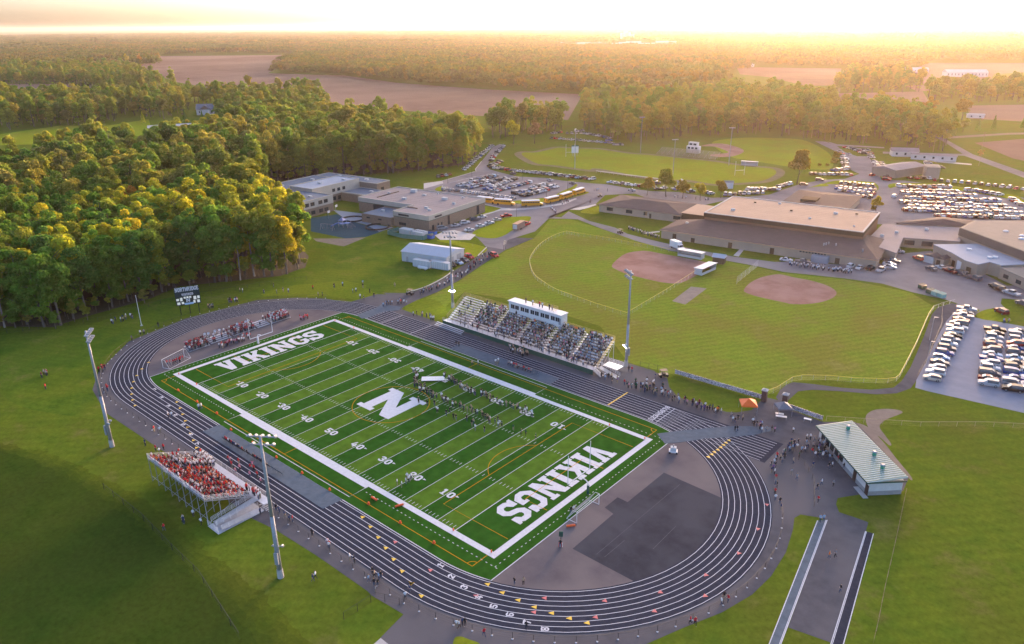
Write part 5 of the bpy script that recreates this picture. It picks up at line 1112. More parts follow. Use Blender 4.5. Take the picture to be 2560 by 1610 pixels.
def car_faces(kind):
    S=CAR[kind]; V=[];body=[];glass={'windscreen':[],'rear_window':[],'side_window':[[],[]]}
    for x,b,be,t,w,wt in S: V+=[(x,-w*.96,b),(x,-w,be),(x,-wt,t),(x,wt,t),(x,w,be),(x,w*.96,b)]
    n=len(S); tops=[s[3] for s in S]; hi=max(tops)
    for i in range(n-1):
        o=6*i; q=lambda a,b:(o+a,o+6+a,o+6+b,o+b)
        green = (S[i][3]>hi-.45 and S[i+1][3]>hi-.45) if kind!='pickup' else (i==3)
        body += [q(0,1),q(4,5)]
        side=[q(1,2),q(3,4)]
        drop=S[i][3]-S[i+1][3]
        slant_f = drop>.3 and i>2; slant_r = drop<-.2 and i>0 and i<4
        if green:
            glass['side_window'][0].append(side[0]); glass['side_window'][1].append(side[1])
        else: body+=side
        if slant_f: glass['windscreen'].append(q(2,3))
        elif slant_r and kind!='pickup' or (kind=='pickup' and i==2): glass['rear_window'].append(q(2,3))
        else: body.append(q(2,3))
    body += [(5,4,3,2,1,0),tuple(6*(n-1)+k for k in range(6))]
    return V,body,glass
def sub(V,F):
    idx=sorted({i for f in F for i in f}); mp={k:j for j,k in enumerate(idx)}
    return [V[i] for i in idx],[tuple(mp[i] for i in f) for f in F]
CM={}
for kd in CAR:
    V,body,gl=car_faces(kd); d={}
    me=MB(); me.add(*sub(V,[f for f in body])); m=me.mesh('body',[M['paint']]); m.flip_normals(); d['body']=m
    for k in ('windscreen','rear_window'):
        if gl[k]: me=MB(); me.add(*sub(V,gl[k])); m=me.mesh(k,[M['glass']]); m.flip_normals(); d[k]=m
    d['sw']=[]
    for s in (0,1):
        if gl['side_window'][s]: me=MB(); me.add(*sub(V,gl['side_window'][s])); m=me.mesh('side_window',[M['glass']]); m.flip_normals(); d['sw'].append(m)
    S=CAR[kd]; d['hl']=MB().box(-.05,.06,-.16,.16,-.07,.07).mesh('headlight',[M['head']]); d['tl']=MB().box(-.06,.05,-.14,.14,-.09,.09).mesh('tail_light',[M['tail']])
    d['S']=S; CM[kd]=d
WH=MB().tube((0,-.11,0),(0,.11,0),.34,n=10).mesh('wheel',[M['rubber']])
RIMM=MB().tube((0,-.125,0),(0,.125,0),.20,n=8).mesh('rim',[M['metal']])
COLS=[('white',(.55,.55,.55)),('silver',(.36,.37,.39)),('light grey',(.27,.28,.29)),('dark grey',(.10,.10,.11)),('black',(.018,.018,.02)),('red',(.40,.02,.025)),('blue',(.03,.08,.25)),('pale beige',(.52,.45,.36)),('dark green',(.02,.06,.04)),('maroon',(.16,.015,.02)),('pale blue',(.35,.45,.55))]
CW=[20,18,13,14,12,7,6,4,2,4,3]
KN={'sedan':'saloon car','suv':'sport utility car','hatch':'hatchback car','van':'minivan','pickup':'pickup truck'}
cars=[]   # (x,y,heading,kind,colour index,place)
crng=random.Random(3)
def one(px,hd,place,kind=None,col=None,z=0):
    x,y,_=G(*px); kind=kind or crng.choices(list(KN),[30,34,14,12,10])[0]
    ci=crng.choices(range(len(COLS)),CW)[0] if col is None else [c[0] for c in COLS].index(col)
    cars.append((x,y,hd,kind,ci,place))
def row(px,n,place,rel=PI/2,jit=.35):
    a=Vector(G(*px[0])); b=Vector(G(*px[-1])); 
    pts=smooth([G(*p)[:2] for p in px],False,8) if len(px)>2 else [a[:2],b[:2]]
    L=[0]
    for p,q in zip(pts[:-1],pts[1:]): L.append(L[-1]+math.dist(p,q))
    for k in range(n):
        s=L[-1]*k/max(1,n-1); i=max(j for j in range(len(L)-1) if L[j]<=s+1e-6); q=(s-L[i])/max(1e-6,L[i+1]-L[i])
        x=pts[i][0]+(pts[i+1][0]-pts[i][0])*q; y=pts[i][1]+(pts[i+1][1]-pts[i][1])*q
        hd=math.atan2(pts[i+1][1]-pts[i][1],pts[i+1][0]-pts[i][0])+rel+(PI if crng.random()<.3 and abs(rel)>.5 else 0)+crng.uniform(-.04,.04)
        cars.append((x+crng.uniform(-jit,jit)*.4,y+crng.uniform(-jit,jit)*.4,hd,crng.choices(list(KN),[30,34,14,12,10])[0],crng.choices(range(len(COLS)),CW)[0],place))
LA='in the school car park by the buses'
for px,n in ((P1((590,668),(910,592)),10),(P1((390,735),(1060,640)),16),(P1((500,768),(890,690)),10),(P1((790,785),(1200,640)),11),(P1((910,815),(1400,690)),12),(P1((1200,848),(1790,750)),14),(P1((1320,882),(1660,800)),9),(P1((1480,760),(1640,715)),5)): row(px,n,LA)
row(P1((190,790),(560,835)),5,'behind the school hall roof'); row(P1((620,845),(1180,920)),9,'behind the leading school buses')
row(P1((470,500),(600,385),(720,280),(880,150)),16,'in a line along the wood side of the school road',PI/5); row(P1((860,370),(930,270),(1040,150)),11,'in a line along the field side of the school road',PI/5)
row(P1((845,445),(990,385)),4,'at the bend of the school road'); row(P1((870,470),(1040,490)),4,'at the bend of the school road')
LN='in the long line on the grass beside the old track'
row(P1((1110,505),(1700,570),(2329,640)),21,LN,1.0); row(P2((880,830),(1340,890)),6,LN,1.0); row(P2((1500,840),(1590,850)),2,LN,1.0); row(P2((1500,900),(1880,935)),3,LN,1.0)
for p in P2((2090,970),(2340,985),(2395,1000)): one(p,1.2,LN)
for p,c,k in ((P1((1180,565))[0],'dark grey','suv'),(P1((1715,655))[0],'silver','sedan'),(P1((2045,705))[0],'dark grey','sedan'),(P2((1200,950))[0],'silver','sedan')): one(p,2.9,'driving on the school road',k,c)
row(P1((90,605),(260,572)),4,'parked on the grass behind the school',1.0)
FS='parked in front of the stone school hall'
for p,k,c in zip(P1((150,1360),(345,1320),(480,1280),(620,1232),(730,1195)),('van','sedan','suv','suv','sedan'),('light grey','silver','white','dark grey','white')): one(p,1.2,FS,k,c)
for p,k,c in zip(P1((545,1385),(705,1325),(835,1282),(945,1235),(1080,1180)),('sedan','sedan','sedan','sedan','pickup'),('white','white','white','pale beige','red')): one(p,1.2,'beside the grass island at the school',k,c)
for p,k,c in zip(Z4((1575,800),(1540,825),(1495,842),(1440,862)),('suv','sedan','sedan','suv'),('red','dark grey','pale blue','black')): one(p,-.2,'beside the white storage shed',k,c)
one(Z4((1765,790))[0],-.35,'driving along the crowd path','suv','red')
LT='in the far lot under the trees beyond the old field'
row(P2((0,165),(880,235)),15,LT); row(P2((230,95),(500,95),(860,160)),13,LT); row(P2((370,60),(450,50)),3,LT); row(P2((830,160),(880,235)),3,LT); row(P2((930,262),(1060,262)),5,LT); row(P2((10,90),(120,75)),4,LT)
LR='on the grass beside the road behind the old school'
row(P7((520,508),(800,492)),9,LR,1.0); row(P7((690,468),(920,468)),8,LR,1.0); row(P7((920,445),(1000,425)),6,LR,1.0)
for p in P7((1105,432),(1225,397)): one(p,.4,'driving on the road behind the old school','suv')
for p in P7((10,420),(12,465),(150,462),(265,485)): one(p,1.0,LN)
LB='along the baseball outfield edge'
row(P3((840,705),(1490,720)),10,LB); row(P3((1210,645),(1430,620)),6,LB); row(P3((1390,470),(1400,610)),6,LB,1.0); row(P3((1310,340),(1400,480)),5,LB,1.0)
LC='in the lane lot beside the bus garage'
row(P3((1410,265),(1560,300),(1720,370)),9,LC,1.0); row(P3((1650,315),(1770,320)),4,LC,1.0); row(P3((1810,370),(1830,430)),3,LC,1.0); row(P3((1880,500),(1990,620),(2100,770)),12,LC,1.2); row(P3((1980,520),(2090,650),(2180,720)),8,LC,1.2)
one(P3((1465,380))[0],2.3,'driving down the lane past the bus garage','sedan','silver'); one(P3((1845,725))[0],1.2,'driving down the lane past the bus garage','hatch','red'); one(P3((2080,800))[0],.2,'turning at the lane junction','suv','red'); one(P4((235,420))[0],1.6,'driving beside the big car park','van','white')
LD='in the small lot behind the shingled wing'
row(P3((1330,860),(1850,905)),8,LD); row(P3((1250,935),(1890,985)),9,LD); row(P3((1320,970),(1860,1035)),8,LD); row(P3((1600,1065),(1800,1095)),3,LD)
BL='in the big crowded car park behind the sports hall'
for px,n in ((P4((310,250),(1120,265)),11),(P4((380,330),(1250,350)),15),(P4((370,375),(1540,410)),17),(P4((430,445),(1930,495)),22),(P4((340,515),(2030,585)),23),(P4((470,590),(2200,650)),25),(P4((400,645),(2290,705)),25),(P4((930,735),(2340,780)),17)): row(px,n,BL)
LG='in the spaced row on the grass beyond the big car park'
row(P4((490,115),(800,118)),4,LG); row(P4((900,150),(1600,210),(2350,300)),14,LG); row(P4((1460,315),(1960,390)),6,LG,1.0); row(P4((2190,475),(2340,560)),4,LG,1.2)
GV='in the gravel lot, row beside the paved path'
row(P5((155,690),(250,490),(345,305)),17,GV,-PI/2+.15); row(P5((465,722),(505,420)),13,'in the gravel lot, middle row',-PI/2+.15); row(P5((600,752),(630,430)),13,'in the gravel lot, far row',-PI/2+.15); row(P5((690,760),(740,440)),12,'in the gravel lot, far row',-PI/2+.15)
SY='in the service yard by the workshops'
for p,k,c in ((P5((540,320))[0],'suv','maroon'),(P5((505,180))[0],'suv','black'),(P5((540,197))[0],'pickup','black'),(P5((595,217))[0],'pickup','silver'),(P5((660,275))[0],'suv','dark grey'),(P5((80,22))[0],'suv','red'),(P5((150,78))[0],'sedan','dark grey'),(P5((205,72))[0],'sedan','white'),(P5((255,92))[0],'pickup','maroon'),(P5((305,102))[0],'suv','black'),(P5((340,115))[0],'pickup','dark grey'),(P5((395,133))[0],'suv','dark grey')): one(p,2.6+crng.uniform(-.2,.2),SY,k,c)
for p,k,c in ((Z6((630,1020))[0],'suv','white'),(Z6((715,1032))[0],'sedan','white'),(Z6((815,1040))[0],'suv','black'),(Z6((915,1055))[0],'pickup','silver')): one(p,1.5,'nose to the old school wall by the second diamond',k,c)
for p,k,c in ((Z6((1020,972))[0],'pickup','dark grey'),(Z6((995,1000))[0],'sedan','white'),(Z6((1000,1028))[0],'sedan','silver'),(Z6((175,978))[0],'pickup','dark grey'),(Z6((20,958))[0],'sedan','white'),(Z6((1085,878))[0],'hatch','silver')): one(p,.15,'beside the end of the old school wing',k,c)
for p in P8((570,235),(680,275)): one(p,.5,'behind the tan boiler block','van')
cars.sort(key=lambda c: math.dist(c[:2],CPOS[:2]))
KS={'sedan':'saloon','suv':'utility car','hatch':'hatchback','van':'minivan','pickup':'pickup'}
def uniq(labels,pos,short,limit=16):
    """look-alikes take the name of their nearest different neighbour"""
    from collections import Counter
    cnt=Counter(labels); out=[]
    for i,l in enumerate(labels):
        if cnt[l]>1:
            j=min((k for k in range(max(0,i-60),min(len(labels),i+60)) if k!=i and short[k]!=short[i]),key=lambda k: math.dist(pos[i],pos[k]),default=None)
            if j is not None and len((l+' '+short[j]).split())<=limit: l=l+' '+short[j]
        out.append(l)
    return out
CLAB=uniq([f"{COLS[c][0]} {KN[k]} {p}" for x,y,h,k,c,p in cars],[c[:2] for c in cars],[f"by {COLS[c][0]} {KS[k]}" for x,y,h,k,c,p in cars])
def car_parts(kind,ci,root,detail):
    d=CM[kind]; S=d['S']
    b=put('body',d['body'],root); b.color=(*COLS[ci][1],1)
    for k in ('windscreen','rear_window'):
        if k in d: put(k,d[k],root)
    for m in d['sw']: put('side_window',m,root)
    for sx in (-1,1):
        for sy in (-1,1):
            w=put('wheel',WH,root,(sx*WB[kind],sy*(S[3][4]-.06),.34))
            if detail: put('rim',RIMM,w)
    for sy in (-1,1):
        put('headlight',d['hl'],root,(S[-2][0]+.12,sy*.58,S[-2][2]-.06))
        if detail: put('tail_light',d['tl'],root,(S[1][0]-.06,sy*.62,S[1][2]-.02))
NIND=290
for i,(x,y,hd,kd,ci,pl) in enumerate(cars[:NIND]):
    r=empty('parked_car' if 'driv' not in pl and 'turning' not in pl else 'car',(x,y,.085),hd)
    if kd=='pickup': r.name='pickup_truck'
    if kd=='van': r.name='minivan'
    tag(r,CLAB[i],'pickup truck' if kd=='pickup' else 'car','cars '+pl)
    car_parts(kd,ci,r,i<90)
# the farther cars: one mesh, coloured per car
def bake(name,templ,inst,mats,parent=None):
    """templ[key]=(verts Nx3, faces, slot per face); inst=(key,x,y,z,heading,scale,{slot:colour}); one mesh with colour attribute"""
    VV=[];FF=[];CC=[];off=0
    for key,x,y,z,h,s,pal in inst:
        V,F,Sl=templ[key]; c,si=math.cos(h),math.sin(h)
        R=np.array([[c,-si,0],[si,c,0],[0,0,1]])
        VV.append(V@R.T*s+np.array([x,y,z])); FF += [tuple(i+off for i in f) for f in F]; off+=len(V)
        for f,k in zip(F,Sl): CC += [pal[k]]*len(f)
    me=D.meshes.new(name); me.from_pydata(np.concatenate(VV).tolist(),[],FF)
    at=me.color_attributes.new('Col','FLOAT_COLOR','CORNER'); at.data.foreach_set('color',np.array([(*c,1) for c in CC],dtype=np.float32).ravel())
    for m in mats: me.materials.append(m)
    return put(name,me,parent)
T={}
for kd in CAR:
    V,b,gl=car_faces(kd); F=[tuple(f[::-1]) for f in b]; Sl=[0]*len(b)
    for k in ('windscreen','rear_window'): F+=[f[::-1] for f in gl[k]]; Sl+=[1]*len(gl[k])
    for s in (0,1): F+=[f[::-1] for f in gl['side_window'][s]]; Sl+=[1]*len(gl['side_window'][s])
    mb=MB(); mb.v=list(V); mb.f=list(F)
    for sx in (-1,1):
        for sy in (-1,1): mb.tube((sx*WB[kd],sy*(CAR[kd][3][4]-.2),.34),(sx*WB[kd],sy*(CAR[kd][3][4]+.02),.34),.34,n=6)
    T[kd]=(np.array(mb.v),mb.f,Sl+[2]*(len(mb.f)-len(F)))
M['carstuff']=attr_mat('far_car_paint',.5,.12)
if len(cars)>NIND:
    o=bake('parked_cars',T,[(k,x,y,.085,h,1,{0:COLS[c][1],1:(.03,.035,.04),2:(.02,.02,.02)}) for x,y,h,k,c,p in cars[NIND:]],[M['carstuff']])
    tag(o,'far rows of parked cars in the big lot and lanes behind the old school','cars',kind='stuff')
# ---- school buses
M['busy']=mat('school_bus_yellow',(.80,.36,.012),(.74,.32,.01),2,.4)
def bus():
    t=empty('school_bus',(0,0,0))
    MB().box(-5.4,3.6,-1.22,1.22,.55,2.75).build('body',M['busy'],t)
    MB().add([(-5.4,-1.22,2.753),(3.6,-1.22,2.753),(3.6,1.22,2.753),(-5.4,1.22,2.753),(-5.3,-.9,3.05),(3.5,-.9,3.05),(3.5,.9,3.05),(-5.3,.9,3.05)],[(4,5,6,7),(0,1,5,4),(1,2,6,5),(2,3,7,6),(3,0,4,7)]).build('roof',M['white'],t)
    MB().add([(3.603,-1.1,.55),(5.2,-1.0,.55),(5.2,1.0,.55),(3.603,1.1,.55),(3.603,-1.1,1.75),(5.0,-.95,1.45),(5.0,.95,1.45),(3.603,1.1,1.75)],[(4,5,6,7),(0,1,5,4),(1,2,6,5),(2,3,7,6)]).build('hood',M['busy'],t)
    MB().box(3.603,3.64,-1.05,1.05,1.8,2.65).build('windscreen',M['glass'],t)
    for s in (-1,1):
        for k in range(10): MB().box(-5.1+k*.86,-5.1+k*.86+.72,*sorted((s*1.223,s*1.25)),1.75,2.45).build('side_window',M['glass'],t)
        for z in (.95,1.4): MB().box(-5.4,3.6,*sorted((s*1.223,s*1.245)),z,z+.08).build('rub_rail',M['black'],t)
        for x in (-3.2,4.0): MB().tube((x,s*.95,.5),(x,s*1.25,.5),.5,n=12).build('wheel',M['rubber'],t)
    for s in (-1,1): MB().box(5.2,5.25,s*.75-.15,s*.75+.15,.8,1.1).build('headlight',M['head'],t); MB().box(-5.45,-5.403,s*.85-.2,s*.85+.2,1.6,2.4).build('rear_window',M['glass'],t)
    MB().box(-5.6,5.4,-1.1,1.1,.42,.545).build('chassis',M['black'],t)
    return t
B0=bus(); BP=P1((800,975),(1060,1005),(1460,1022),(1760,965),(1960,905),(2140,845)); bl=['yellow school bus half hidden by the school hall roof','yellow school bus second in the line from the school hall','yellow school bus at the bend of the bus line with grass in front and behind','yellow school bus just past the bend of the bus line','yellow school bus second from the head of the bus line','yellow school bus at the far head of the bus line']
KIDS[B0.name]=list(B0.children)
bw=W2(BP)
for i in range(6):
    t=B0 if i==0 else copy_tree(B0)
    a=bw[max(0,i-1)]; b=bw[min(5,i+1)]; t.location=(*bw[i],.085); hd=math.atan2(b[1]-a[1],b[0]-a[0])
    if i==0: hd=math.atan2(bw[1][1]-bw[0][1],bw[1][0]-bw[0][0])
    if i==2: hd=math.atan2(bw[3][1]-bw[1][1],bw[3][0]-bw[1][0])-.15
    t.rotation_euler=(0,0,hd+(PI if i>=3 and False else 0)); tag(t,bl[i],'bus','school buses lined up at the drive')
# ---- delivery truck, trailer, carts
t=empty('delivery_truck',(*G(*Z5((1110,845))[0])[:2],.085),math.radians(-22),'white box delivery truck parked behind the softball dugout','truck')
MB().box(-3.6,1.2,-1.15,1.15,.7,3.2).build('cargo_box',M['white'],t); MB().prism([(1.25,-1.0),(3.2,-.95),(3.2,.95),(1.25,1.0)],.5,1.3).build('bonnet',M['white'],t); MB().box(1.25,2.1,-1.0,1.0,1.303,2.2).build('cab',M['white'],t); MB().box(2.103,2.15,-.9,.9,1.35,2.1).build('windscreen',M['glass'],t)
for s in (-1,1):
    MB().box(1.35,2.0,*sorted((s*1.003,s*1.03)),1.4,2.05).build('side_window',M['glass'],t)
    for x in (-2.3,2.4): MB().tube((x,s*.85,.42),(x,s*1.12,.42),.42,n=10).build('wheel',M['rubber'],t)
a=Vector(G(*Z4((1910,600))[0])); b=Vector(G(*Z4((2020,545))[0])); hd=math.atan2(b.y-a.y,b.x-a.x)
t=empty('box_trailer',((a.x*.65+b.x*.35),(a.y*.65+b.y*.35),.085),hd,'brown box trailer with pale roof hitched to a red pickup on the drive','trailer')
M2('trail',(.26,.18,.15),.85)
MB().box(-3.9,3.6,-1.2,1.2,.6,3.0).build('body',M['trail'],t); MB().box(-3.95,3.65,-1.25,1.25,3.003,3.1).build('roof',M['peachtrim'],t); MB().box(-3.96,-3.903,-1.0,1.0,.8,2.8).build('rear_door',M['siding'],t); MB().beam((3.6,0,.65),(5.0,0,.6),.2,.15).build('drawbar',M['metal'],t)
for s in (-1,1):
    for x in (-.8,.1): MB().tube((x,s*1.0,.36),(x,s*1.24,.36),.36,n=10).build('wheel',M['rubber'],t)
r=empty('pickup_truck',(a.x*.65+b.x*.35+7.4*math.cos(hd),a.y*.65+b.y*.35+7.4*math.sin(hd),.085),hd,'red pickup truck hitched to the brown box trailer','pickup truck'); car_parts('pickup',5,r,True)
def cart(px,hd,lab,col='black'):
    t=empty('utility_cart',(*G(*px)[:2],.085),hd,lab,'cart'); MB().box(-1.3,1.2,-.6,.6,.35,.8).build('body',M[col],t); MB().box(-.2,.4,-.55,.55,.803,1.1).build('seat',M['rubber'],t); MB().box(-.9,.9,-.65,.65,1.85,1.93).build('roof',M['wood'],t)
    for x in (-.85,.85):
        for y in (-.6,.6): MB().tube((x,y,.8),(x,y,1.85),.035,n=5).build('roof_post',M['metal'],t)
        for y in (-.62,.62): MB().tube((x,y-.1,.28),(x,y+.1,.28),.28,n=8).build('wheel',M['rubber'],t)
cart(Y3((200,215))[0],.9,'dark utility cart with roof by the long banner fence'); cart(Z5((570,695))[0],-.3,'dark utility cart leading the marching column on the service road'); cart(P2((720,1040))[0],.9,'loaded dark cart at the corner of the school drive'); cart(Z4((1130,1075))[0],.3,'dark cart at the entrance gate of the crowd path')
# ================================================================ people
def ramp_mat(name,cols,rough=.8):
    m=D.materials.new(name); m.use_nodes=True; n=m.node_tree.nodes; l=m.node_tree.links; b=n['Principled BSDF']; oi=n.new('ShaderNodeObjectInfo')
    r=n.new('ShaderNodeValToRGB'); r.color_ramp.interpolation='CONSTANT'; e=r.color_ramp.elements
    while len(e)<len(cols): e.new(.5)
    for i,c in enumerate(cols): e[i].position=i/len(cols); e[i].color=(*c,1)
    l.new(oi.outputs['Random'],r.inputs[0]); l.new(r.outputs[0],b.inputs['Base Color']); b.inputs['Roughness'].default_value=rough; b.inputs['Specular IOR Level'].default_value=.2
    return m
PANTS=[(.03,.035,.05),(.04,.06,.11),(.02,.02,.022),(.09,.11,.16),(.25,.21,.15),(.015,.015,.02),(.05,.07,.12)]
SKIN=[(.55,.36,.27),(.50,.32,.23),(.45,.28,.20),(.22,.12,.08),(.58,.40,.31)]
HAIR=[(.03,.02,.014),(.10,.055,.03),(.25,.16,.08),(.015,.012,.01),(.05,.03,.02)]
M['shirt']=mat('clothing_top',(.5,.5,.5),obj=True,rough=.85,spec=.15); M['pants']=ramp_mat('clothing_trousers',PANTS); M['skin']=ramp_mat('skin',SKIN,.6); M['hair']=ramp_mat('hair',HAIR,.6); M['shoe']=mat('shoe',(.10,.10,.10),(.3,.3,.3),5,.7)
def pose(kind):
    J={'pel':(0,0,.94,.135),'spi':(0,0,1.14,.125),'che':(.01,0,1.34,.150),'nec':(.01,0,1.49,.055),'hd0':(.02,0,1.58,.085),'hd1':(.02,0,1.67,.098),'hd2':(.01,0,1.75,.06)}
    def limb(side,arm,leg):
        s=side; n='L' if s>0 else 'R'
        J['sh'+n]=(.0,.185*s,1.41,.062); J['el'+n]=(arm[0][0],s*arm[0][1],arm[0][2],.045); J['wr'+n]=(arm[1][0],s*arm[1][1],arm[1][2],.034); J['ha'+n]=(arm[2][0],s*arm[2][1],arm[2][2],.04)
        J['hi'+n]=(.0,.095*s,.88,.098); J['kn'+n]=(leg[0][0],s*leg[0][1],leg[0][2],.066); J['an'+n]=(leg[1][0],s*leg[1][1],leg[1][2],.045); J['to'+n]=(leg[2][0],s*leg[2][1],leg[2][2],.04)
    down=((-.02,.25,1.14),(.05,.26,.90),(.08,.25,.80)); bent=((-.03,.27,1.15),(.22,.20,1.12),(.30,.14,1.15)); fwd=((.10,.24,1.20),(.32,.12,1.34),(.40,.06,1.36)); up=((.08,.30,1.55),(.15,.28,1.80),(.16,.26,1.90))
    std=((.02,.10,.50),(-.02,.11,.09),(.15,.12,.045)); sit=((.44,.13,.86),(.46,.13,.44),(.60,.13,.40)); s1=((.20,.10,.52),(.16,.10,.10),(.32,.10,.05)); s2=((-.05,.10,.50),(-.30,.10,.14),(-.18,.10,.06))
    a={'stand':(down,down,std,std),'bent':(bent,down,std,std),'fwd':(fwd,fwd,std,std),'walk':(bent,down,s1,s2),'sit':(bent,down,sit,sit),'cheer':(up,up,std,std),'sitf':(fwd,bent,sit,sit)}[kind]
    limb(1,a[0],a[2]); limb(-1,a[1],a[3])
    E=[('pel','spi'),('spi','che'),('che','nec'),('nec','hd0'),('hd0','hd1'),('hd1','hd2')]
    for n in 'LR': E+=[('che','sh'+n),('sh'+n,'el'+n),('el'+n,'wr'+n),('wr'+n,'ha'+n),('pel','hi'+n),('hi'+n,'kn'+n),('kn'+n,'an'+n),('an'+n,'to'+n)]
    if kind.startswith('sit'):   # seat height at z=0 for seated figures: hips on the bench
        J={k:(x,y,z-.80,r) for k,(x,y,z,r) in J.items()}
    return J,E
def slot_of(a,b,p,J):
    if a.startswith('hd'): return 3 if (p[2]>J['hd1'][2]+.02 or p[0]<J['hd1'][0]-.035) else 2
    if a=='nec' or b[:2] in ('wr','ha') : return 2
    if a[:2] in ('kn','hi') or b[:2]=='hi': return 1
    if a[:2]=='an': return 4
    return 0
def person_mesh(kind,sub=0):
    J,E=pose(kind); names=list(J); me=D.meshes.new('p'); me.from_pydata([J[n][:3] for n in names],[(names.index(a),names.index(b)) for a,b in E],[])
    o=D.objects.new('p',me); COL.objects.link(o); sk=o.modifiers.new('s','SKIN'); sk.use_smooth_shade=True; sk.branch_smoothing=.3
    for i,n in enumerate(names):
        v=me.skin_vertices[0].data[i]; r=J[n][3]; v.radius=(r*1.25,r*.85) if n in('che','spi','pel') else (r,r); v.use_root=(n=='pel')
    if sub: u=o.modifiers.new('u','SUBSURF'); u.levels=1; u.render_levels=1
    dg=bpy.context.evaluated_depsgraph_get(); ev=o.evaluated_get(dg); m2=D.meshes.new_from_object(ev)
    D.objects.remove(o); m2.name='person_'+kind
    B=[(a,b,np.array(J[a][:3]),np.array(J[b][:3])) for a,b in E]; Sl=[]
    for p in m2.polygons:
        c=np.array(p.center); best=None
        for a,b,A,Bv in B:
            d=Bv-A; t=np.clip((c-A)@d/(d@d),0,1); q=np.linalg.norm(c-A-t*d)-J[a][3]*.8
            if best is None or q<best[0]: best=(q,a,b)
        Sl.append(slot_of(best[1],best[2],c,J))
    m2.materials.clear()
    for k in ('shirt','pants','skin','hair','shoe'): m2.materials.append(M[k])
    m2.polygons.foreach_set('material_index',Sl); m2.polygons.foreach_set('use_smooth',[True]*len(m2.polygons)); m2.update()
    return m2,Sl
PM={k:person_mesh(k,1)[0] for k in ('stand','bent','fwd','walk','cheer','sit','sitf')}
PT={}
for k in ('stand','sit','sitf','fwd','cheer'):
    m,Sl=person_mesh(k,0); PT[k]=(np.array([v.co[:] for v in m.vertices]),[tuple(p.vertices) for p in m.polygons],Sl)
SHC=[('white',(.72,.72,.72)),('black',(.02,.02,.022)),('grey',(.25,.25,.26)),('navy',(.03,.05,.12)),('dark green',(.02,.09,.05)),('red',(.55,.03,.04)),('pale blue',(.30,.42,.55)),('tan',(.42,.31,.20)),('maroon',(.20,.02,.04)),('orange',(.75,.18,.03)),('pink',(.60,.25,.33)),('purple',(.16,.08,.25))]
SHD=dict(SHC); prng=random.Random(11); PEOPLE=[]
def person(x,y,z=0,hd=None,kind=None,col=None,place='',group=''):
    kind=kind or prng.choice(['stand','stand','bent','walk','walk']); hd=prng.uniform(0,2*PI) if hd is None else hd
    col=col or prng.choices([c[0] for c in SHC],[14,13,11,9,5,4,6,5,2,1,2,1])[0]
    PEOPLE.append((x,y,z,hd,kind,col,place,group,prng.uniform(.94,1.06)))
def crowd(px,n,place,spread=.6,cols=None,kinds=None,face=None,z=.02):
    pts=[G(*p)[:2] for p in px]; L=[0]
    for a,b in zip(pts[:-1],pts[1:]): L.append(L[-1]+math.dist(a,b))
    for k in range(n):
        s=L[-1]*(k+prng.uniform(-.4,.4)+.5)/n; s=min(max(s,0),L[-1]-1e-3); i=max(j for j in range(len(L)-1) if L[j]<=s); q=(s-L[i])/max(1e-6,L[i+1]-L[i])
        x=pts[i][0]+(pts[i+1][0]-pts[i][0])*q+prng.gauss(0,spread); y=pts[i][1]+(pts[i+1][1]-pts[i][1])*q+prng.gauss(0,spread)
        person(x,y,z,None if face is None else face+prng.uniform(-.5,.5),prng.choice(kinds) if kinds else None,prng.choice(cols) if cols else None,place)
UNI=['black','black','dark green','tan','white']
BF='in the home marching band lines on the turf'
crowd(Y2((165,950),(150,1010),(150,1080),(210,1140)),16,BF,.5,UNI+['tan'],['fwd','stand','fwd'],-1.2,.06)
crowd(Y2((430,990),(500,1050),(620,1115),(760,1170),(900,1230),(1100,1300),(1255,1360)),52,BF,.45,UNI,['fwd','stand','fwd'],-1.2,.06)
crowd(Y2((170,1090),(300,1170),(400,1210),(520,1270),(640,1320),(760,1370),(880,1430),(955,1470)),50,BF,.5,UNI,['fwd','stand'],-1.2,.06)
crowd(Y2((200,1225),(350,1310),(500,1375),(600,1415),(740,1460),(830,1495)),14,BF,.8,UNI,['stand','walk'],-1.2,.06)
for p in Y5((1710,100),(1750,110),(1840,140),(1640,60)): person(*G(*p)[:2],.06,None,'walk','dark green','leaving the band lines',BF)
for p in Y5((615,545),(655,565),(692,535),(702,495),(725,505),(738,495),(715,520)): person(*G(*p)[:2],.06,None,'bent','white','in the referee huddle on the turf near the twenty')
for p,c in zip(Y4((880,365),(895,385),(910,420),(945,480),(975,385),(985,445),(1085,440),(1105,420),(1120,450),(1080,510),(1150,510),(1185,575)),['red','pink']*6): person(*G(*p)[:2],.05,1.8,prng.choice(['cheer','stand','bent']),c,'on the track before the visitor bleachers')
NB='behind the fence along the near straight'
for p in Y4((1330,830),(1285,840),(1360,850),(1410,890),(1455,930),(1485,930),(1670,1070),(1815,1150),(1830,1175),(1180,860)): person(*G(*p)[:2],.03,None,None,prng.choice(['red','red','white','black','navy']),NB)
for p in Y5((195,1215),(235,1235),(10,1110)): person(*G(*p)[:2],.03,None,None,None,NB)
for p in Y6((235,440),(270,370),(290,400),(330,420),(285,480),(320,480),(300,540),(350,410)): person(*G(*p)[:2],.03,None,None,prng.choice(['pale blue','black','grey','tan']),'in the group by the lower corner fence')
for p in Y6((578,600),(620,540),(1060,870),(1085,870),(1115,850),(1140,850)): person(*G(*p)[:2],.03,None,None,prng.choice(['black','white','navy']),'strolling on the lower path')
person(*G(*Y6((1318,950))[0])[:2],.03,2.8,'walk','red','on the lower path in red trousers'); person(*G(*Y6((1715,885))[0])[:2],.06,2,'stand','black','on the outer lane beside the number eight')
for p in Y7((965,1370),(1000,1380),(1195,1230),(1215,1190),(1245,1210)): person(*G(*p)[:2],.03,None,'walk',prng.choice(['white','red','black']),'on the path outside the near bend')
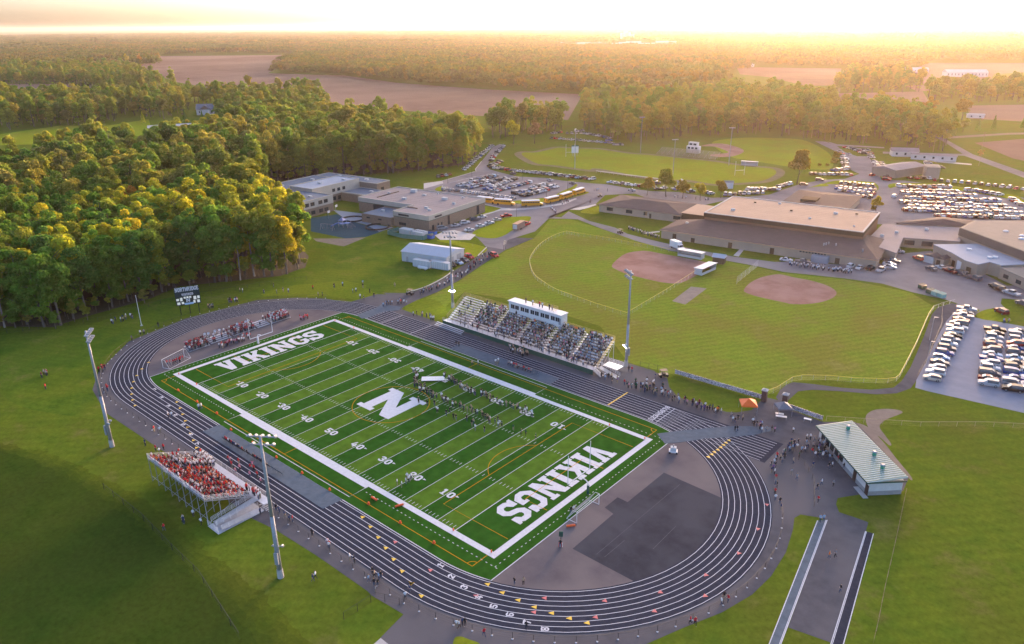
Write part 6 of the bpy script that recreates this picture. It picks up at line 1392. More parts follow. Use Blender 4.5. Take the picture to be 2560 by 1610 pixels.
PC='in the crowd at the concession stand'
for k in range(58):
    x,y=prng.choice([(1380,830),(1450,850),(1560,830),(1600,860),(1640,800),(1580,740),(1680,880),(1500,890),(1350,890),(1560,900),(1470,760)]); p=Y3((x+prng.gauss(0,45),y+prng.gauss(0,38)))[0]; person(*G(*p)[:2],.02,None,None,None,PC)
crowd(Y3((1330,800),(1230,900),(1150,990),(1130,1060)),22,'leaning on the plaza fence',.4)
crowd(Y3((1140,1070),(1165,1150),(1185,1300),(1190,1380)),8,'along the fence outside the near bend',.3)
PS='along the fence beside the far straight'
crowd(Y3((0,290),(130,340),(280,410),(430,450),(560,500),(700,540)),48,PS,.7); crowd(Y3((60,250),(130,300),(210,310)),8,PS,.8)
crowd(Y3((740,560),(830,610),(890,580)),7,'on the crossing near the orange tent',.8); crowd(Y3((950,620),(1020,660),(1100,690)),12,'on the plaza beyond the crossing mat',.7)
for p,c in zip(Y3((815,690),(835,690),(1315,700),(1300,1060),(1345,1110),(1520,1195),(1560,1150),(1660,1160),(1530,1300),(1620,1010),(1650,1000),(1700,950),(1130,690),(1750,1010),(1485,1000)),['black','black','white','grey','grey','black','white','grey','red','black','white','red','black','black','navy']): person(*G(*p)[:2],.02,None,'walk',c,'crossing the open plaza')
for p in Y8((600,380),(630,375)): person(*G(*p)[:2],.04,None,'sit' if False else 'bent',prng.choice(['pale blue','white']),'at the top of the jump runway')
for p,c in zip(Y8((678,700),(735,690),(778,1000)),['orange','grey','black']): person(*G(*p)[:2],.02,None,'walk',c,'on the paving between the jump runways')
PW='in the line of people on the entrance path'
crowd(Z4((1180,1085),(1330,1025),(1460,965),(1600,875),(1700,800),(1740,770)),56,PW,.9)
crowd(Z4((940,1160),(990,1150),(1050,1140),(1100,1150)),13,'gathered at the track entrance corner',.7,['white','red','black','pale blue'])
crowd(Y2((140,410),(250,420),(340,460)),12,'by the fence at the empty grandstand end',.5)
crowd(Y2((1900,990),(1990,1020),(2150,1080),(2300,1120),(2408,1150)),24,'at the foot of the grandstand stairs',.8)
for p in Y2((2150,940),(2180,945),(2320,1050)): person(*G(*p)[:2],.02,None,None,None,'on the paving by the grandstand mast')
KL='playing on the lawn beyond the far bend'
for p in Y1((905,190),(930,195),(1220,145),(1130,205),(1250,205),(1310,185),(1360,195),(1590,165),(1790,150),(1870,135),(2060,120),(2060,150),(1965,200),(1995,190),(2125,200),(2035,250),(2070,265),(2165,240),(1640,230),(1680,230),(2360,140)): person(*G(*p)[:2],.02,None,'walk',None,KL)
crowd(Y1((800,290),(890,280)),9,'huddled on the lawn below the scoreboard',.7); crowd(Y1((610,345),(660,345)),4,'by the fence below the scoreboard',.4)
for p in Z8((1110,890),(1010,940),(985,945),(925,985)): person(*G(*p)[:2],.03,None,None,None,'outside the fence of the far bend')
crowd(Z8((790,870),(850,850),(880,830),(930,830)),10,'grouped on the lawn by the white pole',.6)
crowd(Z8((700,1210),(730,1180)),6,'in red by the far bend fence',.5,['red','red','maroon']); crowd(Z8((740,1330),(755,1340)),3,'in red by the far bend fence',.3,['red'])
crowd(Z8((300,1240),(345,1220)),5,'out on the left lawn',.6,['red','maroon','grey']); person(*G(*Z8((322,1325))[0])[:2],0,None,'walk','red','alone on the left lawn')
for p in Y4((175,75),(230,85),(90,205),(190,260),(225,285),(265,250),(265,330),(450,930),(455,945),(268,1010),(545,880),(620,960),(410,290)): person(*G(*p)[:2],.01,None,None,prng.choice(['red','white','navy','red']),'on the grass round the visitor bleachers')
for p in Y4((1675,1490),(1700,1470)): person(*G(*p)[:2],.01,None,'walk',prng.choice(['white','navy']),'walking on the lawn below the ramp mast')
for p in Y1((520,1300),(545,1290),(230,1370),(265,1370)): person(*G(*p)[:2],.06,None,'stand',prng.choice(['red','white']),'beside the near sideline orange markers')
for p in Y2((530,700),(555,705),(680,880),(735,880),(900,870),(915,880),(925,860)): person(*G(*p)[:2],.07,None,'walk',prng.choice(['black','tan','white','grey']),'on the far sideline in front of the grandstand')
crowd(Y2((1060,740),(1120,770),(1180,800)),22,'in the cheer squad on the track before the grandstand',.7,['tan','black','tan','white'],['cheer','stand'],-1.5,.05)
for p in Y5((2150,800),(2175,790),(1650,1430),(1730,1430),(2055,1100)): person(*G(*p)[:2],.05,None,'bent',prng.choice(['white','tan','black']),'by the goal on the near bend')
for x in (52,54.5,57,58,60.5,61.5): person(x,77.9,9.83,-1.57,'stand',None,'filming from the press box roof')
# ---- seated crowds: too many to count, one mesh each
def pal(shirts,rng):
    return {0:SHD[rng.choice(shirts)] if isinstance(shirts,list) else shirts,1:rng.choice(PANTS),2:rng.choice(SKIN),3:rng.choice(HAIR),4:(.1,.1,.1)}
M['crowd']=attr_mat('crowd_clothing',.85,.15)
HOME=['black']*4+['grey']*5+['dark green']*2+['navy']*3+['white']*8+['pale blue']*5+['pink']*2+['tan','tan','pale blue','grey','orange','maroon']
inst=[]
for r in range(NR):
    y=gy0+1.8+r*RD+.52; z=Z0+.05+r*RH+.45
    for s in range(6):
        x=AIS[s]+.8; cl=prng.choice([.8,1,1.1])
        while x<AIS[s+1]-.8:
            sec=[.05,.72 if 1<r<9 else .35,.96,.96,.96,.93][s]
            if s==1 and x<38: sec*=.4
            if r==0: sec*=.35
            if prng.random()<sec:
                st=prng.random()<.08
                inst.append(('stand' if st else prng.choice(['sit','sitf']),x+prng.uniform(-.08,.08),y-(.4 if st else 0)+prng.uniform(-.06,.06),z-(.45 if st else 0),-PI/2+prng.uniform(-.4,.4),prng.uniform(.92,1.05),pal(HOME,prng)))
            x+=.53
for k in range(26): inst.append(('stand',prng.uniform(34,81),gy0+prng.uniform(.4,1.5),Z0,prng.uniform(0,6),1,pal(HOME,prng)))
tag(bake('spectators',PT,inst,[M['crowd']]),'home crowd seated on the long grandstand benches','crowd',kind='stuff')
inst=[]; AWAY=['red']*8+['white']*4+['maroon']*2+['navy']*2+['black']*2+['grey','orange']
for r in range(VNR):
    y=vy0-1.8-r*VRD-.56; z=VZ0+.05+r*VRH+.45
    for s in range(3):
        x=VA[s]+.6
        while x<VA[s+1]-.6:
            if prng.random()<.93:
                wht=s==0 and r<7
                st=prng.random()<(.6 if wht else .1)
                inst.append(('stand' if st else prng.choice(['sit','sitf']),x+prng.uniform(-.06,.06),y+(.4 if st else 0),z-(.45 if st else 0),PI/2+prng.uniform(-.4,.4),prng.uniform(.92,1.05),pal(['white']*6+['grey','red'] if wht else AWAY,prng)))
            x+=.5
for k in range(30): inst.append(('stand',prng.choice([prng.uniform(44,50),prng.uniform(62,68)]),vy0-prng.uniform(.3,1.4),VZ0,prng.uniform(0,6),1,pal(['white','white','red'],prng)))
tag(bake('spectators',PT,inst,[M['crowd']]),'red and white visiting crowd packed on the small bleachers','crowd',kind='stuff')
# ---- visiting band on portable risers behind the goal post
inst=[]; MAR=['maroon']*3+['red']*3+['white']*4+['black','pink']
ri=0
for (xa,ya,n,lab) in ((-11.2,8.6,6.2,'aluminium riser at the soccer goal end of the visiting band'),(-11.9,15.4,6.4,'half empty aluminium riser of the visiting band with tubas behind'),(-12.3,22.6,7.4,'aluminium riser of the visiting band behind the goal post'),(-12.5,30.6,4.2,'small empty aluminium riser in the visiting band'),(-12.4,35.4,6.6,'crowded aluminium riser at the far end of the visiting band')):
    t=empty('band_riser',(xa,ya,.04),.03,lab,'bleachers')
    for r in range(4):
        MB().box(-r*.75-.7,-r*.75-.02,0,n,.15+r*.28,.22+r*.28).build('bench_plank',M['alu'],t)
        pr={0:.9,1:.25,2:.75,3:.12,4:.97}[ri]
        y=.3
        while y<n-.2:
            if prng.random()<pr: inst.append((prng.choice(['stand','fwd','fwd']),xa-r*.75-.35+prng.uniform(-.1,.1),ya+y,.26+r*.28,prng.uniform(-.4,.4),prng.uniform(.95,1.05),pal(MAR,prng)))
            y+=.52
    f=MB()
    for y in (.1,n/2,n-.1): f.beam((-.1,y,.08),(-3,y,.9),.08,.1); f.beam((-3,y,0),(-3,y,.95),.08,.08); f.beam((-.1,y,0),(-.1,y,.15),.08,.08)
    f.build('support_frame',M['metal'],t); ri+=1
for k in range(26): inst.append((prng.choice(['stand','fwd']),-7.6+prng.gauss(0,.6),15.5+k*.38,.045,prng.uniform(-.6,.6),1,pal(MAR+['white','white'],prng)))
for k in range(9): inst.append(('stand',-8+prng.gauss(0,.8),44+prng.gauss(0,.8),.045,prng.uniform(0,6),1,pal(['red','pink'],prng)))
for k in range(8): inst.append(('stand',-7.2+prng.gauss(0,.5),.5+k*.6,.045,prng.uniform(0,6),1,pal(['red'],prng)))
tag(bake('visiting_band',PT,inst,[M['crowd']]),'visiting marching band in maroon massed behind the goal post','crowd',kind='stuff')
hm=[]
for k in range(36): q=k/36; hm.append(('fwd',*np.array(G(*Z5((640+q*300,655+q*95))[0])[:2])+np.array([prng.gauss(0,.4),prng.gauss(0,.4)]),.04,-.2,1,pal(['white','white','purple','grey'],prng)))
for k in range(70): q=k/70; hm.append(('fwd',*np.array(G(*Z6((80+q*560,1000+q*75))[0])[:2])+np.array([prng.gauss(0,.7),prng.gauss(0,.9)]),.04,2.6,1,pal(['white','white','pale blue','grey'],prng)))
tag(bake('marching_column',PT,hm,[M['crowd']]),'distant marching columns in white on the service road by the old school','crowd',kind='stuff')
bn=[]
for px,n in ((P2((140,1160),(350,1080)),6),(P2((0,1200),(60,1300)),6),(P1((1730,1070),(1830,1150)),7),(P2((620,950),(900,960)),5),(P2((570,1130),(600,1130)),3),(P2((1820,1050),(2400,1100)),7),(P5((550,375),(600,375)),3)):
    w=W2(px)
    for k in range(n): q=prng.random(); bn.append(('stand',w[0][0]+(w[1][0]-w[0][0])*q,w[0][1]+(w[1][1]-w[0][1])*q,.06,prng.uniform(0,6),1,pal(HOME,prng)))
tag(bake('distant_people',PT,bn,[M['crowd']]),'scattered distant people on the drives round the schools','crowd',kind='stuff')
# ---- sousaphones, benches, cones and other sideline gear
def sousa(x,y,z,i):
    t=empty('sousaphone',(x,y,z),0,'white sousaphone carried above the visiting band','sousaphone','white sousaphones of the visiting band')
    b=MB(); 
    for k in range(12): a0,a1=[(0,.33*math.cos(2*PI*(k+j)/12),.35+.33*math.sin(2*PI*(k+j)/12)) for j in (0,1)]; b.tube(a0,a1,.07,n=6,cap=False)
    b.build('coil',M['white'],t); MB().tube((.0,.25,.65),(.25,.1,1.0),.09,.38,10,cap=False).build('bell',M['white'],t)
for i,y in enumerate((14.9,15.8,18.0,19.2,25.0,27.6,28.6,40.6)): sousa(-14.4+(i%2)*.3,y,1.75,i)
def bench(x,y,rz,l,m,lab,grp):
    t=empty('team_bench',(x,y,.085),rz,lab,'bench',grp); MB().box(-l/2,l/2,-.18,.18,.42,.47).build('seat',M[m],t); MB().box(-l/2,l/2,.2,.24,.65,.9).build('backrest',M[m],t)
    for q in (-l/2+.3,0,l/2-.3): MB().add([(q-.03,-.2,0),(q+.03,-.2,0),(q+.03,.24,.9),(q-.03,.24,.9),(q-.03,.25,0),(q+.03,.25,0)],[(0,1,2,3),(4,5,2,3),(3,2,1,0)]).build('leg',M['metal'],t)
for k in range(5): bench(41.8+k*4.6,-10.2+.06*k,PI,4.2,'mat_g' if k>3 else 'black','dark team bench on the grey mat before the visitor bleachers','team benches on the visitor side mat')
for k in range(3): bench(62.6+k*3.8,59.2,0,3.4,'mat_g','grey team bench on the mat before the home grandstand','team benches on the home side mat')
for k in range(26):
    x=40.5+k*.62
    if prng.random()<.7: person(x,-10.15,.50,PI/2,'sit',prng.choice(['red','white','black','navy']),'on the visitor team bench')
for k in range(10): person(61.8+k*.85,59.15,.50,-PI/2,'sit',prng.choice(['red','white','grey']),'on the home team bench')
for i,x in enumerate((9.1,18.4,27.5,37.1,45.9,55.0,64.1,73.2,82.6,91.5,100.3)):
    y=-6.9 if 33<x<78 else -4.95
    t=empty('marker_disc',(x,y,.06),0,'round orange sideline yard marker on the turf edge','yard marker','orange yard markers along the near sideline'); MB().box(-.22,.22,-.22,.22,0,.06).build('base',M['orange'],t); MB().tube((0,0,.06),(0,0,.5),.28,.16,8).build('cone',M['orange'],t)
for px,rz,lab in ((Y5((410,670))[0],.0,'orange down marker lying on the turf'),(Y5((632,730))[0],1.2,'orange down marker beside the white sideline band'),(Y5((2150,910))[0],.9,'orange padded roll lying by the soccer goal')):
    t=empty('padded_marker',(*G(*px)[:2],.06),rz,lab,'marker'); MB().tube((-.8,0,.2),(.8,0,.2),.2,n=8).build('pad',M['orange'],t); MB().tube((.8,0,.2),(1.0,0,.2),.06,n=6).build('handle',M['black'],t)
for x,y in ((0,0),(0,FW),(FL,0),(FL,FW),(9.14,0),(9.14,FW),(100.58,0),(100.58,FW)):
    o=MB().box(-.09,.09,-.09,.09,0,.5).build('pylon',M['orange'],None,(x-.2 if x>50 else x+.2,y-.3 if y<1 else y+.3,.06)); tag(o,'orange goal line pylon on the white boundary','pylon','orange end zone pylons')
t=empty('prop_tarp',(53.0,39.9,.06),.75,'flat white prop sheet among the home marching band','prop'); MB().box(-2.9,2.9,-1.2,1.2,.3,.36).build('sheet',M['white'],t)
for x in (-2.6,2.6):
    for y in (-1,1): MB().box(x-.05,x+.05,y-.05,y+.05,0,.3).build('foot',M['metal'],t)
t=empty('speaker_cart',(*G(*Y3((285,865))[0])[:2],.04),.5,'white wheeled machine on the brown paving by the crossing mat','cart'); MB().box(-.9,.9,-.7,.7,.25,.5).build('deck',M['white'],t); MB().box(-.6,.6,-.5,.5,.503,1.3).build('cabinet',M['siding'],t); MB().tube((0,0,1.3),(0,0,1.9),.12,n=8).build('nozzle',M['metal'],t)
for x in (-.7,.7):
    for y in (-.65,.65): MB().tube((x,y-.08,.22),(x,y+.08,.22),.22,n=8).build('wheel',M['rubber'],t)
t=empty('small_bleachers',(26.3,65.9,.06),-.03,'short silver bleacher row standing on the track before the empty grandstand end','bleachers')
for r in range(3): MB().box(0,11.5,r*.5,r*.5+.35,.25+r*.3,.32+r*.3).build('bench_plank',M['alu'],t)
f=MB()
for x in (.3,4,7.5,11.2): f.beam((x,0,.05),(x,1.5,.85),.08,.08); f.beam((x,1.4,0),(x,1.4,.85),.08,.08)
f.build('support_frame',M['dgreen'],t)
t=empty('play_clock',(*G(*Y5((2060,1090))[0])[:2],.04),.6,'black play clock post with striped base on the near bend','post'); MB().tube((0,0,0),(0,0,3.2),.07,n=8).build('post',M['black'],t); MB().box(-.35,.35,-.08,.08,2.2,3.2).build('clock_face',M['dgreen'],t)
for k in range(4): MB().tube((-.3+k*.2,0,0),(-.3+k*.2,0,.9),.06,n=6).build('base_tube',M['white'] if k%2 else M['red'],t)
for px,lab in ((Z7((1400,10))[0],'dark green waste dumpster'),(Z7((1480,55))[0],'green waste dumpster beside the pale pair'),(Z7((1530,75))[0],'pale teal waste dumpster'),(Z7((1590,95))[0],'pale teal waste dumpster at the end of the row')):
    m=M['dgreen'] if 'pale' not in lab.split()[0] else mat('teal_bin',(.22,.45,.40),(.18,.38,.34),2,.6)
    t=empty('dumpster',(*G(*px)[:2],.04),-.5,lab+' by the service yard','dumpster','dumpsters by the service yard'); MB().box(-1.0,1.0,-.9,.9,.15,1.4).build('bin',m,t); MB().add([(-1.05,-.95,1.403),(1.05,-.95,1.403),(1.05,.95,1.7),(-1.05,.95,1.7)],[(0,1,2,3),(3,2,1,0)]).build('lid',M['black'] if 'pale' not in lab else m,t)

PEOPLE.sort(key=lambda p: math.dist(p[:2],CPOS[:2]))
VB={'walk':'walking','sit':'seated','sitf':'seated','cheer':'cheering'}
PLAB=uniq([f"person in {p[5]} top {VB.get(p[4],'standing')} {p[6]}" for p in PEOPLE],[p[:2] for p in PEOPLE],[f"beside person in {p[5]}" for p in PEOPLE])
for pi,(x,y,z,hd,kind,col,place,group,s) in enumerate(PEOPLE[:292]):
    o=put('person',PM[kind],None,(x,y,z),hd); o.scale=(s,s,s); o.color=(*SHD[col],1)
    vb={'walk':'walking','sit':'seated','sitf':'seated','cheer':'cheering'}.get(kind,'standing')
    tag(o,PLAB[pi],'person',group or ('people '+place))
tag(bake('people',PT,[({'walk':'stand','bent':'stand'}.get(k,k),x,y,z,h,s,pal(SHD[c],prng)) for x,y,z,h,k,c,pl,g_,s in PEOPLE[292:]],[M['crowd']]),'farther people on paths, lawns and the far half of the turf','crowd',kind='stuff')
# ================================================================ trees
def leaf_mat(name,objcol,cols=None):
    m=D.materials.new(name); m.use_nodes=True; n=m.node_tree.nodes; l=m.node_tree.links; n.clear()
    out=n.new('ShaderNodeOutputMaterial'); df=n.new('ShaderNodeBsdfDiffuse'); tr=n.new('ShaderNodeBsdfTranslucent'); mx=n.new('ShaderNodeMixShader'); mx.inputs[0].default_value=.48
    oi=n.new('ShaderNodeObjectInfo'); at=n.new('ShaderNodeAttribute'); at.attribute_name='Col'
    if objcol: base=oi.outputs['Color']
    else:
        r=n.new('ShaderNodeValToRGB'); e=r.color_ramp.elements
        cols=cols or [(0.104,0.207,0.041),(0.138,0.235,0.041),(0.178,0.246,0.045),(0.247,0.273,0.048),(0.119,0.197,0.048),(0.277,0.273,0.053),(0.198,0.218,0.067)]
        while len(e)<len(cols): e.new(.5)
        for i,c in enumerate(cols): e[i].position=i/(len(cols)-1); e[i].color=(*c,1)
        l.new(oi.outputs['Random'],r.inputs[0]); base=r.outputs[0]
    mm=n.new('ShaderNodeMix'); mm.data_type='RGBA'; mm.blend_type='MULTIPLY'; mm.inputs[0].default_value=1
    l.new(base,mm.inputs[6]); l.new(at.outputs['Color'],mm.inputs[7])
    hs=n.new('ShaderNodeHueSaturation'); hs.inputs['Value'].default_value=1.6; hs.inputs['Saturation'].default_value=1.05; l.new(mm.outputs[2],hs.inputs['Color'])
    l.new(mm.outputs[2],df.inputs['Color']); l.new(hs.outputs[0],tr.inputs['Color'])
    l.new(df.outputs[0],mx.inputs[1]); l.new(tr.outputs[0],mx.inputs[2]); l.new(mx.outputs[0],out.inputs['Surface'])
    return m
M['leafo']=leaf_mat('foliage_own_colour',True); M['leafr']=leaf_mat('foliage_mixed',False); M['leaff']=leaf_mat('far_foliage',False,[(.085,.125,.035),(.105,.14,.035),(.13,.15,.04),(.165,.16,.045),(.095,.12,.04),(.18,.15,.05),(.13,.125,.05)])
M['bark']=mat('grey_bark',(.17,.14,.115),(.11,.09,.07),2,.9,detail=6); M['barkp']=mat('pale_bark',(.36,.31,.26),(.24,.20,.165),2,.9,detail=6)
def crown_arrays(seed,cz,rx,rz,nb,nl,ls,flat=0.0,cone=False):
    g=np.random.default_rng(seed); P=[];Nn=[];Cc=[]
    if cone:
        t=g.random(nl)**.7; r=(1-t)*rx*(.75+.5*g.random(nl)); a=g.random(nl)*2*PI
        P=np.stack([r*np.cos(a),r*np.sin(a),cz-rz+2*rz*t-.15*r],1); Nn=np.stack([np.cos(a),np.sin(a),.5+0*a],1); B=(.75+.5*g.random(nl))
    else:
        d=g.normal(size=(nb,3)); d/=np.linalg.norm(d,axis=1,keepdims=True); rr=g.random((nb,1))**.40*.80
        bc=d*rr*np.array([rx,rx,rz])+np.array([0,0,cz]); br=(.20+.24*g.random(nb))*rx
        bc[0]=(0,0,cz); br[0]=rx*.50
        k=g.choice(nb,nl,p=br**2/np.sum(br**2)); u=g.normal(size=(nl,3)); u/=np.linalg.norm(u,axis=1,keepdims=True); u[:,2]=np.where(u[:,2]<-.3,-u[:,2],u[:,2])
        rad=br[k]*(.72+.36*g.random(nl))
        P=bc[k]+u*rad[:,None]*np.array([1,1,.95]); Nn=u; tone=.80+.4*g.random(nb); B=tone[k]*(.78+.44*g.random(nl))
    # leaf quads, tilted off the surface
    tn=g.normal(size=(nl,3)); Nn=Nn+.75*tn; Nn/=np.linalg.norm(Nn,axis=1,keepdims=True)
    a=np.cross(Nn,g.normal(size=(nl,3))); a/=np.linalg.norm(a,axis=1,keepdims=True); b=np.cross(Nn,a); s=(ls*(.6+.8*g.random(nl)))[:,None]*.5
    V=np.stack([P-a*s-b*s*.7,P+a*s-b*s*.5,P+a*s*.8+b*s,P-a*s*.9+b*s*.8],1).reshape(-1,3)
    yel=g.random(nl)*.25
    C=np.stack([B*(1+yel),B,B*(1-yel*.6)],1).repeat(4,0)
    return V,C
def quads_mesh(name,V,C,m):
    n=len(V)//4; me=D.meshes.new(name); me.vertices.add(len(V)); me.vertices.foreach_set('co',V.astype(np.float32).ravel()); me.loops.add(len(V)); me.loops.foreach_set('vertex_index',np.arange(len(V),dtype=np.int32)); me.polygons.add(n); me.polygons.foreach_set('loop_start',np.arange(0,len(V),4,dtype=np.int32))
    me.update(calc_edges=True); at=me.color_attributes.new('Col','FLOAT_COLOR','POINT'); at.data.foreach_set('color',np.concatenate([C,np.ones((len(C),1))],1).astype(np.float32).ravel()); me.materials.append(m); return me
def trunk_mb(seed,h,r,ch,spread,limbs=6):
    g=random.Random(seed); b=MB(); x=y=0; pts=[(0,0,0)]
    for k in range(1,6): x+=g.uniform(-.18,.18); y+=g.uniform(-.18,.18); pts.append((x,y,h*k/5))
    for k in range(5): b.tube(pts[k],pts[k+1],r*(1.25 if k==0 else 1-.16*k),r*(1-.16*(k+1)),7,cap=False)
    for k in range(limbs):
        t=g.uniform(ch,.95); z=h*t; i=min(4,int(t*5)); q=t*5-i; px,py=[pts[i][j]+(pts[i+1][j]-pts[i][j])*q for j in (0,1)]; a=g.uniform(0,2*PI); l=spread*g.uniform(.5,.9)
        b.tube((px,py,z),(px+l*math.cos(a),py+l*math.sin(a),z+l*g.uniform(.5,1.0)),r*.38,r*.10,5,cap=False)
    return b
#            crown centre z, radius, half height, blobs, leaves, leaf size, trunk height, trunk radius, first limb
SP={'oak':(11.8,5.0,7.8,26,5200,.50,16,.32,.30),'tall':(11.0,4.0,10.8,32,5600,.47,18,.28,.18),'high':(15.8,4.4,6.0,20,3600,.48,17,.24,.55),'broad':(10.5,5.8,6.0,28,4800,.52,13,.36,.30),'sparse':(14.5,4.2,6.0,12,850,.55,18,.22,.40),'round':(5.0,3.0,3.4,16,3200,.40,5.5,.16,.35),'conifer':(7.0,2.6,6.2,0,1500,.55,11,.16,.2)}
CRM={};TRM={}
for k,(cz,rx,rz,nb,nl,ls,th,tr_,ch) in SP.items():
    CRM[k]=[quads_mesh('crown',*crown_arrays(sd,cz,rx,rz,nb,nl,ls,cone=(k=='conifer')),M['leafr']) for sd in (hash(k)%1 + len(k)*7+1, len(k)*13+5)]
    TRM[k]=[trunk_mb(sd,th,tr_,ch,rx,8 if k in('high','sparse') else 5).mesh('trunk',[M['barkp'] if k in ('high','sparse') else M['bark']]) for sd in (len(k),len(k)+9)]
CNAME={'green':(0.114,0.224,0.039),'dark green':(0.079,0.170,0.039),'olive':(0.198,0.246,0.041),'yellow green':(0.326,0.349,0.041),'golden':(0.327,0.311,0.037),'orange':(0.415,0.251,0.053),'brown':(0.247,0.197,0.090),'bronze':(0.198,0.176,0.034)}
KTXT={'oak':'spreading broadleaf tree','tall':'tall narrow broadleaf tree','high':'bare stemmed woodland tree','broad':'broad crowned tree','sparse':'thinly leaved tree','round':'small round tree','conifer':'conifer tree'}
trng=random.Random(5)
def tree(x,y,kind,s,col,place,group,name=None):
    v=trng.randrange(2); rz=trng.uniform(0,6.28); sz=s*trng.uniform(.92,1.1)
    t=empty(name or ('conifer_tree' if kind=='conifer' else 'broadleaf_tree'),(x,y,0),rz,f"{col} {KTXT[kind]} {place}",'tree',group); t.scale=(s,s,sz)
    put('trunk',TRM[kind][v],t); c=put('crown',CRM[kind][v],t); c.material_slots[0].link='OBJECT'; c.material_slots[0].material=M['leafo']
    r,g_,b=CNAME[col.replace('tall ','').replace('young ','')]; f=trng.uniform(.85,1.15); c.color=(r*f,g_*f*trng.uniform(.94,1.06),b*f,1)
NSR=math.radians(8.2)
def in_school(x,y):
    dx,dy=x+55.7,y-141.2; a=dx*math.cos(NSR)+dy*math.sin(NSR); b=-dx*math.sin(NSR)+dy*math.cos(NSR); return -117<a<8 and -26<b<57
WOOD=[(-90,832),(0,816),(132,818),(200,796),(264,778),(378,746),(446,716),(589,702),(700,690),(764,668),(772,640),(730,600),(690,545),(640,500),(650,462),(690,452),(850,440),(1000,428),(1155,412),(1195,380),(1150,380),(1050,360),(950,343),(870,340),(760,330),(650,330),(560,365),(450,410),(370,455),(330,400),(250,425),(120,468),(60,480),(-90,470)]
wp=W2(WOOD)
line_struct('forest_floor',MB().sheet(wp,.02),mat('leaf_litter',(.085,.058,.036),(.06,.05,.028),.6,.95,detail=8))
def fill(poly,sp,rng,jit=.42):
    xs=[p[0] for p in poly]; ys=[p[1] for p in poly]; out=[]
    nx=int((max(xs)-min(xs))/sp)+1; ny=int((max(ys)-min(ys))/sp)+1
    for i in range(nx):
        for j in range(ny):
            x=min(xs)+(i+.5+rng.uniform(-jit,jit))*sp; y=min(ys)+(j+.5+rng.uniform(-jit,jit))*sp
            if inpoly(x,y,poly): out.append((x,y))
    return out
wt=[p for p in fill(wp,6.3,trng) if not in_school(*p)]
# a dense front row along the visible edges
edge=W2([(-60,826),(0,814),(132,815),(200,792),(264,774),(378,742),(446,713),(589,699),(700,687),(758,668)])
edge2=W2([(640,500),(650,464),(690,456),(850,442),(1000,431),(1155,415),(1190,380)])
def along(line,sp,jit):
    o=[]
    for a,b in zip(line[:-1],line[1:]):
        n=max(1,int(math.dist(a,b)/sp))
        for k in range(n): q=(k+.5)/n; o.append((a[0]+(b[0]-a[0])*q+trng.gauss(0,jit),a[1]+(b[1]-a[1])*q+trng.gauss(0,jit)))
    return o
e1=along(edge,4.2,1.0); e2=[p for p in along(edge2,4.6,1.2) if not in_school(*p)]
trees=[(x,y,'e1') for x,y in e1]+[(x,y,'e2') for x,y in e2]+[(x,y,'in') for x,y in wt]
def vis(x,y):
    d=Vector((x,y,8))-CPOS; z=d.dot(FWD); return z>1 and -.03<.5+d.dot(RGT)/z*F_PX/2560<1.03
trees=[t for t in trees if vis(t[0],t[1])]
iso=[]   # single trees: (px, kind, scale, colour, place)
for p,k,s,c,pl in ((Z2((1215,1010))[0],'broad',1.0,'yellow green','beside the end of the school road'),(Z2((1362,1005))[0],'round',2.0,'brown','beside the end of the school road'),
 (Z3((818,1285))[0],'round',2.1,'bronze','standing alone between old track and road'),
 (P2((1430,1015))[0],'round',1.25,'bronze','in the row behind the shingled wing'),(P2((1715,1035))[0],'round',1.7,'olive','in the row behind the shingled wing'),(P2((1960,1062))[0],'round',1.2,'bronze','in the row behind the shingled wing'),(P2((2230,1092))[0],'round',1.15,'golden','in the row behind the shingled wing'),(P7((485,525))[0],'round',1.2,'bronze','in the row behind the shingled wing'),
 (Z3((1970,850))[0],'broad',1.3,'bronze','standing alone by the far brown field'),(Z3((2085,915))[0],'conifer',.8,'dark green','on the lawn by the country lane'),(Z3((2190,910))[0],'conifer',.85,'dark green','on the lawn by the country lane'),(Z3((1980,925))[0],'round',1.4,'olive','on the lawn by the country lane'),(Z3((1935,915))[0],'round',.8,'olive','on the lawn by the country lane'),
 (Z3((1740,860))[0],'oak',1.1,'bronze','behind the utility poles'),(Z3((1680,850))[0],'oak',.9,'bronze','behind the utility poles'),(Z3((2090,1160))[0],'sparse',.5,'brown','on the green by the country road'),
 (Z3((2400,900))[0],'conifer',1.0,'dark green','at the far edge of the lane'),(Z6((905,440))[0] if False else P3((1905,1330))[0],'round',.9,'golden','at the gym corner'),
 (Z1((895,470))[0],'tall',1.5,'golden','in the pair at the corner of the far brown field'),(Z1((985,470))[0],'tall',1.4,'orange','in the pair at the corner of the far brown field'),(Z1((1075,472))[0],'sparse',1.0,'brown','alone at the corner of the far brown field'),
 (Z1((1215,640))[0],'tall',1.6,'olive','standing tall at the edge of the brown field'),(Z1((1005,860))[0],'conifer',.8,'yellow green','alone on the meadow'),(Z1((1300,860))[0],'conifer',.9,'dark green','before the white farmhouse'),(Z1((1420,855))[0],'conifer',.8,'dark green','before the white farmhouse'),(Z1((1530,860))[0],'broad',.8,'dark green','beside the white farmhouse')):
    iso.append((*G(*p)[:2],k,s,c,pl))
for a in iso: tree(*a,'single trees round the grounds')
trees.sort(key=lambda t: math.dist(t[:2],CPOS[:2])-(40 if t[2]=='e1' else 60 if t[2]=='e2' else 0))
NT=270; rest=[]
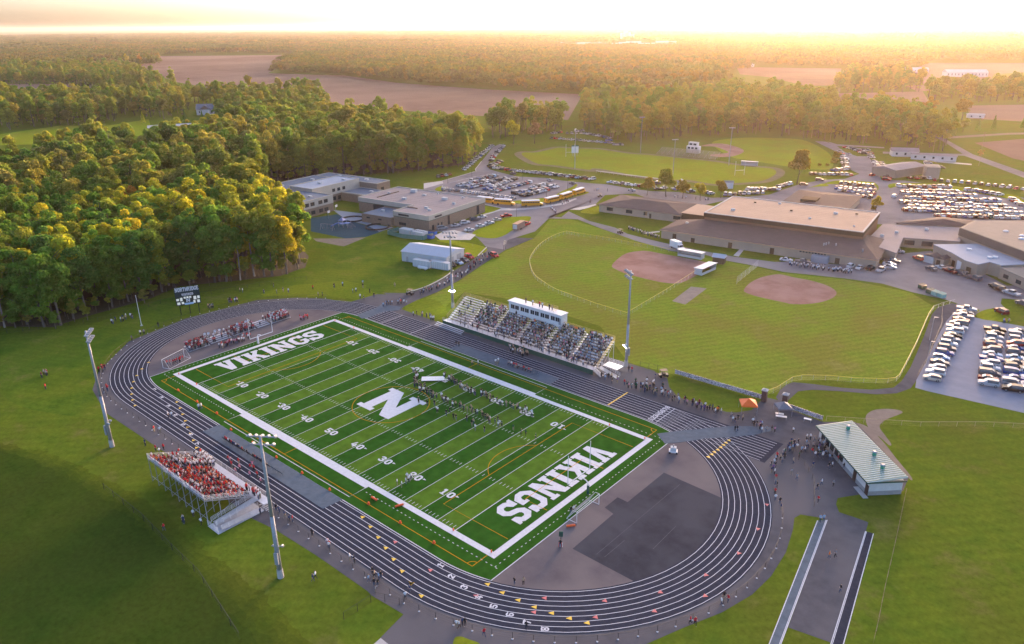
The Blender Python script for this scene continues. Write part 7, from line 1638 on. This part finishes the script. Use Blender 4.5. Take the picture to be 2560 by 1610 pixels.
for i,(x,y,w) in enumerate(trees):
    d=trng.random()
    if i<NT:
        sunny=max(0,min(1,(y-20)/110))   # painted sunlight: crown colours shift to gold towards the sun's end of the wood
        if w=='e2': k=trng.choices(['high','sparse','tall'],[6,2,2])[0]; c=trng.choices(['olive','golden','brown','yellow green','green'],[5,3,3,3,2])[0]; pl='at the wood edge behind the school'
        else:
            k=trng.choices(['tall','oak','high'],[6,4,1] if w=='e1' else [4,5,1])[0]; inn=w=='in'; wts=[6*(1-sunny)+1,(1 if inn else 4)*(1-sunny)+.3,3+inn,1.0+3*inn+3*sunny,.15+.1*inn+2.2*sunny,.04+.12*sunny]
            c=trng.choices(['green','dark green','olive','yellow green','golden','orange'],wts)[0]; pl='at the wood edge behind the far bend' if w=='e1' else 'inside the wood behind the far bend'
        zone='beyond the white pole' if y<0 else 'behind the scoreboard' if y<40 else 'between scoreboard and playground' if y<85 else 'beside the playground'
        if w!='e2': pl=('at the wood front ' if w=='e1' else 'inside the wood ')+zone
        ht=trng.uniform(1.0,1.3)
        tree(x,y,k,ht,('tall ' if ht>1.2 and k!='tall' else 'young ' if ht<1.07 else '')+c,pl,'woodland trees '+pl)
    else: rest.append((x,y,w))
# ---- woods beyond: instanced on points, one object per wood
tc=D.collections.new('tree_stock')
def stock(name,me,mats=None):
    o=D.objects.new(name,me); tc.objects.link(o); return o
for k in ('oak','tall','broad','high'):
    for v in (0,1):
        b=TRM[k][v]; c=CRM[k][v]; 
        V=np.array([p.co[:] for p in c.vertices]); Cc=np.zeros(len(V)*4,dtype=np.float32); c.color_attributes['Col'].data.foreach_get('color',Cc); Cc=Cc.reshape(-1,4)
        tv=[p.co[:] for p in b.vertices]; tf=[tuple(p.vertices) for p in b.polygons]; nq=len(V)//4
        # half the leaves are enough at this distance
        keep=np.arange(nq); 
        me=D.meshes.new('wt'); me.from_pydata(V.tolist()+tv,[],[(4*i,4*i+1,4*i+2,4*i+3) for i in keep]+[tuple(j+len(V) for j in f) for f in tf])
        at=me.color_attributes.new('Col','FLOAT_COLOR','POINT'); at.data.foreach_set('color',np.concatenate([Cc,np.ones((len(tv),4),dtype=np.float32)]).ravel())
        me.materials.append(M['leafr']); me.materials.append(M['bark']); me.polygons.foreach_set('material_index',[0]*nq+[1]*len(tf)); stock('tree_%s_%d'%(k,v),me)
cc=D.collections.new('clump_stock')
for v in range(4):
    g=np.random.default_rng(50+v); VV=[];CC=[]
    for i in range(5):
        for j in range(5):
            s=g.uniform(.8,1.25); V,C=crown_arrays(int(g.integers(9999)),11.0*s,5.6*s,6.0*s,9,170,2.1)
            VV.append(V+np.array([(i-2)*10.5+g.uniform(-3,3),(j-2)*10.5+g.uniform(-3,3),0])); tone=np.array([(.85,1,.8),(1.15,1.05,.8),(1,1,1),(.8,.88,.9),(1.3,1.1,.7),(.9,.95,.9)])[g.integers(6)]; CC.append(C*tone)
    o=D.objects.new('clump_%d'%v,quads_mesh('clump',np.concatenate(VV),np.concatenate(CC),M['leaff'])); cc.objects.link(o)
def scatter(name,pts,coll,label,nvar):
    """pts: (x,y,sx,sz)"""
    me=D.meshes.new(name); me.from_pydata([(x,y,0) for x,y,a,b in pts],[],[])
    A=me.attributes.new('sc','FLOAT_VECTOR','POINT'); A.data.foreach_set('vector',np.array([(a,a,b) for x,y,a,b in pts],dtype=np.float32).ravel())
    A=me.attributes.new('rz','FLOAT_VECTOR','POINT'); A.data.foreach_set('vector',np.array([(0,0,trng.uniform(0,6.28)) for p in pts],dtype=np.float32).ravel())
    A=me.attributes.new('ix','INT','POINT'); A.data.foreach_set('value',np.array([trng.randrange(nvar) for p in pts],dtype=np.int32))
    o=put(name,me); tag(o,label,'trees',kind='stuff')
    ng=D.node_groups.new(name,'GeometryNodeTree'); ng.interface.new_socket('Geometry',in_out='INPUT',socket_type='NodeSocketGeometry'); ng.interface.new_socket('Geometry',in_out='OUTPUT',socket_type='NodeSocketGeometry')
    n=ng.nodes; l=ng.links; gi=n.new('NodeGroupInput'); go=n.new('NodeGroupOutput'); ip=n.new('GeometryNodeInstanceOnPoints'); ci=n.new('GeometryNodeCollectionInfo'); ci.inputs['Collection'].default_value=coll; ci.inputs['Separate Children'].default_value=True; ci.inputs['Reset Children'].default_value=True
    def na(nm,t):
        a=n.new('GeometryNodeInputNamedAttribute'); a.data_type=t; a.inputs['Name'].default_value=nm; return next(s for s in a.outputs if s.enabled and s.name=='Attribute')
    l.new(gi.outputs[0],ip.inputs['Points']); l.new(ci.outputs[0],ip.inputs['Instance']); ip.inputs['Pick Instance'].default_value=True
    l.new(na('ix','INT'),ip.inputs['Instance Index']); l.new(na('rz','FLOAT_VECTOR'),ip.inputs['Rotation']); l.new(na('sc','FLOAT_VECTOR'),ip.inputs['Scale']); l.new(ip.outputs[0],go.inputs[0])
    md=o.modifiers.new('g','NODES'); md.node_group=ng
    return o
def sc(): s=trng.uniform(.75,1.3); return (s,s*trng.uniform(.85,1.2))
scatter('woodland',[(x,y,*[1.12*q for q in sc()]) for x,y,w in rest],tc,'dense mixed wood of green and golden trees behind the school',8)
MIDW=[(Z1((-100,920),(300,892),(760,872),(880,805),(1150,835),(1340,800),(1340,720),(900,705),(620,735),(500,700),(-100,740)),11,'belt of mixed trees above the meadow beyond the wood'),
 (Z1((1540,850),(1900,860),(2260,850),(2330,770),(2240,705),(1180,690),(1180,740),(1340,720),(1540,760)),12,'loose trees round the white farmhouse below the brown field'),
 (Z1((-100,510),(480,510),(860,495),(1150,600),(1150,640),(740,645),(520,605),(-100,590)),12,'tree belt round the large white barn'),
 (Z2((1050,900),(1250,870),(1500,860),(1570,890),(1520,940),(1300,945),(1060,985)),9,'trees between the wood and the far end of the school road'),
 ([(1457,321),(1510,343),(1582,357),(1700,346),(1878,334),(2021,348),(2200,366),(2360,380),(2375,350),(2320,325),(2200,290),(2070,292),(2080,272),(1950,252),(1843,248),(1700,252),(1560,278),(1457,262)],10.5,'golden sunlit trees behind the old field and baseball outfield'),
 (Z3((1060,650),(1160,560),(1560,560),(1680,610),(1680,650)),14,'backlit tree belt between the pink fields'),
 (Z3((1700,720),(2500,720),(2500,600),(2200,640),(1750,660)),15,'backlit tree row at the right of the pink fields')]
for px,sp_,lab in MIDW:
    pts=[p for p in fill(W2(px),sp_,trng) if vis(*p)]
    scatter('tree_belt',[(x,y,*sc()) for x,y in pts],tc,lab,8)
FARW=[([(671,184),(850,191),(993,209),(1207,225),(1457,238),(1560,255),(1700,222),(1843,212),(1843,165),(1800,110),(1500,100),(850,92),(850,132),(775,138)],46,'great dark wood beyond the brown field'),
 (Z1((-300,262),(2408,246),(2408,372),(1100,386),(1030,472),(860,482),(-300,482)),50,'far wooded plain beyond the left farms'),
 (Z3((-50,470),(380,470),(1130,478),(1560,490),(1720,440),(2700,440),(2700,300),(1000,290),(-50,270)),52,'far wooded plain under the sunset')]
med=[inpoly for _ in ()]
holes=[W2(Z2((1310,520),(1740,545),(1740,590),(1450,570))), W2(Z1((1380,310),(1720,320),(1720,372),(1380,368))), W2(Z2((1500,290),(2408,280),(2408,345),(1500,345)))]
for px,sp_,lab in FARW:
    pts=[p for p in fill(W2(px),sp_,trng) if vis(*p) and not any(inpoly(*p,h) for h in holes)]
    scatter('far_wood',[(x,y,trng.uniform(.95,1.2),trng.uniform(.85,1.25)) for x,y in pts],cc,lab,4)
hz=[]
for d in np.geomspace(3600,11500,26):
    n=int(d*1.5/240)
    for k in range(n):
        a=YAW+(k+.5+trng.uniform(-.4,.4)-n/2)/n*1.5; x,y=CPOS.x+d*math.cos(a)*trng.uniform(.97,1.03),CPOS.y+d*math.sin(a)*trng.uniform(.97,1.03)
        if vis(x,y): hz.append((x,y,trng.uniform(3.5,6),trng.uniform(.9,1.5)))
scatter('horizon_wood',hz,cc,'hazy wooded horizon','4' and 4)
# undergrowth along the wood edge
ug=[(x+trng.gauss(0,2.0),y+trng.gauss(0,2.0),.22+.28*trng.random(),.18+.22*trng.random()) for x,y in along(edge,1.7,1.2)+along(edge2,2.6,1.5) if not in_school(x,y)]
scatter('undergrowth',ug,tc,'low bushes and saplings filling the foot of the wood edge',6)
# low bushes and hedges
for px,s,lab in ((P3((985,560))[0],.45,'low bush on the baseball outfield'),(P3((1110,560))[0],.45,'low bush on the baseball outfield beside another'),(P3((1270,420))[0],1.0,'bronze shrub bank at the baseball outfield edge'),(P3((1230,520))[0],.9,'bronze shrub at the baseball outfield corner'),(Z6((850,470))[0],.5,'golden shrub by the gym corner lawn'),(Z6((910,980))[0],.4,'yellow shrub against the old school wing')):
    x,y,_=G(*px); t=empty('shrub',(x,y,-1.2*s),0,lab,'shrub'); t.scale=(s,s,s*.8); put('stems',TRM['round'][0],t); c=put('foliage',CRM['round'][0],t,(0,0,-1.0)); c.material_slots[0].link='OBJECT'; c.material_slots[0].material=M['leafo']; c.color=(*CNAME['bronze'],1)
# ================================================================ evening haze
hb=MB().box(-39900,40400,-2300,40100,-1.5,130)
hm=D.materials.new('evening_haze'); hm.use_nodes=True; n=hm.node_tree.nodes; n.clear()
ho=n.new('ShaderNodeOutputMaterial'); pv=n.new('ShaderNodeVolumePrincipled'); pv.inputs['Color'].default_value=(.95,.80,.66,1); pv.inputs['Density'].default_value=.00005; pv.inputs['Anisotropy'].default_value=.66
hm.node_tree.links.new(pv.outputs[0],ho.inputs['Volume'])
tag(hb.build('haze',hm),'thin warm evening haze over the whole landscape','haze',kind='stuff')
